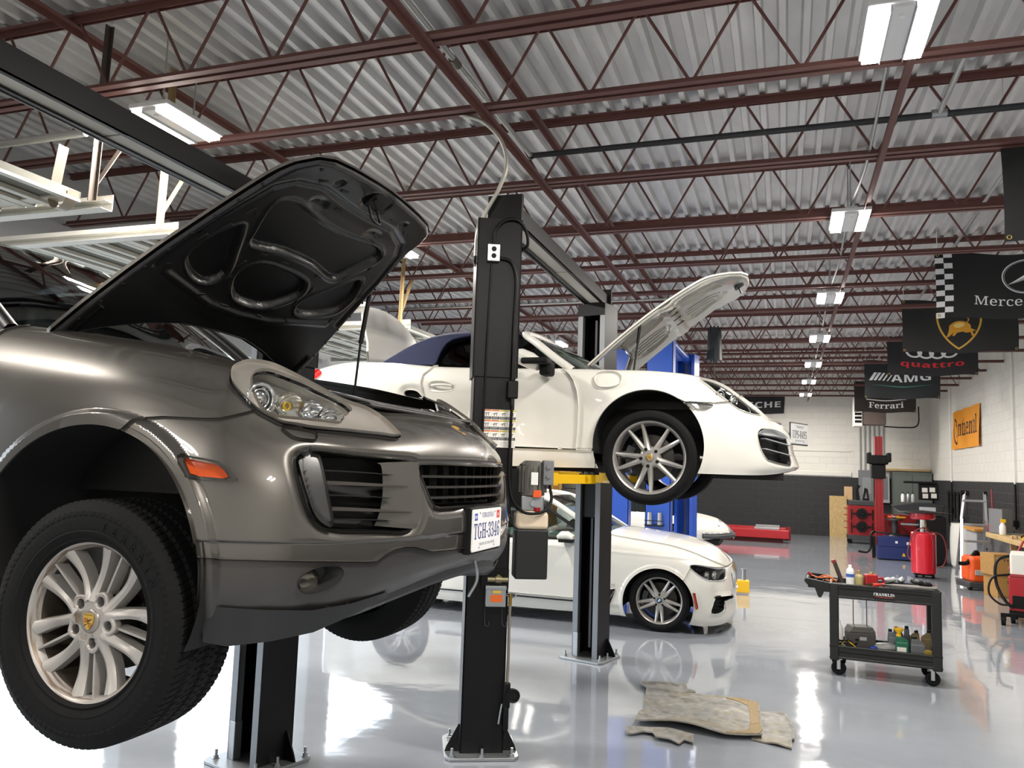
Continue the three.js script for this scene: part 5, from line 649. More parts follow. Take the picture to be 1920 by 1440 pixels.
  const loop = (k, s = 3) => facet(smoothLoop(F[k], s)), FH = loop('headlight'), FV = facet(F.vent), FM = facet(F.marker), FG = loop('fog', 2);
  const P = (u, v) => { const p = Pb(u, v); if (p.z > 0.5) { const d = arch(p); if (d < 0.08) p.z += 0.010 * (1 - sstep(0.03, 0.05, d)); if (p.y < 0.262 && p.x < -0.44 && p.x > -2.9) p.z -= 0.016; if (p.x < 0.45) p.z += 0.007 * Math.exp(-Math.pow((p.y - (0.84 + 0.03 * (0.2 - p.x))) / 0.018, 2)); } const f = FG.sd(p); if (p.x > 0.4 && f > -0.05 && f < 0.01) p.x += 0.012 * (1 - Math.abs(f) / 0.05); return p; };
  const g = 0.002, fs = sdPoly([[0.27, 0.60], [0.32, 0.70], [0.345, 0.755], [0.45, 0.757], [0.56, 0.742], [0.66, 0.73], [1.2, 0.725], [1.2, -0.2], [0.1, -0.2], [0.1, 0.5]]), ds = sdPoly([[-0.68, 1.1], [-0.70, 0.3], [-1.9, 0.3], [-1.9, 1.1]]);
  const inHood = (p) => (p.x > -0.75 ? Math.min(p.y - (0.965 - 0.11 * p.x - 0.33 * Math.max(0, p.x) ** 2), 0.78 - p.z) : -1);
  const gB = (p) => Math.min(fs(p.x, p.y) - g, arch(p), -FH.sd(p) - g, -FG.sd(p), -FM.sd(p)), gS = (p) => Math.min(-fs(p.x, p.y) - g, arch(p), -FH.sd(p) - g, -FV.sd(p), -ds(p.x, p.y) - g, -inHood(p) - g, p.x > -0.75 ? 1 : Math.min(1, 1)), gH = (p) => Math.min(inHood(p) - g, -FH.sd(p) - g, -fs(p.x, p.y) - g);
  const B = clipped(P, [7, 13, 130], [0, 10, 110], gB, { out: -1 }), S = clipped(P, [0, 13, 260], [0, 10, 110], gS, { out: -1 }), H = clipped(P, [4, 13, 150], [5, 10, 80], gH, { out: -1 }), DO = clipped(P, [2, 6, 90], [1.5, 9, 60], (p) => ds(p.x, p.y) - g, { out: -1 });
  part(car, 'front_bumper', [B, mirrored(B)], whitePaint); part(car, 'hood', [H, mirrored(H)], whitePaint);
  const tint = phys('#aeb9b6', 0.02, 0, { transmission: 1, thickness: 0, side: THREE.DoubleSide });
  for (const f of [(x) => x, mirrored]) {
    part(car, 'body_side', f(S), whitePaint); part(car, 'front_door', f(DO), whitePaint);
    const hl = new THREE.Group(); hl.name = 'headlight'; car.add(hl); const pk = pocket(FH, V(-0.7, 0, -0.7).normalize(), 0.06, 0.9); part(hl, 'lamp_bowl', f(merge([pk.wall, pk.back])), std('#1d1f22', 0.25, 0.5, { side: THREE.DoubleSide }));
    part(hl, 'lens', f(clipped(P, [8, 12.5, 80], [3.5, 8, 60], (p) => FH.sd(p) - 0.002, { out: -1, offset: 0.001 })), lampLens);
    for (const t of [0.3, 0.62]) { const c = FH.at((t - 0.5) * 0.34 + 0.03, -0.02, -0.025); part(hl, 'projector', f(merge([new THREE.TorusGeometry(0.04, 0.006, 8, 24).rotateY(1.1).translate(c.x, c.y, c.z), new THREE.SphereGeometry(0.034, 18, 12).translate(c.x - 0.01, c.y, c.z - 0.01)])), M.chrome); }
    part(hl, 'chrome_brow', f(new THREE.TubeGeometry(new THREE.CatmullRomCurve3(FH.L.filter((_, i) => i % 2 < 1).map((p) => p.clone()), true), 80, 0.005, 6, true)), M.alu);
    const vp = pocket(FV, V(0, 0, -1), 0.02, 0.95); part(car, 'fender_vent', f(merge([vp.wall, vp.back])), std('#131416', 0.35, 0, { side: THREE.DoubleSide })); part(car, 'vent_trim', f(merge([beam([-0.625, 0.245, 0.935], [-0.505, 0.43, 0.935], 0.012, 0.012), beam([-0.625, 0.24, 0.935], [-0.58, 0.24, 0.935], 0.012, 0.01)])), M.chrome);
    part(car, 'side_marker', f(clipped(P, [7, 10, 60], [1.5, 5, 60], (p) => FM.sd(p), { out: -1, offset: 0.002 })), phys('#b3281a', 0.15, 0, { clearcoat: 1 }), 'red side marker');
    const fp = pocket(FG, V(-0.8, 0, -0.5).normalize(), 0.05, 0.9); part(car, 'lower_intake', f(merge([fp.wall, fp.back])), std('#131416', 0.5, 0, { side: THREE.DoubleSide })); for (let k = 0; k < 3; k++) part(car, 'intake_rib', f(merge([tube([[0.56, 0.29 + k * 0.045, 0.84], [0.60, 0.30 + k * 0.045, 0.80], [0.66, 0.285 + k * 0.045, 0.73]], 0.006, 12, 6)])), M.blackMatte);
    part(car, 'intake_brow', f(new THREE.TubeGeometry(new THREE.CatmullRomCurve3(FG.L.filter((p) => p.y > 0.39).sort((a, b) => a.x - b.x).map((p) => p.clone().add(V(0.006, 0.004, 0.004)))), 30, 0.011, 8)), M.black);
    part(car, 'mirror', f(merge([rib([[-1.17, 1.0], [-1.13, 1.015], [-1.06, 1.02], [-0.99, 1.0]], (t) => ring(0, 0, 1, 14).map(([a, b]) => [a * (0.03 + 0.028 * Math.sin(t * PI)), 1.04 + b * 0.09]))])), whitePaint); part(car, 'mirror_foot', f(merge([rbox(-1.16, -0.98, 0.945, 0.985, 0.88, 1.12, 0.015)])), M.blackMatte, 'black mirror foot');
    part(car, 'pillar', f(merge([tube([[-0.70, 1.02, 0.80], [-1.05, 1.23, 0.745], [-1.45, 1.43, 0.65], [-1.8, 1.475, 0.62], [-2.6, 1.47, 0.61], [-3.2, 1.36, 0.62], [-3.75, 1.08, 0.68]], 0.034, 60)])), whitePaint);
    part(car, 'door_frame', f(merge([tube([[-0.86, 1.0, 0.835], [-1.2, 1.2, 0.785], [-1.55, 1.38, 0.70], [-1.9, 1.43, 0.675], [-2.6, 1.425, 0.665], [-3.1, 1.33, 0.67], [-3.4, 1.05, 0.76]], 0.02, 60), tube([[-0.8, 0.98, 0.86], [-1.6, 0.965, 0.875], [-2.6, 0.965, 0.875], [-3.4, 1.02, 0.80]], 0.016, 30), beam([-1.98, 0.97, 0.87], [-2.06, 1.42, 0.68], 0.03, 0.06)])), M.black);
    part(car, 'side_window', f(stripBetween([V(-0.9, 0.98, 0.845), V(-1.4, 0.97, 0.86), V(-2.2, 0.97, 0.86), V(-3.3, 1.02, 0.79)], [V(-1.15, 1.18, 0.79), V(-1.6, 1.39, 0.69), V(-2.2, 1.425, 0.67), V(-3.1, 1.32, 0.67)], false)), tint);
    part(car, 'sill_trim', f(merge([box(-2.75, -0.62, 0.258, 0.272, 0.915, 0.945)])), M.black); 
  }
  const rf = netSurface([[-1.45, 1.44, 0.65], [-1.8, 1.485, 0.62], [-2.6, 1.48, 0.61], [-3.2, 1.37, 0.62]].map(([x, y, w]) => [0, 0.35, 0.7, 1].map((t) => [x, y + 0.02 - 0.03 * t ** 3, w * t])), false), rg = clipped(rf, [0, 3, 20], [0, 3, 12], null, { out: 1, skirt: 0 }); part(car, 'roof', [rg, mirrored(rg)], whitePaint);
  const ws = netSurface([0, 0.33, 0.66, 1].map((s) => [0, 0.4, 0.75, 1].map((t) => [-0.52 - 0.2 * t * t - (0.9 - 0.16 * t * t) * s, 1.05 + 0.40 * s + 0.02 * Math.sin(s * PI) - 0.03 * t * t * (1 - s), (0.80 - 0.15 * s) * t])), false), wsg = clipped(ws, [0, 3, 16], [0, 3, 14], null, { out: 1, skirt: 0 }); part(car, 'windscreen', [wsg, mirrored(wsg)], tint);
  part(car, 'rear_window', [stripBetween([V(-3.2, 1.37, -0.6), V(-3.2, 1.39, 0), V(-3.2, 1.37, 0.6)], [V(-3.8, 1.06, -0.68), V(-3.85, 1.07, 0), V(-3.8, 1.06, 0.68)], false)], M.darkGlass);
  part(car, 'interior', [rbox(-1.3, -0.75, 0.75, 1.0, -0.78, 0.78, 0.06), box(-3.6, -0.7, 0.2, 0.3, -0.8, 0.8), box(-3.7, -3.55, 0.3, 1.03, -0.75, 0.75), rbox(-2.3, -2.1, 0.5, 1.2, 0.15, 0.65, 0.07), rbox(-2.3, -2.1, 0.5, 1.2, -0.65, -0.15, 0.07)], M.blackMatte);
  part(car, 'seat_cover', [rbox(-2.12, -1.7, 0.62, 1.02, 0.18, 0.6, 0.08, 3), rbox(-1.75, -1.35, 0.92, 0.99, 0.1, 0.6, 0.03, 2)], std('#9fd8cf', 0.7), 'pale turquoise protective cover');
  part(car, 'kidney_grille', [rib([[0.745, 0.44], [0.782, 0.52], [0.775, 0.63], [0.735, 0.715]], () => [[-0.012, -0.27], [-0.012, -0.02], [0.02, -0.02], [0.02, -0.27]]), rib([[0.745, 0.44], [0.782, 0.52], [0.775, 0.63], [0.735, 0.715]], () => [[-0.012, 0.02], [-0.012, 0.27], [0.02, 0.27], [0.02, 0.02]])], M.chrome);
  part(car, 'tail', [rbox(-4.5, -4.2, 0.3, 1.03, -0.72, 0.72, 0.1, 4)], whitePaint);
  const em = part(car, 'fender_badge', [new THREE.PlaneGeometry(0.09, 0.03)], std('#ffffff', 0.4, 0, { map: canvasTex(96, 32, (c) => { c.fillStyle = '#dddbd3'; c.fillRect(0, 0, 96, 32); c.fillStyle = '#444'; c.font = 'bold italic 28px sans-serif'; c.textAlign = 'center'; c.fillText('V12', 48, 27); }) })); em.position.set(-0.535, 0.49, 0.9445);
  liners(car, ARCH, 0.92);
  const wh = spokeWheel('wheel', { R: 0.345, rIn: 0.258, W: 0.245, V: 5, half: 9, hubHalf: 16, a0: 54, spokeW: 0.019, capTex: blueBadge, discR: 0.19 });
  putWheels(car, wh, [-0.01, -3.22], 0.345, 0.80);
}

// ================================================================ LIFTS
// a post with its channel open towards +z; the back face looks to -z. Base at the origin.
function liftPost(name, label, pos, turn, { mat = M.post, top = 3.44, split = 2.42, group, w = 0.27, plain } = {}) {
  const t = thing(name, label, 'lift post', pos, turn, group), h = w / 2, d = 0.13;
  const channel = (y0, y1, k, dd) => [box(-k, k, y0, y1, -dd, -dd + 0.01), box(-k, -k + 0.01, y0, y1, -dd, dd), box(k - 0.01, k, y0, y1, -dd, dd)];
  const lips = (y0, y1, k, dd, s) => [box(s * (k - 0.001), s * (k - 0.055), y0, y1, dd - 0.012, dd + 0.001), box(s * (k - 0.045), s * (k - 0.055), y0, y1, dd - 0.045, dd)];
  part(t, 'column', channel(0.02, split, h, d), mat);
  part(t, 'extension', [...channel(split - 0.04, top, h + 0.014, d + 0.012), box(-h - 0.014, h + 0.014, top - 0.12, top, d, d + 0.02)], mat);
  const lipM = mat === M.blue ? mat : std('#83868a', 0.4, 0.5);
  for (const s of [-1, 1]) part(t, 'guide_lip', [...lips(0.02, split - 0.04, h, d, s), ...lips(split - 0.04, top - 0.12, h + 0.014, d + 0.012, s)], lipM);
  part(t, 'base_plate', [slab([[-0.2, -0.24], [0.2, -0.24], [0.23, -0.2], [0.23, 0.18], [0.2, 0.22], [-0.2, 0.22], [-0.23, 0.18], [-0.23, -0.2]], 0.02, [], 0.003).rotateX(-PI / 2).translate(0, 0.011, 0)], M.galv);
  for (const s of [-1, 1]) part(t, 'gusset', [slab([[0, 0], [0.09, 0], [0.08, 0.03], [0.01, 0.16], [0, 0.16]], 0.01).rotateY(s > 0 ? 0 : PI).translate(s * (h + 0.001), 0.021, -0.08)], mat);
  for (const [x, z] of [[-0.185, -0.19], [0.185, -0.19], [-0.19, 0.0], [0.19, 0.02], [-0.185, 0.17], [0.185, 0.17], [0, -0.2]]) part(t, 'anchor_bolt', [new THREE.CylinderGeometry(0.017, 0.017, 0.018, 6).translate(x, 0.03, z), new THREE.CylinderGeometry(0.022, 0.022, 0.004, 14).translate(x, 0.0225, z), new THREE.CylinderGeometry(0.009, 0.009, 0.055, 10).translate(x, 0.045, z)], M.steel);
  if (!plain) { part(t, 'lifting_chain', [box(-0.012, 0.012, 0.1, top - 0.15, 0.02, 0.03)], M.darkSteel); part(t, 'stop_block', [rbox(-h + 0.012, -h + 0.062, 0.02, 0.24, d - 0.05, d + 0.004, 0.004)], M.galv); }
  return t;
}
// carriage and two swing arms: local frame of the post, car side towards +z
function carriage(post, label, y, arms, armMat) {
  const up = post; post = thing('lift_carriage', label, 'lift arms', up.position.toArray(), up.rotation.y, 'lift carriages with swing arms');
  part(post, 'slider', [rbox(-0.11, 0.11, y - 0.45, y + 0.35, -0.05, 0.09, 0.01), rbox(-0.16, 0.16, y - 0.1, y - 0.02, 0.08, 0.26, 0.01)], M.post);
  const c = Math.cos(post.rotation.y), s = Math.sin(post.rotation.y);
  for (const [wx, wz, top] of arms) {                               // pad places given as world offsets from the post
    const x = wx * c - wz * s, z = wx * s + wz * c, a = [Math.sign(x) * 0.06, y - 0.06, 0.2], m = [x * 0.62, y - 0.06, 0.2 + (z - 0.2) * 0.62], b = [x, y - 0.055, z];
    part(post, 'swing_arm', [beam(a, m, 0.12, 0.09), beam([m[0] * 0.9, m[1], m[2] * 0.9], b, 0.095, 0.065)], armMat);
    part(post, 'lift_pad', [bar([x, y - 0.03, z], [x, top - 0.02, z], 0.025, 0.025, 16), bar([x, top - 0.02, z], [x, top, z], 0.055, 0.055, 24)], M.darkSteel);
  }
}
const pAn = liftPost('lift_post', 'black lift post of the grey SUV, out of the picture on the left', [-2.97, 0, -1.35], PI + 0.45, { group: 'black lift posts', top: 3.36 }), pAf = liftPost('lift_post', 'black lift post with open channel under the grey SUV', [-2.98, 0, -4.23], -0.28, { group: 'black lift posts', top: 3.36 });
carriage(pAn, 'lift carriage and arms under the near side of the grey SUV', 1.36, [[-0.75, -0.75, 1.36], [0.6, -0.75, 1.36]], M.yellow); carriage(pAf, 'lift carriage and arms under the far side of the grey SUV', 1.36, [[-0.75, 0.66, 1.36], [0.6, 0.66, 1.36]], M.yellow);
const pBn = liftPost('lift_post', 'tall black lift post with stickers and power unit in the middle of the picture', [-1.85, 0, -4.96], PI + 0.45, { group: 'black lift posts' }), pBf = liftPost('lift_post', 'black lift post with open channel behind the raised white roadster', [-1.78, 0, -7.74], -0.24, { group: 'black lift posts' });
carriage(pBn, 'lift carriage with yellow arms under the near side of the white roadster', 1.785, [[-0.62, -0.82, 1.783], [0.5, -0.82, 1.783]], M.yellow); carriage(pBf, 'lift carriage with yellow arms under the far side of the white roadster', 1.785, [[-0.62, 0.52, 1.783], [0.48, 0.52, 1.783]], M.yellow);
function overhead(label, x, z0, z1, y) {
  const t = thing('lift_crossbeam', label, 'lift beam', [x, y, (z0 + z1) / 2]), L = Math.abs(z1 - z0) / 2 + 0.1;
  part(t, 'beam_side', [box(-0.085, -0.078, -0.06, 0.06, -L, L), box(-0.085, -0.055, -0.06, -0.053, -L, L)], M.post); part(t, 'beam_side', [box(0.078, 0.085, -0.06, 0.06, -L, L), box(0.055, 0.085, -0.06, -0.053, -L, L)], M.post);
  part(t, 'beam_web', [box(-0.078, 0.078, -0.05, -0.044, -L, -0.01)], M.offWhite); part(t, 'beam_web', [box(-0.078, 0.078, -0.046, -0.04, 0.0, L)], M.offWhite);
  part(t, 'shutoff_bar', [bar([-0.13, -0.03, -L + 0.05], [-0.13, -0.03, L - 0.05], 0.016, 0.016, 14), bar([-0.04, -0.03, -L], [-0.04, -0.03, L], 0.012)], M.darkSteel);
  for (const s of [-1, 1]) part(t, 'bracket', [box(-0.12, 0.12, -0.06, 0.12, s * L - 0.02, s * L + 0.02)], M.post);
}
overhead('black lift crossbeam with pale underside at upper left', -3.0, -4.2, -1.4, 3.345); overhead('black lift crossbeam above the white roadster', -1.78, -7.7, -5.0, 3.50);

// fittings on the middle post (its back face is at z = -4.84, towards the viewer)
{
  const zf = -4.836, g = 'fittings on the middle lift post';
  const pole = solo('post_pipe', 'short black pipe standing on top of the middle lift post', 'pipe', [bar([0, 0, 0], [0, 0.13, 0], 0.024, 0.024, 18)], M.black, [-1.78, 3.40, -4.93], 0, g);
  const ob = thing('outlet_box', 'steel double outlet box near the top of the middle lift post', 'outlet', [-1.84, 3.14, zf + 0.001], 0, g);
  part(ob, 'box', [rbox(-0.04, 0.04, 0, 0.118, 0, 0.045, 0.006)], M.steel); for (const y of [0.036, 0.082]) part(ob, 'socket', [bar([0, y, 0.045], [0, y, 0.048], 0.017, 0.017, 20)], M.black);
  solo('power_cable', 'black cable looping from the outlet box over the post top', 'cable', [tube([[-1.84, 3.26, zf + 0.02], [-1.83, 3.36, zf + 0.03], [-1.76, 3.43, zf + 0.03], [-1.68, 3.43, zf + 0.02], [-1.62, 3.36, -4.85], [-1.61, 3.28, -4.87], [-1.66, 3.24, -4.9]], 0.011, 50)], M.black, [0, 0, 0], 0, g);
  solo('power_cable', 'black cable running from the outlet box down the right edge of the middle post', 'cable', [tube([[-1.80, 3.17, zf + 0.02], [-1.73, 3.155, zf + 0.02], [-1.69, 3.08, zf + 0.018], [-1.688, 2.7, zf + 0.018], [-1.69, 2.36, zf + 0.03]], 0.012, 40)], M.black, [0, 0, 0], 0, g);
  solo('power_cable', 'thin black cable tied down the left part of the middle post', 'cable', [tube([[-1.85, 3.14, zf + 0.012], [-1.862, 2.6, zf + 0.012], [-1.865, 2.2, zf + 0.012], [-1.868, 1.9, zf + 0.012]], 0.007, 40)], M.black, [0, 0, 0], 0, g);
  const cb = thing('cable_coupler', 'black cable coupler box halfway up the middle lift post', 'coupler', [-1.685, 2.24, zf + 0.001], 0, g);
  part(cb, 'housing', [rbox(-0.036, 0.036, 0, 0.118, 0, 0.05, 0.01)], M.black); part(cb, 'gland', [bar([0.0, 0.0, 0.025], [0.0, -0.04, 0.025], 0.014, 0.009, 14)], M.darkSteel); part(cb, 'lead', [tube([[0, -0.04, 0.025], [-0.004, -0.3, 0.02], [0.0, -0.52, 0.02], [0.03, -0.66, 0.03], [0.09, -0.72, 0.02]], 0.01, 40)], M.black);
  // warning labels
  const lab = thing('warning_label', 'sheet of twelve pictogram warning stickers on the middle lift post', 'sticker', [-1.76, 2.045, zf + 0.0015], 0, g);
  const tex = canvasTex(256, 300, (c) => { c.fillStyle = '#e7e4dc'; c.fillRect(0, 0, 256, 300); for (let r = 0; r < 3; r++) for (let k = 0; k < 4; k++) { const x = k * 64, y = r * 82; c.fillStyle = k < 2 ? '#d8763a' : '#c9b93c'; c.fillRect(x + 2, y + 2, 60, 11); c.fillStyle = '#f3f1ea'; c.fillRect(x + 3, y + 14, 58, 40); c.fillStyle = '#222'; c.fillRect(x + 2, y + 56, 60, 22); c.fillStyle = '#ddd'; for (let l = 0; l < 3; l++) c.fillRect(x + 6, y + 59 + l * 6, 50 - 8 * (l % 2), 2); c.strokeStyle = '#2a2a2a'; c.lineWidth = 4; c.beginPath(); c.moveTo(x + 12, y + 30 + (k * 7) % 9); c.lineTo(x + 50, y + 26); c.moveTo(x + 24 + k * 3, y + 26); c.lineTo(x + 22, y + 50); c.moveTo(x + 40, y + 28); c.lineTo(x + 42 - r * 3, y + 50); c.stroke(); } c.fillStyle = '#f3f1ea'; c.fillRect(130, 250, 124, 48); c.fillStyle = '#999'; for (let l = 0; l < 6; l++) c.fillRect(136, 256 + l * 7, 110, 2); });
  part(lab, 'print', new THREE.PlaneGeometry(0.215, 0.245), std('#ffffff', 0.45, 0, { map: tex }));
  solo('warning_label', 'narrow pale sticker on the left flange of the middle post', 'sticker', [box(-0.001, 0.001, 0, 0.17, -0.03, 0.03)], M.offWhite, [-1.957, 1.98, -4.9], 0, g);
  // filter-regulator and its steel box
  const rg = thing('air_regulator', 'air filter regulator on a black bracket low on the middle post', 'regulator', [-1.755, 1.03, zf + 0.001], 0, g);
  part(rg, 'bracket', [box(-0.08, 0.09, 0, 0.12, 0, 0.012), box(-0.085, -0.08, 0.0, 0.12, 0, 0.06)], M.black); part(rg, 'valve', [bar([-0.05, 0.06, 0.05], [0.08, 0.06, 0.05], 0.015, 0.015, 14), bar([0.0, 0.06, 0.05], [0.04, 0.06, 0.05], 0.022, 0.022, 12), bar([0.02, 0.09, 0.05], [0.02, 0.04, 0.05], 0.012)], std('#8d8468', 0.4, 0.7));
  const sb = thing('steel_box', 'small steel box with orange and yellow stickers on the middle post', 'box', [-1.75, 0.925, zf + 0.001], 0, g);
  part(sb, 'case', [rbox(-0.063, 0.063, 0, 0.125, 0, 0.075, 0.006)], M.galv); part(sb, 'lid', [rbox(-0.066, 0.066, 0.105, 0.128, -0.0, 0.079, 0.004)], M.galv);
  part(sb, 'sticker', [box(-0.035, 0.04, 0.03, 0.075, 0.0752, 0.0765)], std('#e06a24', 0.5), 'orange sticker'); part(sb, 'sticker', [box(-0.02, 0.03, 0.085, 0.1, 0.0752, 0.0765)], std('#d9b62a', 0.5), 'yellow sticker');
  for (const [x, w] of [[-1.81, 'left'], [-1.70, 'right']]) solo('wire_hook', 'bent wire hook hanging at the ' + w + ' below the small steel box', 'hook', [tube([[0, 0.13, 0.002], [0, 0.02, 0.006], [0.006, -0.02, 0.02], [0.022, -0.022, 0.028], [0.026, 0.01, 0.03]], 0.004, 24, 6)], M.darkSteel, [x, 0.82, zf], 0, g);
  // air hose with tyre inflator gun
  const hz = thing('air_hose', 'grey air hose with black tyre inflator gun hanging along the middle post', 'air hose', [-1.655, 0, zf + 0.03], 0, g);
  part(hz, 'hook', [tube([[-0.02, 0.985, -0.03], [0.02, 0.98, 0.0], [0.035, 0.99, 0.01], [0.03, 1.0, 0.0], [-0.02, 0.995, -0.03]], 0.004, 20, 6)], M.steel);
  part(hz, 'hose', [tube([[0.002, 1.0, 0], [0.0, 0.8, 0], [0.002, 0.6, 0.002], [-0.002, 0.45, 0.004]], 0.009, 30)], std('#7b7468', 0.5)); part(hz, 'fitting', [bar([0.002, 1.0, 0], [0.001, 0.93, 0], 0.011, 0.011, 10)], std('#a8873f', 0.35, 0.9));
  part(hz, 'gun_body', [rbox(-0.025, 0.02, 0.3, 0.46, -0.012, 0.022, 0.012, 3), rbox(-0.022, 0.014, 0.17, 0.31, -0.012, 0.022, 0.012, 3), bar([-0.004, 0.17, 0.005], [-0.01, 0.12, 0.005], 0.01, 0.005)], M.black); part(hz, 'gauge', [bar([0.035, 0.385, 0.0], [0.035, 0.385, 0.035], 0.038, 0.038, 28), new THREE.TorusGeometry(0.038, 0.006, 8, 28).translate(0.035, 0.385, 0.035)], M.black); part(hz, 'trigger', [tube([[-0.03, 0.33, 0.01], [-0.042, 0.26, 0.012], [-0.048, 0.21, 0.012]], 0.006, 16)], M.steel);
}
// hydraulic power unit on the middle post
{
  const t = thing('power_unit', 'grey electric motor above a black oil tank mounted on the middle post', 'power unit', [-1.525, 1.09, -4.9]);
  part(t, 'tank', [rbox(-0.105, 0.105, 0, 0.315, -0.09, 0.09, 0.012)], std('#17181a', 0.45)); part(t, 'tank_top', [rbox(-0.105, 0.105, 0.312, 0.43, -0.09, 0.09, 0.03, 3)], M.cream, 'cream translucent tank neck'); part(t, 'filler_cap', [bar([0.03, 0.43, 0.06], [0.03, 0.455, 0.06], 0.022, 0.022, 20)], M.red, 'red cap');
  part(t, 'pump_block', [rbox(-0.075, 0.075, 0.43, 0.53, -0.06, 0.06, 0.01), bar([0, 0.48, 0.06], [0, 0.48, 0.085], 0.018, 0.018, 14)], M.galv); part(t, 'motor', [bar([0, 0.53, 0], [0, 0.73, 0], 0.085, 0.085, 40), bar([0, 0.73, 0], [0, 0.755, 0], 0.085, 0.05, 40)], std('#6f6d68', 0.45, 0.4));
  for (let k = 0; k < 16; k++) { const a = k / 16 * 2 * PI; part(t, 'cooling_fin', [box(0.083, 0.1, 0.55, 0.72, -0.003, 0.003).rotateY(a)], std('#77756f', 0.45, 0.4)); }
  part(t, 'junction_box', [rbox(0.06, 0.13, 0.6, 0.76, 0.01, 0.09, 0.008), bar([0.095, 0.72, 0.09], [0.095, 0.72, 0.1], 0.017, 0.017, 16), bar([0.095, 0.66, 0.09], [0.095, 0.66, 0.1], 0.017, 0.017, 16)], M.grey); part(t, 'rating_plate', [box(-0.02, 0.025, 0.6, 0.68, 0.101, 0.103)], M.white); part(t, 'warning_tag', [rbox(-0.005, 0.05, 0.52, 0.565, 0.085, 0.1, 0.004)], M.orange);
  part(t, 'cable', [tube([[0.11, 0.6, 0.05], [0.12, 0.5, 0.07], [0.06, 0.43, 0.11], [-0.05, 0.42, 0.11], [-0.12, 0.46, 0.06]], 0.01, 30)], M.black); part(t, 'mount', [box(-0.16, -0.07, 0.45, 0.7, -0.05, 0.03)], M.black);
}
solo('flexible_conduit', 'silver flexible conduit hanging from the joists to the middle post', 'conduit', [tube([[-2.12, 4.21, -4.85], [-1.953, 4.141, -4.85], [-1.811, 3.986, -4.85], [-1.767, 3.814, -4.85], [-1.818, 3.651, -4.85], [-1.907, 3.492, -4.85], [-1.959, 3.348, -4.85], [-1.965, 3.2, -4.85]], 0.014, 80)], std('#b9b7ae', 0.4, 0.6));
solo('conduit_elbow', 'black conduit elbow clamped to the left edge of the middle post', 'conduit', [tube([[-1.965, 3.21, -4.85], [-1.968, 3.15, -4.85], [-1.95, 3.13, -4.84], [-1.88, 3.15, -4.825]], 0.013, 20)], M.black);

// everything fixed to the back of the middle post turns with it
for (const o of scene.children) if (o.userData.group === 'fittings on the middle lift post' || o.name === 'power_unit') { const a = 0.45, dx = o.position.x + 1.80, dz = o.position.z + 4.97; o.position.set(-1.85 + dx * Math.cos(a) + dz * Math.sin(a), o.position.y, -4.96 - dx * Math.sin(a) + dz * Math.cos(a)); o.rotation.y += a; }

// blue lifts further back
const pC1 = liftPost('lift_post', 'wide blue lift post with two silver canisters behind the white saloon', [-1.735, 0, -11.75], PI, { mat: M.blue, top: 3.9, split: 2.7, group: 'blue lift posts', w: 0.36, plain: true });
const pC2 = liftPost('lift_post', 'blue lift post with open channel right of the canister post', [-1.66, 0, -14.4], -0.2, { mat: M.blue, top: 3.9, split: 2.75, group: 'blue lift posts', w: 0.33 });
liftPost('lift_post', 'blue lift post behind the raised front wheel, leftmost of the blue posts', [-2.58, 0, -13.2], PI, { mat: M.blue, top: 3.9, split: 2.7, group: 'blue lift posts', w: 0.30, plain: true });
{ const t = thing('canister_holder', 'black tray with two silver adaptor cans on the wide blue post', 'holder', [-1.735, 1.05, -11.61]); part(t, 'tray', [rbox(-0.17, 0.1, -0.02, 0.0, 0, 0.1, 0.004), box(-0.17, 0.1, 0.05, 0.06, 0.09, 0.1)], M.black); for (const x of [-0.1, 0.04]) part(t, 'can', [bar([x, 0, 0.05], [x, 0.17, 0.05], 0.035, 0.03, 18)], M.alu); }
solo('reservoir', 'black oil reservoir hanging beside the right blue post', 'reservoir', [rbox(-0.1, 0.1, 0, 0.34, -0.08, 0.08, 0.02)], M.black, [-1.93, 1.05, -14.15]);
solo('cross_tube', 'blue overhead tube rising between the blue lift posts', 'lift beam', [bar([-1.73, 3.86, -11.8], [-1.66, 3.82, -14.4], 0.07, 0.07, 16)], M.blue);
{ const t = thing('swing_jack', 'yellow swing arm with steel stud lying on the floor beside the saloon', 'lift arm', [-0.66, 0, -12.9], 0.1);
  part(t, 'arm', [rbox(-1.0, 0.1, 0.06, 0.16, -0.08, 0.08, 0.008), rbox(-0.05, 0.14, 0.02, 0.2, -0.09, 0.09, 0.01)], M.yellow); part(t, 'stud', [bar([0.06, 0.16, 0], [0.06, 0.36, 0], 0.032, 0.028, 18), bar([0.06, 0.36, 0], [0.06, 0.375, 0], 0.045, 0.045, 20)], M.steel); }

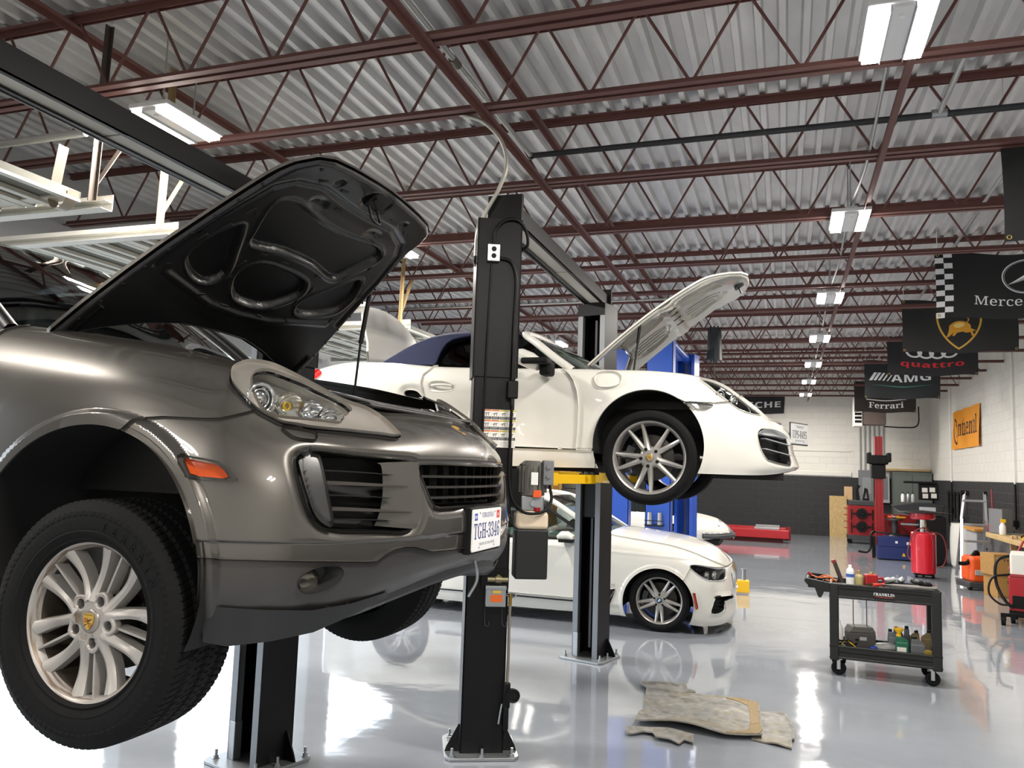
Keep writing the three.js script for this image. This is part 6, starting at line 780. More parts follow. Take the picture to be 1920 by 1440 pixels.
// ================================================================ OVERHEAD DOORS, PIPES, BANNERS
function overheadDoor(label, z0, z1, y, xEnd, near) {
  const t = thing('overhead_door', label, 'door', [0, y, 0], 0, 'sectional doors rolled up under the roof'), n = 5, s = (xEnd - 0.15 - (XL + 0.35)) / n;
  const panelM = std('#6b6b61', 0.7), rail = std('#c4c2b8', 0.5);
  for (let k = 0; k < n; k++) { const x = XL + 0.35 + k * s; part(t, 'door_section', [box(x + 0.01, x + s - 0.01, 0.0, 0.05, z0 + 0.12, z1 - 0.12)], panelM); part(t, 'section_rail', [box(x + 0.005, x + 0.085, -0.02, 0.0, z0 + 0.12, z1 - 0.12), box(x + s - 0.06, x + s - 0.008, -0.02, 0.0, z0 + 0.12, z1 - 0.12)], rail); for (let i = 0; i < 4; i++) { const z = z0 + 0.16 + (z1 - z0 - 0.4) * i / 3; part(t, 'stile', [box(x + 0.085, x + s - 0.06, -0.015, 0.0, z, z + 0.09)], rail); } part(t, 'strut', [beam([x + s * 0.5, -0.02, z0 + 0.14], [x + s * 0.5, -0.02, z1 - 0.14], 0.05, 0.03)], rail); }
  for (const z of [z0 + 0.05, z1 - 0.05]) { part(t, 'track', [box(XL + 0.1, xEnd, -0.06, -0.055, z - 0.05, z + 0.05), box(XL + 0.1, xEnd, -0.06, 0.06, z - 0.05, z - 0.045), box(XL + 0.1, xEnd, 0.0, 0.006, z - 0.05, z + 0.02)], M.offWhite); part(t, 'track_hanger', [beam([xEnd - 0.12, 0.0, z], [xEnd - 0.1, 1.26, z], 0.05, 0.005), beam([xEnd - 0.12, 0.0, z + 0.025], [xEnd - 0.1, 1.26, z + 0.025], 0.005, 0.05), beam([xEnd - 0.12, 0.12, z], [xEnd - 0.12, 0.62, z - 0.28], 0.045, 0.005)], near === 'pale' ? std('#97805a', 0.6) : std('#554c45', 0.5, 0.4)); }
}
overheadDoor('pale sectional door rolled up above the grey SUV', -4.1, -1.2, 3.5, -4.35);
overheadDoor('pale sectional door rolled up behind the grey SUV hood', -7.65, -4.62, 3.5, -4.35, 'pale');
overheadDoor('pale sectional door rolled up beyond the white roadster', -11.5, -8.6, 3.5, -4.35, 'pale');
solo('door_strap', 'bent sheet metal strap curling under the near door track', 'strap', [(() => { const c = [[-4.62, 3.86], [-4.66, 3.6], [-4.67, 3.47], [-4.63, 3.42], [-4.57, 3.42], [-4.52, 3.47], [-4.50, 3.54]].map((p) => V(p[0], p[1], 0)), q = new THREE.CatmullRomCurve3(c).getPoints(40); return stripBetween(q.map((p) => V(p.x, p.y, -3.95)), q.map((p) => V(p.x, p.y, -3.87)), false); })()], std('#9a9084', 0.4, 0.5, { side: THREE.DoubleSide }));
solo('shaft_pipe', 'grey torsion shaft running above the near door track', 'pipe', [bar([-7.2, 3.82, -3.7], [-4.2, 3.82, -3.7], 0.025, 0.025, 12)], M.conduit);

const pipeGroup = 'pipes under the roof';
solo('sprinkler_pipe', 'dark pipe running across below the deck in front of the third joist', 'pipe', [bar([-2.05, 4.45, -6.23], [4.1, 4.45, -6.2], 0.024, 0.024, 12)], M.pipe, [0, 0, 0], 0, pipeGroup);
{ const t = thing('sprinkler_pipe', 'grey pipe with sprinkler tee running away from the viewer at upper left', 'pipe', [0, 0, 0], 0, pipeGroup); part(t, 'pipe', [bar([-2.05, 4.45, -6.23], [-2.08, 4.45, 3], 0.02, 0.02, 12)], M.conduit); part(t, 'elbow', [new THREE.SphereGeometry(0.032, 14, 10).translate(-2.05, 4.45, -6.23)], M.pipe); part(t, 'sprinkler_head', [bar([-2.06, 4.45, -4.6], [-2.2, 4.44, -4.6], 0.018, 0.016, 10), bar([-2.06, 4.45, -4.64], [-2.06, 4.45, -4.54], 0.028, 0.028, 12)], std('#6b665b', 0.5, 0.5)); }
{ const t = thing('drop_pipe', 'short grey pipe with tee joining the cross pipe right of the lights', 'pipe', [1.06, 4.45, -6.2], 0, pipeGroup); part(t, 'pipe', [bar([0, 0, 0], [0.03, 0.05, 0.9], 0.02, 0.02, 12)], M.conduit); part(t, 'tee', [bar([-0.05, 0, 0], [0.05, 0, 0], 0.033, 0.033, 14)], M.galv); part(t, 'sprinkler_head', [bar([0.03, 0.05, 0.9], [0.03, -0.06, 0.92], 0.016, 0.02, 10)], M.galv); }
solo('light_conduit', 'pale conduit linking the right row of ceiling lights', 'conduit', [tube([[0.57, 4.24, -4.7], [0.6, 4.23, -6.6], [0.56, 4.24, -7.6], [0.58, 4.22, -9.4], [0.56, 4.24, -11], [0.58, 4.22, -14.2], [0.6, 4.23, -17.6], [0.62, 4.22, -20.8], [0.62, 4.22, -24]], 0.011, 120)], M.conduit, [0, 0, 0], 0, pipeGroup);
solo('wall_conduit', 'pale conduit running above the row of hanging banners', 'conduit', [bar([1.85, 4.56, -7.6], [2.1, 4.56, -24.5], 0.017, 0.017, 10)], M.conduit, [0, 0, 0], 0, pipeGroup);
solo('ceiling_conduit', 'long thin conduit crossing the far joists behind the roadster', 'conduit', [bar([-6.5, 4.17, -10.9], [-1.2, 4.17, -10.85], 0.014, 0.014, 8)], M.conduit, [0, 0, 0], 0, pipeGroup);
solo('cable_reel', 'dark coil of cable hanging from a joist above the roadster nose', 'cable reel', [bar([0, 0, 0], [0, -0.55, 0], 0.11, 0.13, 14), ...[-0.06, 0, 0.06].map((x) => bar([x, 0.02, 0.08], [x * 0.8, -0.6, 0.1], 0.016)), bar([0, -0.55, 0], [0.03, -1.4, 0], 0.006)], std('#20262c', 0.5), [-1.12, 4.24, -13.6]);

// banners: cloth sheets with a slight sag, hung from the joists, facing the viewer
function banner(label, x0, y1, z, w, h, tex, { sag = 0.05, tilt = 0.0, side = THREE.DoubleSide } = {}) {
  const t = thing('banner', label, 'banner', [x0, y1, z], 0, 'hanging banners'), nx = 28, ny = 16, pos = [], uv = [], idx = [], f = (u, v) => [u * w + 0.012 * Math.sin(v * 3) * h, -v * h - sag * Math.sin(u * PI) * (1 - v) - tilt * u * w + 0.015 * Math.sin(u * 9), 0.03 * Math.sin(u * 7 + v * 2) * (0.3 + v) + 0.02 * Math.sin(u * 3 + 1)];
  const geo = (dz) => { const g = new THREE.BufferGeometry(), p = [], q = [], ix = []; for (let j = 0; j <= ny; j++) for (let i = 0; i <= nx; i++) { const a = f(i / nx, j / ny); p.push(a[0], a[1], a[2] + dz); q.push(i / nx, 1 - j / ny); } for (let j = 0; j < ny; j++) for (let i = 0; i < nx; i++) { const a = j * (nx + 1) + i; ix.push(a, a + nx + 1, a + 1, a + 1, a + nx + 1, a + nx + 2); } g.setAttribute('position', new THREE.Float32BufferAttribute(p, 3)); g.setAttribute('uv', new THREE.Float32BufferAttribute(q, 2)); g.setIndex(ix); g.computeVertexNormals(); return g; };
  part(t, 'cloth', geo(0), std('#ffffff', 0.75, 0, { map: tex, side: THREE.DoubleSide }));
  for (const [u, v] of [[0.02, 0.04], [0.02, 0.96], [0.98, 0.04], [0.98, 0.96]]) { const a = f(u, v); part(t, 'grommet', [new THREE.TorusGeometry(0.014, 0.004, 6, 16).translate(a[0], a[1], a[2] + 0.004)], std('#b9a05a', 0.4, 0.8)); }
  for (const u of [0.02, 0.98]) { const a = f(u, 0.02); part(t, 'tie', [bar([a[0], a[1], a[2]], [a[0], 4.77 - y1, a[2] - 0.02], 0.004, 0.004, 6)], M.white); }
}
const bannerTex = (bg, draw) => canvasTex(768, 460, (c, w, h) => { c.fillStyle = bg; c.fillRect(0, 0, w, h); draw(c, w, h); });
const star = (c, x, y, r) => { c.strokeStyle = '#e6e7e9'; c.lineWidth = 7; c.beginPath(); c.ellipse(x, y, r * 1.1, r, 0, 0, 7); c.stroke(); c.lineWidth = 2; c.beginPath(); c.ellipse(x, y, r * 1.02, r * 0.93, 0, 0, 7); c.stroke(); for (let k = 0; k < 3; k++) { const a = -PI / 2 + k * 2 * PI / 3; for (const [s, col] of [[1, '#f2f3f4'], [-1, '#a9abae']]) { c.fillStyle = col; c.beginPath(); c.moveTo(x + Math.cos(a) * r * 1.05, y + Math.sin(a) * r * 0.98); c.lineTo(x + Math.cos(a + s * 1.05) * r * 0.17, y + Math.sin(a + s * 1.05) * r * 0.17); c.lineTo(x, y); c.fill(); } } };
banner('black banner with a white corner mark cut off by the right edge', 1.47, 4.28, -6.36, 1.52, 0.78, bannerTex('#1c1d1f', (c) => { c.fillStyle = '#e8e8ea'; c.fillRect(90, 110, 600, 240); c.fillStyle = '#1c1d1f'; c.font = 'bold 120px sans-serif'; c.textAlign = 'center'; }));
banner('black banner reading Mercedes with a three-pointed star and chequered edge', 1.68, 4.50, -10.35, 1.52, 0.80, bannerTex('#1a1b1d', (c) => { for (let r = 0; r < 12; r++) for (let k = 0; k < 2; k++) { c.fillStyle = (r + k) % 2 ? '#e6e6ea' : '#111'; c.fillRect(k * 46, r * 38.4, 46, 38.4); } star(c, 480, 160, 118); c.fillStyle = '#ecedef'; c.font = '86px serif'; c.textAlign = 'center'; c.fillText('Mercedes-Benz', 510, 365); }));
banner('black banner with a golden bull in a golden shield', 1.66, 4.50, -13.05, 1.52, 0.80, bannerTex('#222223', (c) => { c.strokeStyle = '#b98b2c'; c.lineWidth = 16; c.beginPath(); c.moveTo(238, 110); c.quadraticCurveTo(384, 40, 530, 110); c.quadraticCurveTo(545, 290, 384, 418); c.quadraticCurveTo(225, 290, 238, 110); c.stroke(); c.strokeStyle = '#e4bd57'; c.lineWidth = 5; c.stroke(); c.fillStyle = '#d79a2f'; c.beginPath(); c.moveTo(318, 215); c.quadraticCurveTo(360, 150, 420, 170); c.quadraticCurveTo(470, 190, 462, 235); c.lineTo(500, 262); c.lineTo(470, 262); c.quadraticCurveTo(440, 285, 410, 262); c.lineTo(372, 272); c.lineTo(352, 305); c.lineTo(338, 300); c.lineTo(350, 268); c.lineTo(318, 312); c.lineTo(296, 322); c.quadraticCurveTo(318, 280, 318, 215); c.fill(); c.beginPath(); c.moveTo(452, 240); c.lineTo(468, 305); c.lineTo(484, 305); c.lineTo(470, 250); c.fill(); c.fillStyle = '#f0cf7c'; c.beginPath(); c.ellipse(385, 205, 38, 22, -0.3, 0, 7); c.fill(); c.strokeStyle = '#d79a2f'; c.lineWidth = 8; c.beginPath(); c.moveTo(440, 175); c.quadraticCurveTo(460, 150, 440, 140); c.stroke(); }));
banner('dark banner with white rings and red quattro lettering', 1.83, 4.50, -16.45, 1.52, 0.74, bannerTex('#232224', (c) => { c.strokeStyle = '#e8e8ea'; c.lineWidth = 22; for (let k = 0; k < 4; k++) { c.beginPath(); c.arc(230 + k * 102, 170, 62, 0, 7); c.stroke(); } c.fillStyle = '#cc2331'; c.font = 'bold 118px sans-serif'; c.textAlign = 'center'; c.save(); c.translate(384, 352); c.scale(1.28, 0.8); c.fillText('quattro', 0, 0); c.restore(); }));
banner('dark banner with slanted stripes and AMG in white', 1.66, 4.43, -19.1, 1.5, 0.86, bannerTex('#202426', (c) => { const gr = c.createLinearGradient(0, 230, 768, 230); gr.addColorStop(0, '#202426'); gr.addColorStop(0.5, '#4f9b86'); gr.addColorStop(1, '#202426'); c.fillStyle = gr; c.fillRect(80, 300, 608, 10); c.fillStyle = '#e6e8ea'; for (let k = 0; k < 5; k++) { c.beginPath(); const x = 60 + k * 46, w = 34 - k * 5; c.moveTo(x + 40, 150); c.lineTo(x + 40 + w, 150); c.lineTo(x + w - 16, 246); c.lineTo(x - 16, 246); c.fill(); } c.font = 'bold 128px sans-serif'; c.textAlign = 'left'; c.save(); c.translate(275, 246); c.scale(1.42, 1.02); c.fillText('AMG', 0, 0); c.restore(); }));
banner('dark brown banner with a yellow shield and Ferrari in white', 1.76, 4.42, -23.2, 1.5, 0.84, bannerTex('#2b2624', (c) => { c.fillStyle = '#e3c61d'; c.beginPath(); c.moveTo(320, 40); c.lineTo(448, 40); c.quadraticCurveTo(452, 190, 384, 232); c.quadraticCurveTo(316, 190, 320, 40); c.fill(); c.fillStyle = '#1e1b1a'; c.fillRect(372, 90, 24, 90); c.fillStyle = '#efefef'; c.font = 'bold 118px serif'; c.textAlign = 'center'; c.fillText('Ferrari', 400, 392); c.fillRect(150, 262, 500, 14); }));
{
  const t = thing('wall_banner', 'black banner reading PORSCHE on the far wall', 'banner', [-1.0, 3.2, ZF + 0.06]), w = 2.2, h = 0.6;
  const g = new THREE.PlaneGeometry(w, h, 20, 6), p = g.attributes.position; for (let i = 0; i < p.count; i++) { const u = p.getX(i) / w + 0.5, v = p.getY(i) / h + 0.5; p.setXYZ(i, p.getX(i) + (u - 0.5) * -0.06 * (1 - v), p.getY(i) - 0.04 * Math.sin(u * PI), 0.025 * Math.sin(u * 9 + v * 3)); } g.computeVertexNormals();
  const m = part(t, 'cloth', g, std('#ffffff', 0.75, 0, { side: THREE.DoubleSide, map: canvasTex(768, 272, (c) => { c.fillStyle = '#26272a'; c.fillRect(0, 0, 768, 272); c.fillStyle = '#e8e9ea'; c.font = 'bold 130px sans-serif'; c.textAlign = 'center'; c.save(); c.translate(392, 178); c.scale(690 / c.measureText('PORSCHE').width, 0.92); c.fillText('PORSCHE', 0, 0); c.restore(); }) })); m.position.set(w / 2, h / 2, 0);
  t.position.set(-2.2, 3.80, ZF + 0.07);
}
{
  const t = thing('wall_sign', 'orange cloth sign reading Continental on the right wall', 'sign', [XR - 0.05, 3.1, -21.65]), g = new THREE.PlaneGeometry(3.05, 0.95, 20, 8), p = g.attributes.position; for (let i = 0; i < p.count; i++) p.setZ(i, 0.02 * Math.sin(p.getX(i) * 6 + p.getY(i) * 3)); g.computeVertexNormals();
  const m = part(t, 'cloth', g, std('#ffffff', 0.7, 0, { side: THREE.DoubleSide, map: canvasTex(960, 300, (c) => { c.fillStyle = '#ee9b1e'; c.fillRect(0, 0, 960, 300); c.fillStyle = '#1d1a14'; c.textAlign = 'left'; c.save(); c.translate(250, 200); c.scale(1.0, 1.25); c.font = 'bold 140px serif'; c.fillText('ntinental', 0, 0); c.restore(); c.lineWidth = 20; c.strokeStyle = '#1d1a14'; c.beginPath(); c.arc(140, 160, 95, 0.7, 5.6); c.stroke(); c.lineWidth = 14; c.beginPath(); c.arc(190, 158, 48, 0, 7); c.stroke(); }) })); m.rotation.y = -PI / 2;
}

// ================================================================ FLOOR: UNDERTRAYS AND CART
{
  const soil = dataTex(512, 512, (u, v) => { const a = nA(u * 2, v * 2), b = nB(u, v), s = sstep(0.52, 0.68, nA(u * 1.3 + 0.4, v * 1.3)); const k = 0.52 + 0.2 * (a - 0.5) + 0.12 * (b - 0.5); return [k + 0.015 * s, k - 0.008, k - 0.03 - 0.03 * s]; });
  const soilB = dataTex(256, 256, (u, v) => nB(u, v) * 0.6 + nA(u * 2, v * 2) * 0.4, false);
  const mat = std('#ffffff', 0.75, 0, { map: soil, bumpMap: soilB, bumpScale: 0.006 }), dry = std('#8c7a5c', 0.95, 0, { bumpMap: soilB, bumpScale: 0.02 });
  const sheet = (name, label, pts, y, h) => {                       // pressed panel: outline in x,z and a relief h(x, z, distance from the edge)
    const c = [pts.reduce((s, p) => s + p[0], 0) / pts.length, pts.reduce((s, p) => s + p[1], 0) / pts.length], xs = pts.map((p) => p[0] - c[0]), zs = pts.map((p) => p[1] - c[1]), sd = sdPoly(pts.map(([x, z]) => [x - c[0], z - c[1]]));
    const t = thing(name, label, 'undertray', [c[0], y, c[1]], 0, 'undertray panels on the floor'), P = (u, v) => V(u, h(u + c[0], v + c[1], sd(u, v)), v), x0 = Math.min(...xs) - 0.01, x1 = Math.max(...xs) + 0.01, z0 = Math.min(...zs) - 0.01, z1 = Math.max(...zs) + 0.01;
    part(t, 'panel', planarUV(merge(clipped(P, [x0, x1, Math.ceil((x1 - x0) / 0.01)], [z0, z1, Math.ceil((z1 - z0) / 0.01)], (p) => sd(p.x, p.z), { out: -1, skirt: 0.01, flangeDir: V(0, -1, 0) })), 'x', 'z', 1.2), mat); return [t, c];
  };
  const main = smoothLoop([[-1.074, -6.725], [-0.76, -6.754], [-0.587, -6.769], [-0.449, -6.768], [-0.211, -6.718], [-0.187, -6.634], [-0.165, -6.25], [-0.148, -5.903], [-0.392, -5.815], [-0.595, -5.846], [-0.764, -5.858], [-1.013, -5.849], [-1.027, -6.112], [-1.001, -6.154], [-1.04, -6.45]], 1);
  const dents = [[-0.83, -6.6], [-0.62, -6.62], [-0.44, -6.52], [-0.86, -6.22], [-0.55, -6.08], [-0.3, -6.25], [-0.95, -6.02]];
  const relief = (x, z, d) => { const e = Math.hypot((x + 0.56) / 0.36, (z + 6.33) / 0.27); let y = 0.022 + 0.03 * sstep(-6.15, -5.82, z) * (0.6 + 0.4 * Math.sin(x * 7)) - 0.015 * sstep(1.05, 0.95, e) + 0.010 * Math.exp(-Math.pow((e - 1.14) / 0.05, 2)) + 0.010 * sstep(0.035, 0.0, d) + 0.006 * Math.sin(x * 9 + z * 4); for (const [a, b] of dents) y -= 0.014 * Math.exp(-Math.pow(Math.hypot((x - a) / 0.045, (z - b) / 0.028), 4)); return y; };
  const [mt, mc] = sheet('undertray', 'large dirty grey undertray panel lying on the floor', main, 0.012, relief), edgeSd = sdPoly(main);
  part(mt, 'dried_mud', [(() => { const L = sdPoly(smoothLoop([[-0.45, -6.74], [-0.22, -6.70], [-0.20, -6.55], [-0.175, -6.2], [-0.165, -5.93], [-0.38, -5.84], [-0.33, -5.92], [-0.25, -6.0], [-0.245, -6.3], [-0.27, -6.55], [-0.34, -6.66]], 3).map(([x, z]) => [x - mc[0], z - mc[1]])); return clipped((u, v) => V(u, relief(u + mc[0], v + mc[1], edgeSd(u + mc[0], v + mc[1])) + 0.002 + 0.008 * nB(u * 3, v * 3), v), [0.15, 0.55, 50], [-0.5, 0.55, 110], (p) => L(p.x, p.z), { out: -1, skirt: 0.012, flangeDir: V(0, -1, 0) }); })()], dry, 'crust of dried mud along the edge');
  const curl = (k) => (x, z, d) => 0.014 + 0.016 * sstep(0.03, 0.0, d) + 0.006 * Math.sin(x * 17 + k) + 0.004 * Math.sin(z * 23);
  sheet('undertray', 'narrow undertray strip with a scalloped edge behind the large panel', [[-1.161, -6.943], [-1.135, -6.985], [-1.109, -6.969], [-1.03, -6.985], [-0.947, -7.011], [-0.92, -7.05], [-0.87, -7.02], [-0.83, -7.06], [-0.794, -7.048], [-0.757, -6.917], [-0.694, -6.875], [-0.688, -6.80], [-1.072, -6.76], [-1.12, -6.86]], 0.004, curl(0));
  sheet('undertray', 'narrow undertray strip with curved cut-outs in front of the large panel', [[-1.047, -5.713], [-0.96, -5.80], [-0.761, -5.815], [-0.595, -5.79], [-0.577, -5.609], [-0.638, -5.629], [-0.664, -5.546], [-0.728, -5.587], [-0.824, -5.59], [-0.859, -5.673], [-0.922, -5.682], [-0.986, -5.614], [-1.025, -5.596]], 0.002, curl(2));
  sheet('undertray', 'small rectangular undertray panel tucked under the right end of the large one', [[-0.24, -6.61], [0.002, -6.571], [0.02, -6.46], [0.041, -6.414], [0.05, -6.3], [0.069, -6.208], [0.06, -6.1], [0.059, -5.975], [0.041, -5.966], [0.04, -5.8], [-0.22, -5.89], [-0.23, -6.2]], 0.002, (x, z, d) => 0.012 + sstep(-0.14, -0.04, x) * (0.016 * sstep(0.03, 0.0, d) + 0.006 * Math.sin(x * 17 + 4) + 0.004 * Math.sin(z * 23)));
}
{
  const ct = thing('utility_cart', 'black two-shelf plastic utility cart marked FRANKLIN', 'cart', [0.86, 0, -8.3], -0.06), L = 0.455, D = 0.24, pm = std('#0d0e0f', 0.5);
  const tray = (y0, y1) => [box(-L, L, y0, y0 + 0.02, -D, D), box(-L, L, y0, y1, D - 0.02, D), box(-L, L, y0, y1, -D, -D + 0.02), box(-L, -L + 0.02, y0, y1, -D, D), box(L - 0.02, L, y0, y1, -D, D), rbox(-L - 0.008, L + 0.008, y1 - 0.02, y1, D - 0.012, D + 0.008, 0.006), rbox(-L - 0.008, L + 0.008, y0, y0 + 0.02, D - 0.012, D + 0.006, 0.006)];
  part(ct, 'top_tray', [...tray(0.70, 0.83), box(-L, L, 0.78, 0.79, -D, D)], pm); part(ct, 'bottom_tray', [...tray(0.155, 0.275), box(-L, L, 0.21, 0.22, -D, D)], pm);
  for (const sx of [-1, 1]) for (const sz of [-1, 1]) part(ct, 'leg', [rbox(sx * (L - 0.035) - 0.04, sx * (L - 0.035) + 0.04, 0.14, 0.82, sz * (D - 0.02) - 0.028, sz * (D - 0.02) + 0.028, 0.012, 2)], pm);
  part(ct, 'handle', [slab([[-L, 0.83], [-L - 0.20, 0.86], [-L - 0.225, 0.84], [-L - 0.2, 0.80], [-L - 0.13, 0.77], [-L - 0.10, 0.69], [-L - 0.075, 0.69], [-L - 0.05, 0.745], [-L, 0.745]], 0.03, [], 0.006).translate(0, 0, D - 0.02), slab([[-L, 0.83], [-L - 0.20, 0.86], [-L - 0.225, 0.84], [-L - 0.2, 0.80], [-L - 0.13, 0.77], [-L - 0.10, 0.69], [-L - 0.075, 0.69], [-L - 0.05, 0.745], [-L, 0.745]], 0.03, [], 0.006).translate(0, 0, -D + 0.02), bar([-L - 0.2, 0.835, -D], [-L - 0.2, 0.835, D], 0.022, 0.022, 14), box(-L - 0.19, -L, 0.775, 0.79, -D, D), ...[0, 1, 2].map((k) => box(-L - 0.19 + k * 0.065, -L - 0.185 + k * 0.065, 0.79, 0.845, -D, D))], pm);
  for (const [sx, sz, r] of [[-1, 1, 0.065], [-1, -1, 0.065], [1, 1, 0.062], [1, -1, 0.062]]) { const x = sx * (L - 0.07), z = sz * (D - 0.06), w = part(ct, 'caster', [new THREE.TorusGeometry(r - 0.018, 0.018, 10, 28).translate(x, r, z), new THREE.CylinderGeometry(r - 0.02, r - 0.02, 0.022, 24).rotateX(PI / 2).translate(x, r, z)], M.rubber); part(w, 'caster_fork', [box(x - 0.015, x + 0.015, r - 0.01, 0.15, z + 0.02, z + 0.025), box(x - 0.015, x + 0.015, r - 0.01, 0.15, z - 0.025, z - 0.02), box(x - 0.03, x + 0.03, 0.14, 0.156, z - 0.03, z + 0.03), bar([x, r, z - 0.028], [x, r, z + 0.03], 0.009, 0.009, 12)], M.steel); }
  part(ct, 'brand_print', new THREE.PlaneGeometry(0.17, 0.058).translate(0.0, 0.76, D + 0.0095), std('#ffffff', 0.5, 0, { map: canvasTex(256, 90, (c) => { c.fillStyle = '#0d0e0f'; c.fillRect(0, 0, 256, 90); c.strokeStyle = '#c63a2c'; c.lineWidth = 7; c.beginPath(); c.moveTo(20, 66); c.quadraticCurveTo(128, 84, 236, 72); c.stroke(); c.fillStyle = '#f1f1f1'; c.font = 'bold 50px serif'; c.textAlign = 'center'; c.fillText('FRANKLIN', 128, 56); }) }));
  // things on the cart: positions given in the cart's frame
  const a = -0.06, at = (x, y, z) => [0.86 + x * Math.cos(a) + z * Math.sin(a), y, -8.3 - x * Math.sin(a) + z * Math.cos(a)], T = 0.791, B = 0.221, g1 = 'things on the cart top', g2 = 'things on the cart lower shelf';
  const bottle = (name, label, cat, p, prof, mat, capMat, group, capH = 0.03) => { const t = thing(name, label, cat, p, rnd(0, 3), group), h = prof[prof.length - 1][1]; part(t, 'body', [lathe(prof, 22)], mat); part(t, 'cap', [bar([0, h, 0], [0, h + capH, 0], prof[prof.length - 1][0] * 1.15, prof[prof.length - 1][0], 16)], capMat); return t; };
  const flask = (name, label, p, w, h, mat, capMat, group, turn = 0) => { const t = thing(name, label, 'bottle', p, turn, group); part(t, 'body', [rbox(-w / 2, w / 2, 0, h * 0.68, -w * 0.32, w * 0.32, 0.015, 3), slab([[-w / 2, h * 0.62], [w / 2, h * 0.62], [w / 2 - 0.005, h * 0.72], [-w * 0.05, h * 0.9], [-w * 0.42, h * 0.9]], w * 0.5, [], 0.008)], mat); part(t, 'cap', [bar([-w * 0.24, h * 0.88, 0], [-w * 0.24, h, 0], w * 0.2, w * 0.19, 16)], capMat); return t; };
  { const t = bottle('spray_bottle', 'white spray can with blue label on the cart top', 'bottle', at(-0.28, T, 0.16), [[0, 0], [0.034, 0], [0.036, 0.01], [0.036, 0.15], [0.026, 0.175], [0.014, 0.185]], M.white, M.white, g1, 0.025); part(t, 'label', [new THREE.CylinderGeometry(0.0366, 0.0366, 0.03, 22, 1, true).translate(0, 0.115, 0)], std('#3c62b4', 0.5)); }
  bottle('small_bottle', 'small tan bottle with brass nozzle on the cart top', 'bottle', at(-0.205, T, 0.14), [[0, 0], [0.036, 0], [0.038, 0.01], [0.038, 0.1], [0.026, 0.125], [0.012, 0.13]], std('#a89c6a', 0.4), std('#c5a253', 0.35, 0.7), g1, 0.035);
  { const t = thing('oil_jug', 'small red oil jug with handle on the cart top', 'jug', at(-0.10, T, 0.13), 0.2, g1); part(t, 'body', [rbox(-0.06, 0.05, 0, 0.135, -0.04, 0.04, 0.012, 3)], std('#a51c20', 0.35)); part(t, 'handle', [tube([[0.045, 0.1, 0], [0.1, 0.1, 0], [0.1, 0.02, 0], [0.045, 0.015, 0]], 0.011, 20)], std('#a51c20', 0.35)); part(t, 'cap', [bar([0, 0.135, 0], [0, 0.155, 0], 0.016, 0.013, 14)], std('#c5a253', 0.35, 0.7)); part(t, 'oily_band', [box(-0.0605, 0.0505, 0.01, 0.055, 0.0402, 0.0408)], std('#4c3c22', 0.5)); }
  { const t = thing('pry_tool', 'dark brown pipe tool leaning at the cart handle', 'tool', at(-0.40, T + 0.03, 0.02), 0, g1); part(t, 'shaft', [beam([0.05, 0.0, 0], [-0.02, 0.19, 0.02], 0.035, 0.03)], std('#3c3330', 0.5)); part(t, 'tip', [beam([-0.02, 0.18, 0.02], [-0.028, 0.205, 0.022], 0.042, 0.035)], std('#7c2c2a', 0.5)); }
  { const t = thing('test_lead', 'coiled orange lead with red plug lying in the cart handle tray', 'lead', at(-0.50, 0.81, 0.1), 0, g1); part(t, 'lead', [tube([[-0.13, 0.07, 0], [-0.06, 0.05, 0.03], [0.03, 0.06, 0.05], [0.08, 0.03, 0.0], [0.02, 0.02, -0.05], [-0.04, 0.05, -0.02], [0.02, 0.075, 0.04], [0.1, 0.03, 0.06]], 0.006, 60)], std('#d96d2c', 0.5)); part(t, 'plug', [bar([-0.15, 0.085, 0], [-0.12, 0.065, 0.0], 0.014, 0.012, 12)], M.red); }
  { const t = thing('tool_pile', 'heap of dark pliers and sockets in the cart handle tray', 'tools', at(-0.55, 0.805, 0.06), 0.2, g1); for (let k = 0; k < 6; k++) part(t, 'hand_tool', [bar([rnd(-0.09, 0.0), 0.01 + 0.012 * k, rnd(-0.14, 0.1)], [rnd(0.0, 0.1), 0.01 + 0.012 * k, rnd(-0.1, 0.14)], 0.009 + 0.004 * (k % 2), 0.007, 8)], k % 3 ? M.blackMatte : M.darkSteel); }
  { const t = thing('screwdriver', 'red and black screwdriver lying on the cart top', 'screwdriver', at(-0.02, T + 0.03, 0.2), 0.5, g1); part(t, 'handle', [bar([-0.08, 0.02, 0], [0.03, 0.03, 0], 0.014, 0.012, 12)], std('#c8352c', 0.4)); part(t, 'grip', [bar([0.03, 0.03, 0], [0.1, 0.045, 0], 0.014, 0.012, 12)], M.black); }
  { const sheetG = slab(smoothLoop([[-0.26, -0.07], [-0.1, -0.02], [0.05, 0.02], [0.22, 0.05], [0.28, 0.02], [0.26, -0.12], [0.1, -0.14], [-0.1, -0.11]], 3), 0.008, [], 0.002).rotateX(-PI / 2); solo('trim_panel', 'grey plastic trim panel draped over the cart front edge', 'panel', [sheetG], std('#5c5853', 0.6), [...at(0.16, T + 0.06, 0.12)], -0.06, g1); solo('trim_panel', 'dark trim sheet lying under the grey panel on the cart', 'panel', [slab([[-0.17, -0.12], [0.2, -0.12], [0.22, 0.1], [-0.15, 0.12]], 0.012, [], 0.003).rotateX(-PI / 2)], M.blackMatte, at(0.22, T + 0.02, 0.05), 0.1, g1); }
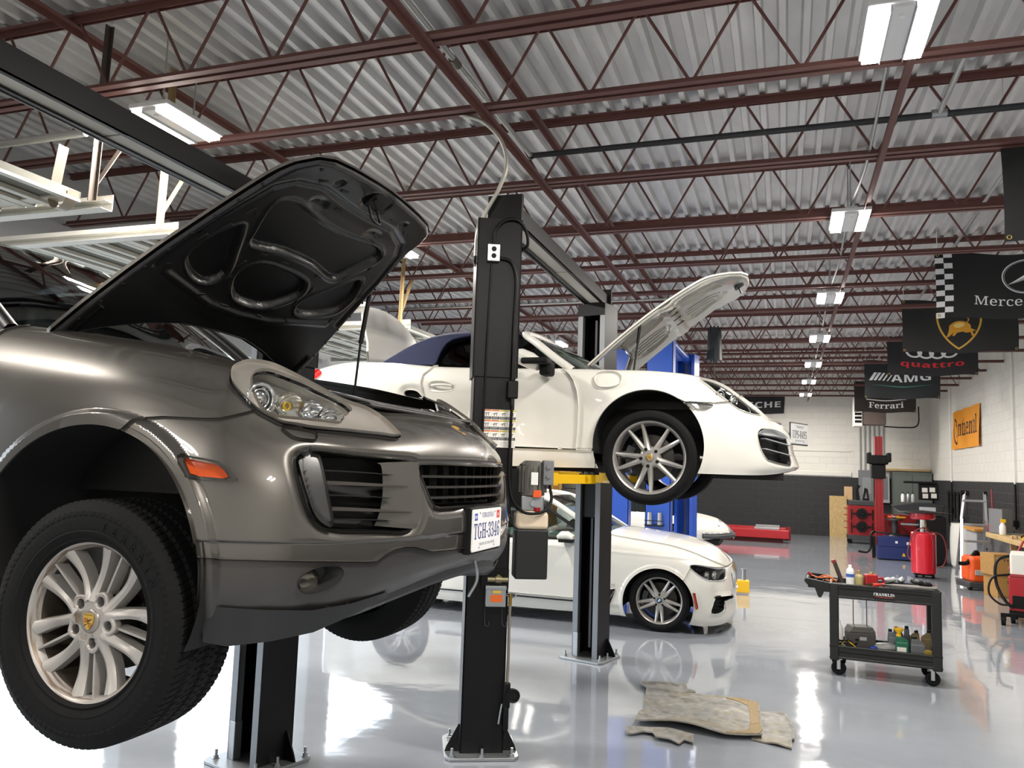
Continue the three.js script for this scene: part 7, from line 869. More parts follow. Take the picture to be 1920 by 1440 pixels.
  for (const [x, z, n, m] of [[0.05, -0.05, 'pale crumpled glove', M.lightGrey], [0.16, -0.08, 'steel caliper piece', M.galv], [0.36, 0.1, 'black rubber boot', M.rubber], [0.30, -0.06, 'dark bracket', M.darkGrey]]) solo('loose_part', n + ' lying on the panels on the cart', 'part', [new THREE.IcosahedronGeometry(0.036, 1).scale(1.3, 0.7, 0.9), new THREE.IcosahedronGeometry(0.026, 1).translate(0.045, 0.006, 0.01)], m, at(x, T + 0.075, z), x * 9, g1);
  // lower shelf
  bottle('wash_bottle', 'slim white bottle standing at the left end of the cart lower shelf', 'bottle', at(-0.375, B, 0.1), [[0, 0], [0.03, 0], [0.032, 0.01], [0.032, 0.18], [0.018, 0.22], [0.01, 0.23]], M.white, M.white, g2, 0.03);
  { const t = thing('tool_case', 'grey plastic tool case on the cart lower shelf', 'case', at(-0.2, B, 0.05), 0.25, g2); part(t, 'case', [rbox(-0.12, 0.12, 0, 0.17, -0.08, 0.08, 0.02, 3)], std('#4a4845', 0.55)); part(t, 'lid', [slab([[-0.12, 0], [0.12, 0], [0.09, 0.05], [-0.09, 0.05]], 0.16, [], 0.006).translate(0, 0.168, 0)], std('#5b5955', 0.55)); part(t, 'latch', [box(-0.03, 0.03, 0.1, 0.13, 0.08, 0.088)], M.lightGrey); }
  for (const [x, n] of [[-0.255, 'left'], [-0.14, 'right']]) solo('pull_rod', 'thin dark red rod standing on the tool case, ' + n + ' one', 'rod', [bar([0, 0, 0], [0, 0.36, 0], 0.004, 0.004, 8)], std('#6b1f2c', 0.4), at(x, B + 0.19, -0.01), 0, g2);
  solo('jumper_leads', 'tangle of black blue and yellow leads at the left of the lower shelf', 'cable', [0, 1, 2, 3].map((k) => tube(Array.from({ length: 7 }, (_, i) => [-0.08 + i * 0.03 + 0.02 * Math.sin(i * 2 + k), 0.02 + 0.03 * Math.abs(Math.sin(i + k * 1.7)) + 0.02 * k, 0.05 * Math.cos(i * 1.3 + k)]), 0.007, 40, 6)), M.black, at(-0.33, B, 0.185), 0, g2);
  solo('yellow_lead', 'yellow lead lying along the front of the lower shelf', 'cable', [tube([[-0.06, 0.05, 0], [-0.02, 0.1, 0.01], [0.03, 0.07, 0.015], [0.08, 0.03, 0.01]], 0.005, 30, 6)], M.yellow, at(-0.3, B, 0.19), 0, g2);
  bottle('blue_cap_bottle', 'bottle with round blue cap lying at the middle of the lower shelf', 'bottle', at(-0.09, B, 0.18), [[0, 0], [0.03, 0], [0.032, 0.005], [0.03, 0.03]], std('#b8bcc2', 0.4), std('#1f3fa0', 0.4), g2, 0.035);
  solo('foil_pouch', 'crumpled silver grey pouch on the lower shelf', 'pouch', [new THREE.IcosahedronGeometry(0.1, 3).scale(1.2, 0.45, 0.7).translate(0, 0.045, 0)], std('#a4a5a6', 0.45, 0.2, { bumpMap: floorBump, bumpScale: 0.05 }), at(0.02, B, 0.06), 0, g2);
  solo('sponge', 'yellow sponge block at the front of the lower shelf', 'sponge', [rbox(-0.09, 0.09, 0, 0.04, -0.035, 0.035, 0.006)], std('#c3a257', 0.9), at(0.02, B, 0.18), -0.05, g2);
  { const t = flask('coolant_bottle', 'dark green bottle with yellow funnel on the lower shelf', at(0.145, B, 0.17), 0.11, 0.2, std('#0f5a40', 0.35), M.yellow, g2); part(t, 'funnel', [lathe([[0.012, 0.19], [0.015, 0.205], [0.04, 0.235], [0.042, 0.25]], 20).translate(-0.026, 0, 0)], M.yellow); part(t, 'label', [box(-0.045, 0.03, 0.02, 0.09, 0.0355, 0.0365)], M.offWhite); }
  flask('oil_bottle', 'grey handled oil bottle at the front of the lower shelf', at(0.27, B, 0.17), 0.12, 0.19, std('#55575a', 0.35), M.black, g2);
  [[0.08, -0.04, '#6e747a', 'leftmost'], [0.13, -0.1, '#2f3336', 'second'], [0.2, -0.07, '#3c4145', 'third'], [0.27, -0.12, '#7a6a45', 'fourth, bronze'], [0.36, -0.06, '#6f6142', 'rightmost, bronze']].forEach(([x, z, c, n], i) => flask('oil_bottle', 'small oil bottle in the back row of the lower shelf, ' + n, at(x, B, z), 0.085, 0.2 + 0.02 * (i % 3), std(c, 0.4), M.black, g2, i * 0.7));
  solo('spark_plug_box', 'small yellow and dark carton at the right end of the lower shelf', 'carton', [rbox(-0.035, 0.035, 0, 0.08, -0.03, 0.03, 0.004)], std('#8f7a2b', 0.6), at(0.345, B, 0.17), 0.2, g2);
}

// ================================================================ FAR CARS AND RAMP
{
  // old white coupe behind the blue posts
  const t = thing('coupe', 'old white coupe with long nose behind the blue lift posts', 'car', [-2.3, 0, -19.3]);
  const side = (x, rows) => rows.map(([w, y]) => [x, y, w]);
  const net = [side(-2.9, [[0.5, 0.45], [0.6, 0.6], [0.62, 0.75], [0.58, 0.85], [0.4, 0.9], [0, 0.92]]), side(-2.5, [[0.74, 0.3], [0.8, 0.5], [0.81, 0.7], [0.76, 0.86], [0.5, 0.93], [0, 0.95]]), side(-1.2, [[0.76, 0.25], [0.81, 0.45], [0.82, 0.65], [0.77, 0.84], [0.5, 0.9], [0, 0.92]]), side(-0.4, [[0.76, 0.28], [0.81, 0.45], [0.81, 0.65], [0.76, 0.82], [0.48, 0.9], [0, 0.94]]), side(0.3, [[0.74, 0.3], [0.79, 0.45], [0.79, 0.6], [0.72, 0.76], [0.45, 0.84], [0, 0.88]]), side(0.75, [[0.66, 0.34], [0.71, 0.46], [0.7, 0.57], [0.62, 0.68], [0.38, 0.76], [0, 0.79]]), [[0.98, 0.38, 0.45], [1.05, 0.46, 0.48], [1.05, 0.53, 0.47], [1.0, 0.6, 0.42], [0.92, 0.68, 0.26], [0.88, 0.71, 0]], [[1.02, 0.38, 0], [1.1, 0.46, 0], [1.1, 0.53, 0], [1.05, 0.6, 0], [0.98, 0.66, 0], [0.92, 0.70, 0]]];
  const P = netSurface(net), AR = [[0, 0.32, 0.34], [-2.3, 0.32, 0.34]], g = clipped(P, [0, 7, 120], [0, 5, 60], (p) => (p.z > 0.3 ? Math.min(...AR.map(([x, y, r]) => Math.hypot(p.x - x, p.y - y) - r)) : 1), { out: -1 });
  part(t, 'body', [g, mirrored(g)], whitePaint);
  const cab = (s) => [V(-0.45, 0.88, 0.68 * s), V(-1.05, 1.26, 0.52 * s), V(-1.6, 1.28, 0.5 * s), V(-2.7, 0.92, 0.55 * s)];
  part(t, 'roof', [stripBetween([V(-1.05, 1.27, -0.52), V(-1.6, 1.29, -0.5)], [V(-1.05, 1.29, 0), V(-1.6, 1.31, 0)], false), stripBetween([V(-1.05, 1.29, 0), V(-1.6, 1.31, 0)], [V(-1.05, 1.27, 0.52), V(-1.6, 1.29, 0.5)], false), stripBetween([V(-1.6, 1.29, -0.5), V(-1.6, 1.31, 0), V(-1.6, 1.29, 0.5)], [V(-2.75, 0.92, -0.55), V(-2.8, 0.95, 0), V(-2.75, 0.92, 0.55)], false)], paintMat('#d8d6cf', 0.4, 0, { side: THREE.DoubleSide }));
  part(t, 'windscreen', [stripBetween([V(-0.45, 0.89, -0.66), V(-0.35, 0.92, 0), V(-0.45, 0.89, 0.66)], [V(-1.05, 1.27, -0.52), V(-1.02, 1.29, 0), V(-1.05, 1.27, 0.52)], false)], M.darkGlass);
  for (const s of [1, -1]) { part(t, 'side_window', [stripBetween([V(-0.55, 0.88, 0.7 * s), V(-1.2, 0.86, 0.73 * s), V(-2.2, 0.9, 0.68 * s)], [V(-1.0, 1.22, 0.54 * s), V(-1.5, 1.24, 0.53 * s), V(-1.95, 1.14, 0.54 * s)], false)], M.darkGlass); part(t, 'pillar', [tube([[-0.42, 0.86, 0.7 * s], [-1.03, 1.25, 0.53 * s], [-1.6, 1.27, 0.51 * s], [-2.3, 1.08, 0.54 * s], [-2.75, 0.9, 0.58 * s]], 0.03, 40)], whitePaint); part(t, 'headlamp', [new THREE.SphereGeometry(0.09, 20, 14).scale(0.6, 1, 1).translate(0.86, 0.58, s * 0.52)], M.chrome); }
  part(t, 'bumper', [tube([[0.55, 0.40, 0.80], [0.85, 0.40, 0.70], [1.1, 0.41, 0.4], [1.17, 0.41, 0], [1.1, 0.41, -0.4], [0.85, 0.40, -0.7], [0.55, 0.40, -0.8]], 0.05, 50)], M.darkGrey); part(t, 'bumper_strip', [tube([[0.55, 0.47, 0.81], [0.85, 0.47, 0.715], [1.1, 0.48, 0.41], [1.18, 0.48, 0], [1.1, 0.48, -0.41], [0.85, 0.47, -0.715]], 0.018, 50)], M.chrome);
  part(t, 'number_plate', [box(1.17, 1.18, 0.33, 0.45, -0.15, 0.15)], M.offWhite); part(t, 'underside', [box(-2.6, 0.9, 0.2, 0.32, -0.6, 0.6)], M.black);
  liners(t, AR, 0.78, 0.25);
  for (const x of [0, -2.3]) for (const s of [1, -1]) { const w = new THREE.Group(); w.name = 'wheel'; t.add(w); w.position.set(x, 0.31, s * 0.69); if (s < 0) w.rotation.y = PI; part(w, 'tyre', [tyreGeo(0.31, 0.19, 0.18, { seg: 80, blocks: 40 })], tyreMat); part(w, 'rim', [latheZ([[0, 0.05], [0.06, 0.05], [0.1, 0.02], [0.16, 0.03], [0.19, 0.07], [0.195, 0.06]], 36)], rimMat); }
}
{
  const t = thing('scissor_ramp', 'low red alignment ramp on the floor by the far wall', 'ramp', [-0.9, 0, -23.6]), rm = std('#a3141d', 0.4);
  for (const z of [0.45, -0.55]) part(t, 'platform', [rbox(-1.05, 1.0, 0.12, 0.34, z - 0.25, z + 0.25, 0.02)], rm);
  part(t, 'base', [box(-0.9, 0.85, 0, 0.12, -0.5, 0.45), box(0.9, 1.05, 0.05, 0.42, 0.2, 0.26)], std('#6d0f15', 0.5)); for (const z of [0.45, -0.55]) part(t, 'pad', [rbox(0.1, 0.75, 0.34, 0.40, z - 0.16, z + 0.16, 0.01)], M.galv);
}
{
  const t = thing('tyre_stack_rack', 'plywood partition behind the stacked tyres at the left far wall', 'partition', [-6.3, 0, -24.8]); for (let k = 0; k < 10; k++) part(t, 'plank', [box(-0.9 + k * 0.18, -0.905 + (k + 1) * 0.18, 0, 2.2, -0.02, 0.02 + 0.004 * (k % 2))], [std('#c99a52', 0.7), std('#b98642', 0.7), std('#d2a861', 0.7)][k % 3]);
  for (let k = 0; k < 6; k++) { const y = solo('tyre', 'black tyre in the stack before the plywood partition, ' + ['lowest', 'second lowest', 'third from the floor', 'third from the top', 'second highest', 'topmost'][k], 'tyre', [tyreGeo(0.33, 0.21, 0.24, { seg: 72, blocks: 36 }).rotateX(PI / 2)], std('#55524e', 0.75), [-6.25 + 0.02 * (k % 2), 0.12 + 0.24 * k, -24.1], 0, 'stacked tyres'); }
}

// ================================================================ RIGHT SIDE: MACHINES AND BENCH
solo('plywood_sheet', 'pale plywood sheet leaning on the dark far wall', 'plywood', [box(-0.25, 0.25, 0, 1.25, -0.02, 0.0).rotateX(-0.04)], M.wood, [1.55, 0, ZF + 0.14]);
{
  const t = thing('tool_cabinet', 'red rolling tool cabinet with two black air drums by the far wall', 'cabinet', [2.02, 0, -24.6]);
  part(t, 'body', [rbox(-0.36, 0.36, 0.22, 1.05, -0.24, 0.24, 0.012)], M.red); part(t, 'base', [rbox(-0.37, 0.37, 0.12, 0.24, -0.25, 0.25, 0.01)], M.darkGrey); part(t, 'top_case', [rbox(-0.33, 0.37, 1.05, 1.2, -0.22, 0.22, 0.03, 3)], M.darkGrey);
  for (const y of [0.48, 0.84]) { const d = part(t, 'drum', [bar([0, y, 0.24], [0, y, 0.36], 0.15, 0.14, 26), bar([0, y, 0.36], [0, y, 0.4], 0.06, 0.05, 16), bar([-0.24, y, 0.3], [0.24, y, 0.3], 0.022, 0.022, 10)], M.black); for (const s of [-1, 1]) part(d, 'drum_bracket', [box(s * 0.27 - 0.012, s * 0.27 + 0.012, y - 0.17, y + 0.12, 0.24, 0.31)], M.black); }
  for (let k = 0; k < 4; k++) part(t, 'side_hook', [bar([-0.36, 0.42 + k * 0.18, 0.1], [-0.45, 0.43 + k * 0.18, 0.12], 0.012)], M.red);
  for (const [x, z] of [[-0.3, 0.18], [0.3, 0.18], [-0.3, -0.18], [0.3, -0.18]]) part(t, 'caster', [bar([x, 0.06, z - 0.02], [x, 0.06, z + 0.02], 0.06, 0.06, 18)], M.rubber);
}
solo('cutting_tool', 'black angular bracket standing on the red tool cabinet', 'bracket', [slab([[0, 0], [0.1, 0], [0.06, 0.3], [0.12, 0.4], [0.02, 0.45], [-0.02, 0.2]], 0.06), slab([[0.16, 0], [0.34, 0], [0.3, 0.32], [0.22, 0.36]], 0.06, [[[0.21, 0.06], [0.29, 0.06], [0.26, 0.24]]])], M.black, [1.9, 1.2, -24.6]);
{
  const t = thing('tyre_changer', 'blue tyre changer with tall red column and black head', 'machine', [2.3, 0, -20.4]);
  part(t, 'base', [rbox(-0.3, 0.45, 0.02, 0.30, -0.3, 0.35, 0.01), rbox(-0.3, 0.45, 0.30, 0.52, -0.3, 0.36, 0.01)], std('#1a2a63', 0.45)); part(t, 'base_print', [box(0.05, 0.1, 0.38, 0.43, 0.361, 0.364)], M.white); part(t, 'base_print', [box(0.28, 0.36, 0.36, 0.42, 0.361, 0.364)], M.white); part(t, 'warning_triangle', [slab([[0.18, 0.1], [0.26, 0.1], [0.22, 0.18]], 0.004).translate(0, 0, 0.353)], M.yellow);
  part(t, 'column', [box(-0.32, -0.16, 0.3, 2.8, -0.1, 0.06), box(-0.325, -0.295, 0.3, 2.8, 0.06, 0.085), box(-0.185, -0.155, 0.3, 2.8, 0.06, 0.085), box(-0.26, -0.225, 0.3, 2.8, 0.06, 0.08)], M.red);
  part(t, 'column_head', [rbox(-0.4, -0.1, 1.82, 2.14, -0.12, 0.14, 0.02), rbox(-0.46, -0.04, 2.14, 2.36, 0.0, 0.2, 0.05, 3), rbox(-0.5, -0.4, 2.16, 2.42, -0.02, 0.2, 0.03), rbox(-0.08, 0.02, 2.2, 2.42, -0.02, 0.2, 0.03)], M.black);
  part(t, 'turntable', [bar([0.08, 0.52, 0], [0.08, 0.56, 0], 0.13, 0.06, 24), bar([0.08, 0.56, 0], [0.08, 0.88, 0], 0.055, 0.07, 20), bar([0.08, 0.88, 0], [0.08, 0.91, 0], 0.17, 0.17, 24)], M.darkGrey);
  part(t, 'bead_arm', [tube([[-0.36, 0.62, 0.2], [-0.44, 0.55, 0.3], [-0.46, 0.25, 0.34], [-0.54, 0.15, 0.36], [-0.72, 0.16, 0.36]], 0.026, 30), tube([[-0.36, 0.60, 0.16], [-0.2, 0.6, 0.3], [0.1, 0.58, 0.34], [0.4, 0.56, 0.34]], 0.018, 30), beam([-0.38, 0.02, 0.2], [-0.38, 0.5, 0.2], 0.07, 0.07)], M.black);
  part(t, 'back_panel', [rbox(-0.1, 0.75, 0.5, 1.0, -0.36, -0.3, 0.01)], std('#8d1319', 0.45));
}
for (const [x, y, z, m, l] of [[2.3, 0.935, -20.3, M.orange, 'orange air gun lying on the turntable'], [2.52, 0.935, -20.35, M.yellow, 'yellow tape measure hanging by the turntable'], [2.42, 0.935, -20.45, M.galv, 'steel tyre iron on the turntable']]) solo('shop_tool', l, 'tool', [bar([-0.09, 0.01, 0], [0.09, 0.02, 0.03], 0.022, 0.016, 10), rbox(-0.1, -0.05, -0.005, 0.05, -0.025, 0.025, 0.008)], m, [x, y, z], x * 5, 'small tools on the tyre changer');
{
  const t = thing('wheel_balancer', 'black wheel balancer with tray top and display by the corner', 'machine', [2.85, 0, -19.6]);
  part(t, 'cabinet', [rbox(-0.1, 0.42, 0.02, 1.05, -0.3, 0.25, 0.03)], M.black); part(t, 'tray', [slab([[-0.62, 1.24], [-0.3, 1.06], [0.36, 1.05], [0.4, 1.28], [0.1, 1.34], [-0.2, 1.32]], 0.5, [], 0.02)], std('#232528', 0.45)); part(t, 'display_panel', [rbox(-0.05, 0.35, 1.38, 1.74, -0.22, -0.16, 0.02), rbox(-0.35, 0.32, 1.74, 1.79, -0.22, -0.1, 0.015)], M.black);
  for (const [x, y] of [[0.02, 1.55], [0.17, 1.56], [0.03, 1.42], [0.2, 1.43]]) part(t, 'label', [box(x, x + 0.11, y, y + 0.1, -0.159, -0.156)], M.offWhite); part(t, 'rating_plate', [box(-0.1, 0.22, 1.1, 1.24, 0.251, 0.254)], M.lightGrey); part(t, 'shaft', [bar([-0.1, 0.85, 0.1], [-0.45, 0.85, 0.1], 0.03, 0.025, 14)], M.steel);
}
for (const [x, z, c, l] of [[2.45, -19.5, M.white, 'white bottle'], [2.56, -19.55, M.alu, 'silver can'], [2.65, -19.5, M.lightGrey, 'grey spray can']]) { const q = thing('work_bottle', l + ' standing on the wheel balancer tray', 'bottle', [x, 1.33, z], 0, 'bottles on the balancer'); part(q, 'body', [lathe([[0, 0], [0.035, 0], [0.035, 0.14], [0.015, 0.18]], 14)], c); part(q, 'cap', [bar([0, 0.18, 0], [0, 0.21, 0], 0.016)], M.black); }
{
  const t = thing('oil_drain', 'red waste oil drain tank with red bowl on a steel tube', 'oil drain', [2.46, 0, -16.9]), rm = phys('#c8142a', 0.32, 0, { clearcoat: 0.7 });
  part(t, 'tank', [lathe([[0, 0.08], [0.2, 0.08], [0.215, 0.1], [0.215, 0.8], [0.2, 0.84], [0, 0.85]], 36)], rm); part(t, 'tube', [bar([0, 0.85, 0], [0, 1.1, 0], 0.055, 0.055, 20)], M.chrome); part(t, 'bowl', [lathe([[0, 1.08], [0.19, 1.08], [0.215, 1.11], [0.215, 1.2], [0.205, 1.2], [0.2, 1.12], [0, 1.1]], 32)], rm); part(t, 'bowl_cover', [lathe([[0, 1.25], [0.3, 1.22], [0.36, 1.205], [0.3, 1.2], [0, 1.2]], 28).scale(1.35, 1, 1)], M.black);
  part(t, 'hose', [tube([[0.1, 0.84, 0.1], [0.02, 0.93, 0.16], [-0.15, 0.87, 0.18], [-0.26, 0.6, 0.14], [-0.28, 0.4, 0.12], [-0.22, 0.3, 0.16]], 0.012, 40), tube([[0.0, 0.9, 0.16], [0.1, 0.8, 0.21], [0.13, 0.5, 0.225], [0.12, 0.2, 0.225]], 0.01, 30), tube([[0.12, 0.86, 0.05], [0.3, 0.8, 0.05], [0.38, 0.5, 0.05], [0.32, 0.25, 0.05], [0.24, 0.2, 0.05]], 0.012, 30)], std('#7b2f2f', 0.5)); part(t, 'wheel_foot', [bar([-0.16, 0.05, 0.1], [-0.12, 0.05, 0.1], 0.05, 0.05, 16), bar([0.12, 0.05, 0.1], [0.16, 0.05, 0.1], 0.05, 0.05, 16), bar([0, 0.05, -0.16], [0.03, 0.05, -0.16], 0.05, 0.05, 16), box(-0.16, 0.16, 0.05, 0.09, -0.16, 0.12)], M.rubber);
}
solo('plastic_drum', 'tall white plastic bin beside the grey drawers', 'bin', [lathe([[0, 0], [0.2, 0], [0.23, 0.06], [0.25, 0.3], [0.25, 0.6], [0.235, 0.84], [0.22, 0.9], [0.23, 0.91], [0.225, 0.93], [0, 0.93]], 32)], std('#e4e2da', 0.45), [3.58, 0, -19.35]);
{
  const t = thing('drawer_cabinet', 'grey steel drawer cabinet with wooden top by the right wall', 'cabinet', [3.78, 0, -18.2]); part(t, 'body', [rbox(-0.28, 0.3, 0.0, 0.86, -0.4, 0.5, 0.008)], M.lightGrey); part(t, 'top', [rbox(-0.32, 0.33, 0.86, 0.91, -0.45, 0.55, 0.006)], std('#c58a3e', 0.55));
  for (let k = 0; k < 4; k++) { const d = part(t, 'drawer', [rbox(-0.27, 0.0, 0.05 + k * 0.2, 0.23 + k * 0.2, 0.5, 0.515, 0.004)], std('#8f9294', 0.45)); part(d, 'handle', [rbox(-0.16, -0.10, 0.12 + k * 0.2, 0.17 + k * 0.2, 0.515, 0.53, 0.005)], M.chrome); }
}
{
  const t = thing('workbench', 'long wooden topped workbench along the right wall', 'workbench', [3.76, 0, -14.5]); part(t, 'top', [boxUV(merge(rbox(-0.40, 0.38, 0.86, 0.94, -1.75, 1.75, 0.006)))], M.wood); for (const z of [-1.65, -0.6, 0.6, 1.65]) for (const x of [-0.0, 0.34]) part(t, 'leg', [box(x - 0.045, x + 0.045, 0, 0.86, z - 0.045, z + 0.045)], M.tan); part(t, 'lower_shelf', [box(-0.05, 0.36, 0.25, 0.29, -1.7, 1.7)], M.tan);
}
{
  const t = thing('step_ladder', 'aluminium step ladder standing before the workbench', 'ladder', [3.36, 0, -17.0]);
  for (const s of [-1, 1]) { part(t, 'rail', [beam([s * 0.16 + 0.02, 1.62, -0.12], [s * 0.2 - 0.03, 1.1, 0.0], 0.045, 0.06), beam([s * 0.2 - 0.03, 1.12, 0.0], [s * 0.26 - 0.05, 0.02, 0.3], 0.045, 0.06)], M.alu); part(t, 'rear_rail', [beam([s * 0.16 + 0.02, 1.6, -0.14], [s * 0.24, 0.02, -0.55], 0.04, 0.05)], M.alu); part(t, 'hinge', [bar([s * 0.22 + 0.0, 1.6, -0.13], [s * 0.12 + 0.04, 1.6, -0.13], 0.05, 0.05, 16)], M.black); part(t, 'foot', [rbox(s * 0.26 - 0.09, s * 0.26 - 0.01, 0, 0.04, 0.26, 0.34, 0.01)], M.black); }
  for (const [y, z, w] of [[1.46, -0.08, 0.2], [1.02, 0.03, 0.2], [0.72, 0.1, 0.21], [0.42, 0.19, 0.23]]) part(t, 'step', [rbox(-w + 0.0, w, y - 0.02, y + 0.02, z - 0.04, z + 0.04, 0.008)], M.alu);
}
{
  const t = thing('floor_scrubber', 'orange floor scrubber with black handle under the ladder', 'scrubber', [3.08, 0, -15.7], 0.2); part(t, 'body', [rbox(-0.16, 0.18, 0.12, 0.56, -0.22, 0.22, 0.07, 3)], M.orange); part(t, 'deck', [rbox(-0.22, 0.24, 0.03, 0.14, -0.26, 0.26, 0.03)], M.darkGrey); part(t, 'handle', [tube([[0.1, 0.5, -0.1], [0.02, 0.62, 0.0], [-0.12, 0.5, 0.1], [-0.2, 0.44, 0.15], [-0.32, 0.43, 0.15]], 0.035, 30)], M.blackMatte); part(t, 'front_cap', [rbox(-0.1, 0.1, 0.25, 0.34, 0.22, 0.235, 0.02)], M.lightGrey); part(t, 'wheel', [bar([-0.2, 0.06, 0.2], [-0.16, 0.06, 0.2], 0.06, 0.06, 18), bar([0.16, 0.06, 0.2], [0.2, 0.06, 0.2], 0.06, 0.06, 18)], M.rubber);
}
{
  const tyc = canvasTex(256, 192, (c) => { c.fillStyle = '#b98d50'; c.fillRect(0, 0, 256, 192); c.fillStyle = '#2c241a'; c.font = 'bold 44px sans-serif'; c.textAlign = 'center'; c.save(); c.translate(140, 60); c.scale(1.3, 0.8); c.fillText('TYC', 0, 0); c.restore(); });
  for (const [y, dx, l] of [[0, 0.02, 'lower cardboard box marked TYC beside the floor scrubber'], [0.34, -0.02, 'upper cardboard box marked TYC, stacked on another']]) { const t = thing('cardboard_box', l, 'box', [3.30 + dx, y, -14.95], 0.3, 'cardboard boxes'); part(t, 'carton', [rbox(-0.2, 0.2, 0, 0.335, -0.2, 0.2, 0.004)], M.card); part(t, 'box_print', new THREE.PlaneGeometry(0.38, 0.28).translate(0, 0.17, 0.2012), std('#ffffff', 0.8, 0, { map: tyc })); part(t, 'tape', [box(-0.201, 0.201, 0.3355, 0.3365, -0.03, 0.03)], std('#a98252', 0.5)); }
}
{
  const t = thing('service_machine', 'red and white service machine on casters at the right edge', 'machine', [3.06, 0, -12.35], -0.25);
  part(t, 'body', [rbox(-0.24, 0.3, 0.16, 0.6, -0.28, 0.3, 0.02)], std('#9c1420', 0.4)); part(t, 'upper_body', [rbox(-0.22, 0.3, 0.6, 0.9, -0.27, 0.28, 0.03)], M.offWhite); part(t, 'grille', [box(-0.2, 0.28, 0.2, 0.36, 0.301, 0.306)], M.blackMatte); part(t, 'stripe', [box(-0.22, 0.28, 0.6, 0.635, 0.281, 0.305)], M.red); part(t, 'bottle_pocket', [rbox(0.0, 0.24, 0.5, 0.64, 0.29, 0.38, 0.02)], std('#7e8c98', 0.4));
  part(t, 'hose', [tube([[-0.2, 0.86, 0.1], [-0.36, 0.78, 0.18], [-0.38, 0.5, 0.22], [-0.28, 0.28, 0.28], [-0.2, 0.2, 0.3]], 0.02, 40), tube([[-0.22, 0.62, 0.2], [-0.42, 0.56, 0.26], [-0.46, 0.36, 0.3], [-0.34, 0.24, 0.32], [-0.2, 0.24, 0.31]], 0.014, 40)], M.black);
  for (const [x, z] of [[-0.2, 0.24], [-0.3, 0.5], [0.2, 0.24], [-0.18, -0.22]]) part(t, 'caster', [bar([x - 0.025, 0.055, z], [x + 0.025, 0.055, z], 0.055, 0.055, 18), box(x - 0.03, x + 0.03, 0.06, 0.15, z - 0.02, z + 0.02)], M.rubber); part(t, 'foot_frame', [beam([-0.3, 0.13, 0.5], [0.28, 0.13, 0.34], 0.05, 0.04), box(-0.24, 0.28, 0.13, 0.17, -0.26, 0.3)], M.blackMatte);
}
{
  const Y = 0.945, g = 'things on the workbench';
  const t = thing('spray_bottle', 'pale spray bottle with yellow trigger on the workbench', 'bottle', [3.46, Y, -15.5], 0, g); part(t, 'body', [lathe([[0, 0], [0.05, 0], [0.05, 0.14], [0.02, 0.2]], 18)], M.white); part(t, 'trigger', [rbox(-0.03, 0.05, 0.2, 0.26, -0.015, 0.015, 0.006), bar([0, 0.18, 0], [0, 0.21, 0], 0.02)], M.yellow);
  solo('sheet_bin', 'bent grey sheet metal bin on the workbench', 'bin', [box(-0.2, 0.2, 0, 0.42, -0.2, -0.19), box(-0.2, -0.19, 0, 0.42, -0.2, 0.2), box(-0.2, 0.2, 0, 0.01, -0.2, 0.2)], M.galv, [3.62, Y, -15.9], 0.3, g);
  { const q = thing('fuel_can', 'small red bottle jack on the workbench behind the ladder', 'jack', [3.48, Y, -16.3], 0, g); part(q, 'base', [rbox(-0.07, 0.07, 0, 0.14, -0.07, 0.07, 0.02)], M.red); part(q, 'ram', [bar([0, 0.14, 0], [0, 0.24, 0], 0.025)], M.steel); part(q, 'lever', [bar([0.0, 0.14, 0.05], [0.0, 0.75, 0.02], 0.012)], M.red); }
  { const q = thing('pump', 'dark electric grinder on the workbench', 'grinder', [3.72, Y, -13.9], 0, g); part(q, 'motor', [bar([-0.12, 0.12, 0], [0.12, 0.12, 0], 0.09, 0.09, 22)], M.black); part(q, 'wheel', [bar([-0.2, 0.12, 0], [-0.15, 0.12, 0], 0.11, 0.11, 24)], M.darkGrey); part(q, 'stand', [rbox(-0.08, 0.08, 0, 0.08, -0.07, 0.07, 0.01)], M.black); }
  { const q = thing('detergent_bottle', 'clear bottle with green and orange cap near the workbench edge', 'bottle', [3.46, Y, -12.95], 0, g); part(q, 'body', [rbox(-0.07, 0.07, 0, 0.2, -0.05, 0.05, 0.02, 3)], std('#8e9196', 0.35)); part(q, 'cap', [rbox(-0.05, 0.05, 0.2, 0.25, -0.03, 0.03, 0.01)], std('#35a04a', 0.5)); part(q, 'label', [box(-0.05, 0.05, 0.06, 0.1, 0.0505, 0.052)], M.orange); }
  for (const [x, z, l, m] of [[3.42, -14.6, 'brass fitting', M.tan], [3.5, -14.3, 'yellow tape roll', M.yellow], [3.45, -13.6, 'steel socket', M.galv], [3.6, -14.7, 'black cap', M.black], [3.4, -13.3, 'grey clamp', M.grey]]) solo('bench_part', l + ' lying on the workbench', 'part', [bar([0, 0, 0], [0, 0.05, 0], 0.05, 0.04, 14), bar([-0.08, 0.03, 0], [0.08, 0.03, 0.03], 0.018, 0.018, 10)], m, [x, Y, z], z, g);
  solo('red_lever', 'long red lever leaning on the workbench edge', 'lever', [beam([0, 0, 0], [0.22, 0.42, -0.1], 0.03, 0.02)], M.red, [3.10, 0.55, -13.6], 0, g);
}
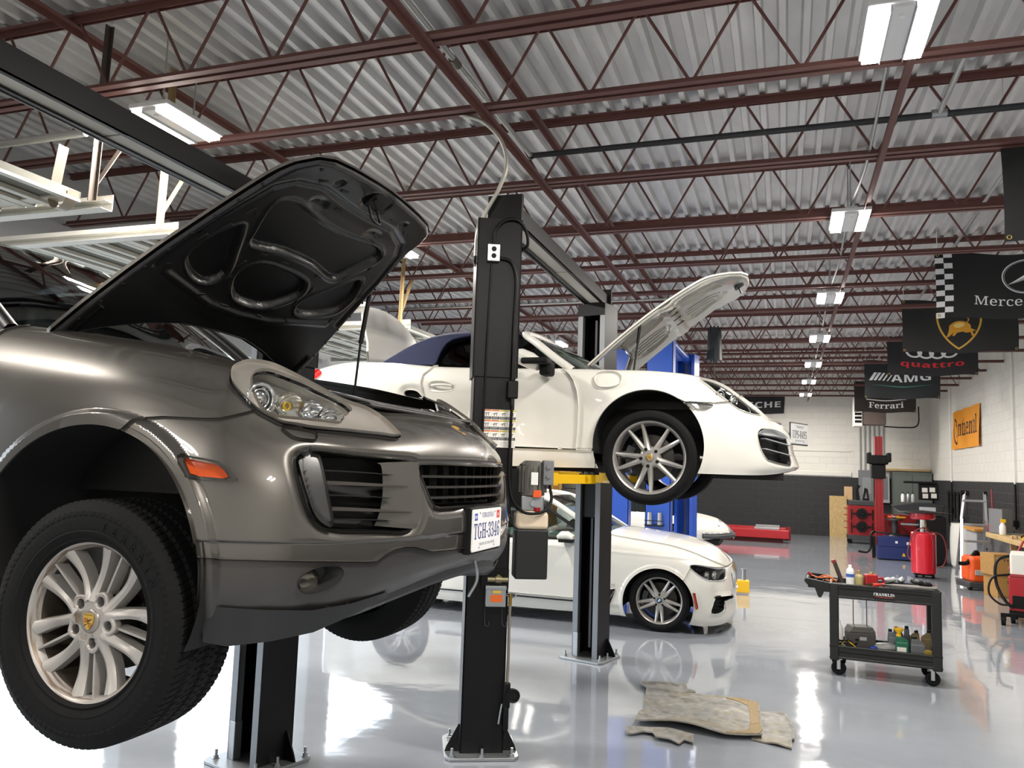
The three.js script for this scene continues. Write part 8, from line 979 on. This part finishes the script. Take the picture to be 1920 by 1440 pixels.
// wall fittings in the far right corner
{
  const t = thing('electrical_panel', 'grey electrical panel boxes on the far wall behind the red column', 'panel', [2.14, 1.05, ZF + 0.02]); part(t, 'cabinet', [rbox(0, 0.42, 0, 1.02, 0, 0.16, 0.008)], M.grey); const d = part(t, 'cabinet', [rbox(0.46, 0.86, 0.05, 0.98, 0, 0.18, 0.008)], M.lightGrey); part(d, 'door', [rbox(0.5, 0.8, 0.15, 0.85, 0.18, 0.19, 0.004)], M.grey); part(t, 'door', [rbox(0.1, 0.36, 0.3, 0.8, 0.16, 0.17, 0.004)], std('#8b9194', 0.5)); for (let k = 0; k < 5; k++) part(t, 'breaker', [box(0.6, 0.68, 0.3 + k * 0.09, 0.36 + k * 0.09, 0.19, 0.2)], M.black);
  for (let k = 0; k < 6; k++) solo('conduit_riser', 'pale conduit rising from the panel boxes to the roof, ' + ['first', 'second', 'third', 'fourth', 'fifth', 'sixth'][k] + ' from the left', 'conduit', [bar([0, 2.07, 0], [0, 4.6, 0], 0.022, 0.022, 10)], M.lightGrey, [2.2 + k * 0.13, 0, ZF + 0.06], 0, 'conduit risers');
}
solo('wood_shelf', 'narrow pale wooden shelf board above the grey cabinets in the corner', 'shelf', [box(-0.65, 0.65, 0, 0.06, 0, 0.3)], M.wood, [3.45, 2.08, ZF + 0.02]);
{ const t = thing('steel_locker', 'grey green steel locker below the wooden shelf', 'locker', [3.56, 0, ZF + 0.3]); part(t, 'body', [rbox(-0.5, 0.55, 0, 2.05, -0.26, 0.26, 0.01)], std('#5d655f', 0.5)); for (const x of [-0.47, 0.04]) part(t, 'door', [rbox(x, x + 0.48, 0.1, 1.95, 0.26, 0.275, 0.005)], std('#656d67', 0.5)); }
solo('wall_socket', 'beige socket plate on the dark far wall beside the tool cabinet', 'socket', [rbox(-0.12, 0.12, -0.2, 0.2, 0, 0.04, 0.01)], M.tan, [1.85, 1.35, ZF + 0.012]);
{ const t = thing('unit_heater', 'grey brown unit heater hung high by the far wall', 'heater', [2.1, 3.3, -25.1]); part(t, 'case', [rbox(0.0, 0.62, 0.05, 0.8, -0.3, 0.3, 0.02)], std('#6b5f59', 0.55)); part(t, 'louver_frame', [rbox(-0.22, 0.0, 0.0, 0.85, -0.32, 0.32, 0.01)], M.white); for (let k = 0; k < 6; k++) part(t, 'louver', [box(-0.2, -0.02, 0.1 + k * 0.11, 0.17 + k * 0.11, 0.32, 0.325)], M.black); part(t, 'hanger_rod', [bar([0.1, 0.8, 0], [0.1, 1.4, 0], 0.012), bar([0.5, 0.8, 0], [0.5, 1.4, 0], 0.012)], M.black); part(t, 'wall_bracket', [tube([[0.6, 0.02, 0], [1.1, 0.0, 0], [1.45, 0.05, 0], [1.5, 0.6, 0]], 0.018, 30)], M.black); }
for (const [z, l] of [[-23.5, 'far'], [-17.4, 'near']]) { const t = thing('wall_conduit', 'vertical conduit with black lower part on the right wall, ' + l + ' one', 'conduit', [XR - 0.04, 0, z], 0, 'right wall conduits'); part(t, 'upper_pipe', [bar([0, 1.8, 0], [0, 4.7, 0], 0.018, 0.018, 10)], M.white); part(t, 'lower_pipe', [bar([0, 0.95, 0], [0, 1.8, 0], 0.02, 0.02, 10), rbox(-0.06, 0.03, 1.0, 1.12, -0.06, 0.06, 0.01)], M.black); }
solo('plank', 'tall grey board leaning on the right wall above the bench', 'plank', [box(-0.02, 0.02, 0, 0.75, -0.35, 0.35)], std('#8a8171', 0.6), [XR - 0.1, 0.945, -15.2]);
solo('wall_tool', 'dark tool rack on the right wall near the corner', 'rack', [box(-0.05, 0, 0, 0.06, -1.2, 1.2), ...[-0.9, -0.5, -0.1, 0.4, 0.9].map((z) => bar([-0.06, 0.05, z], [-0.06, -0.6 - 0.2 * Math.abs(z), z], 0.03, 0.025, 10))], M.black, [XR - 0.02, 1.5, -22.8]);

renderer.render(scene, camera);
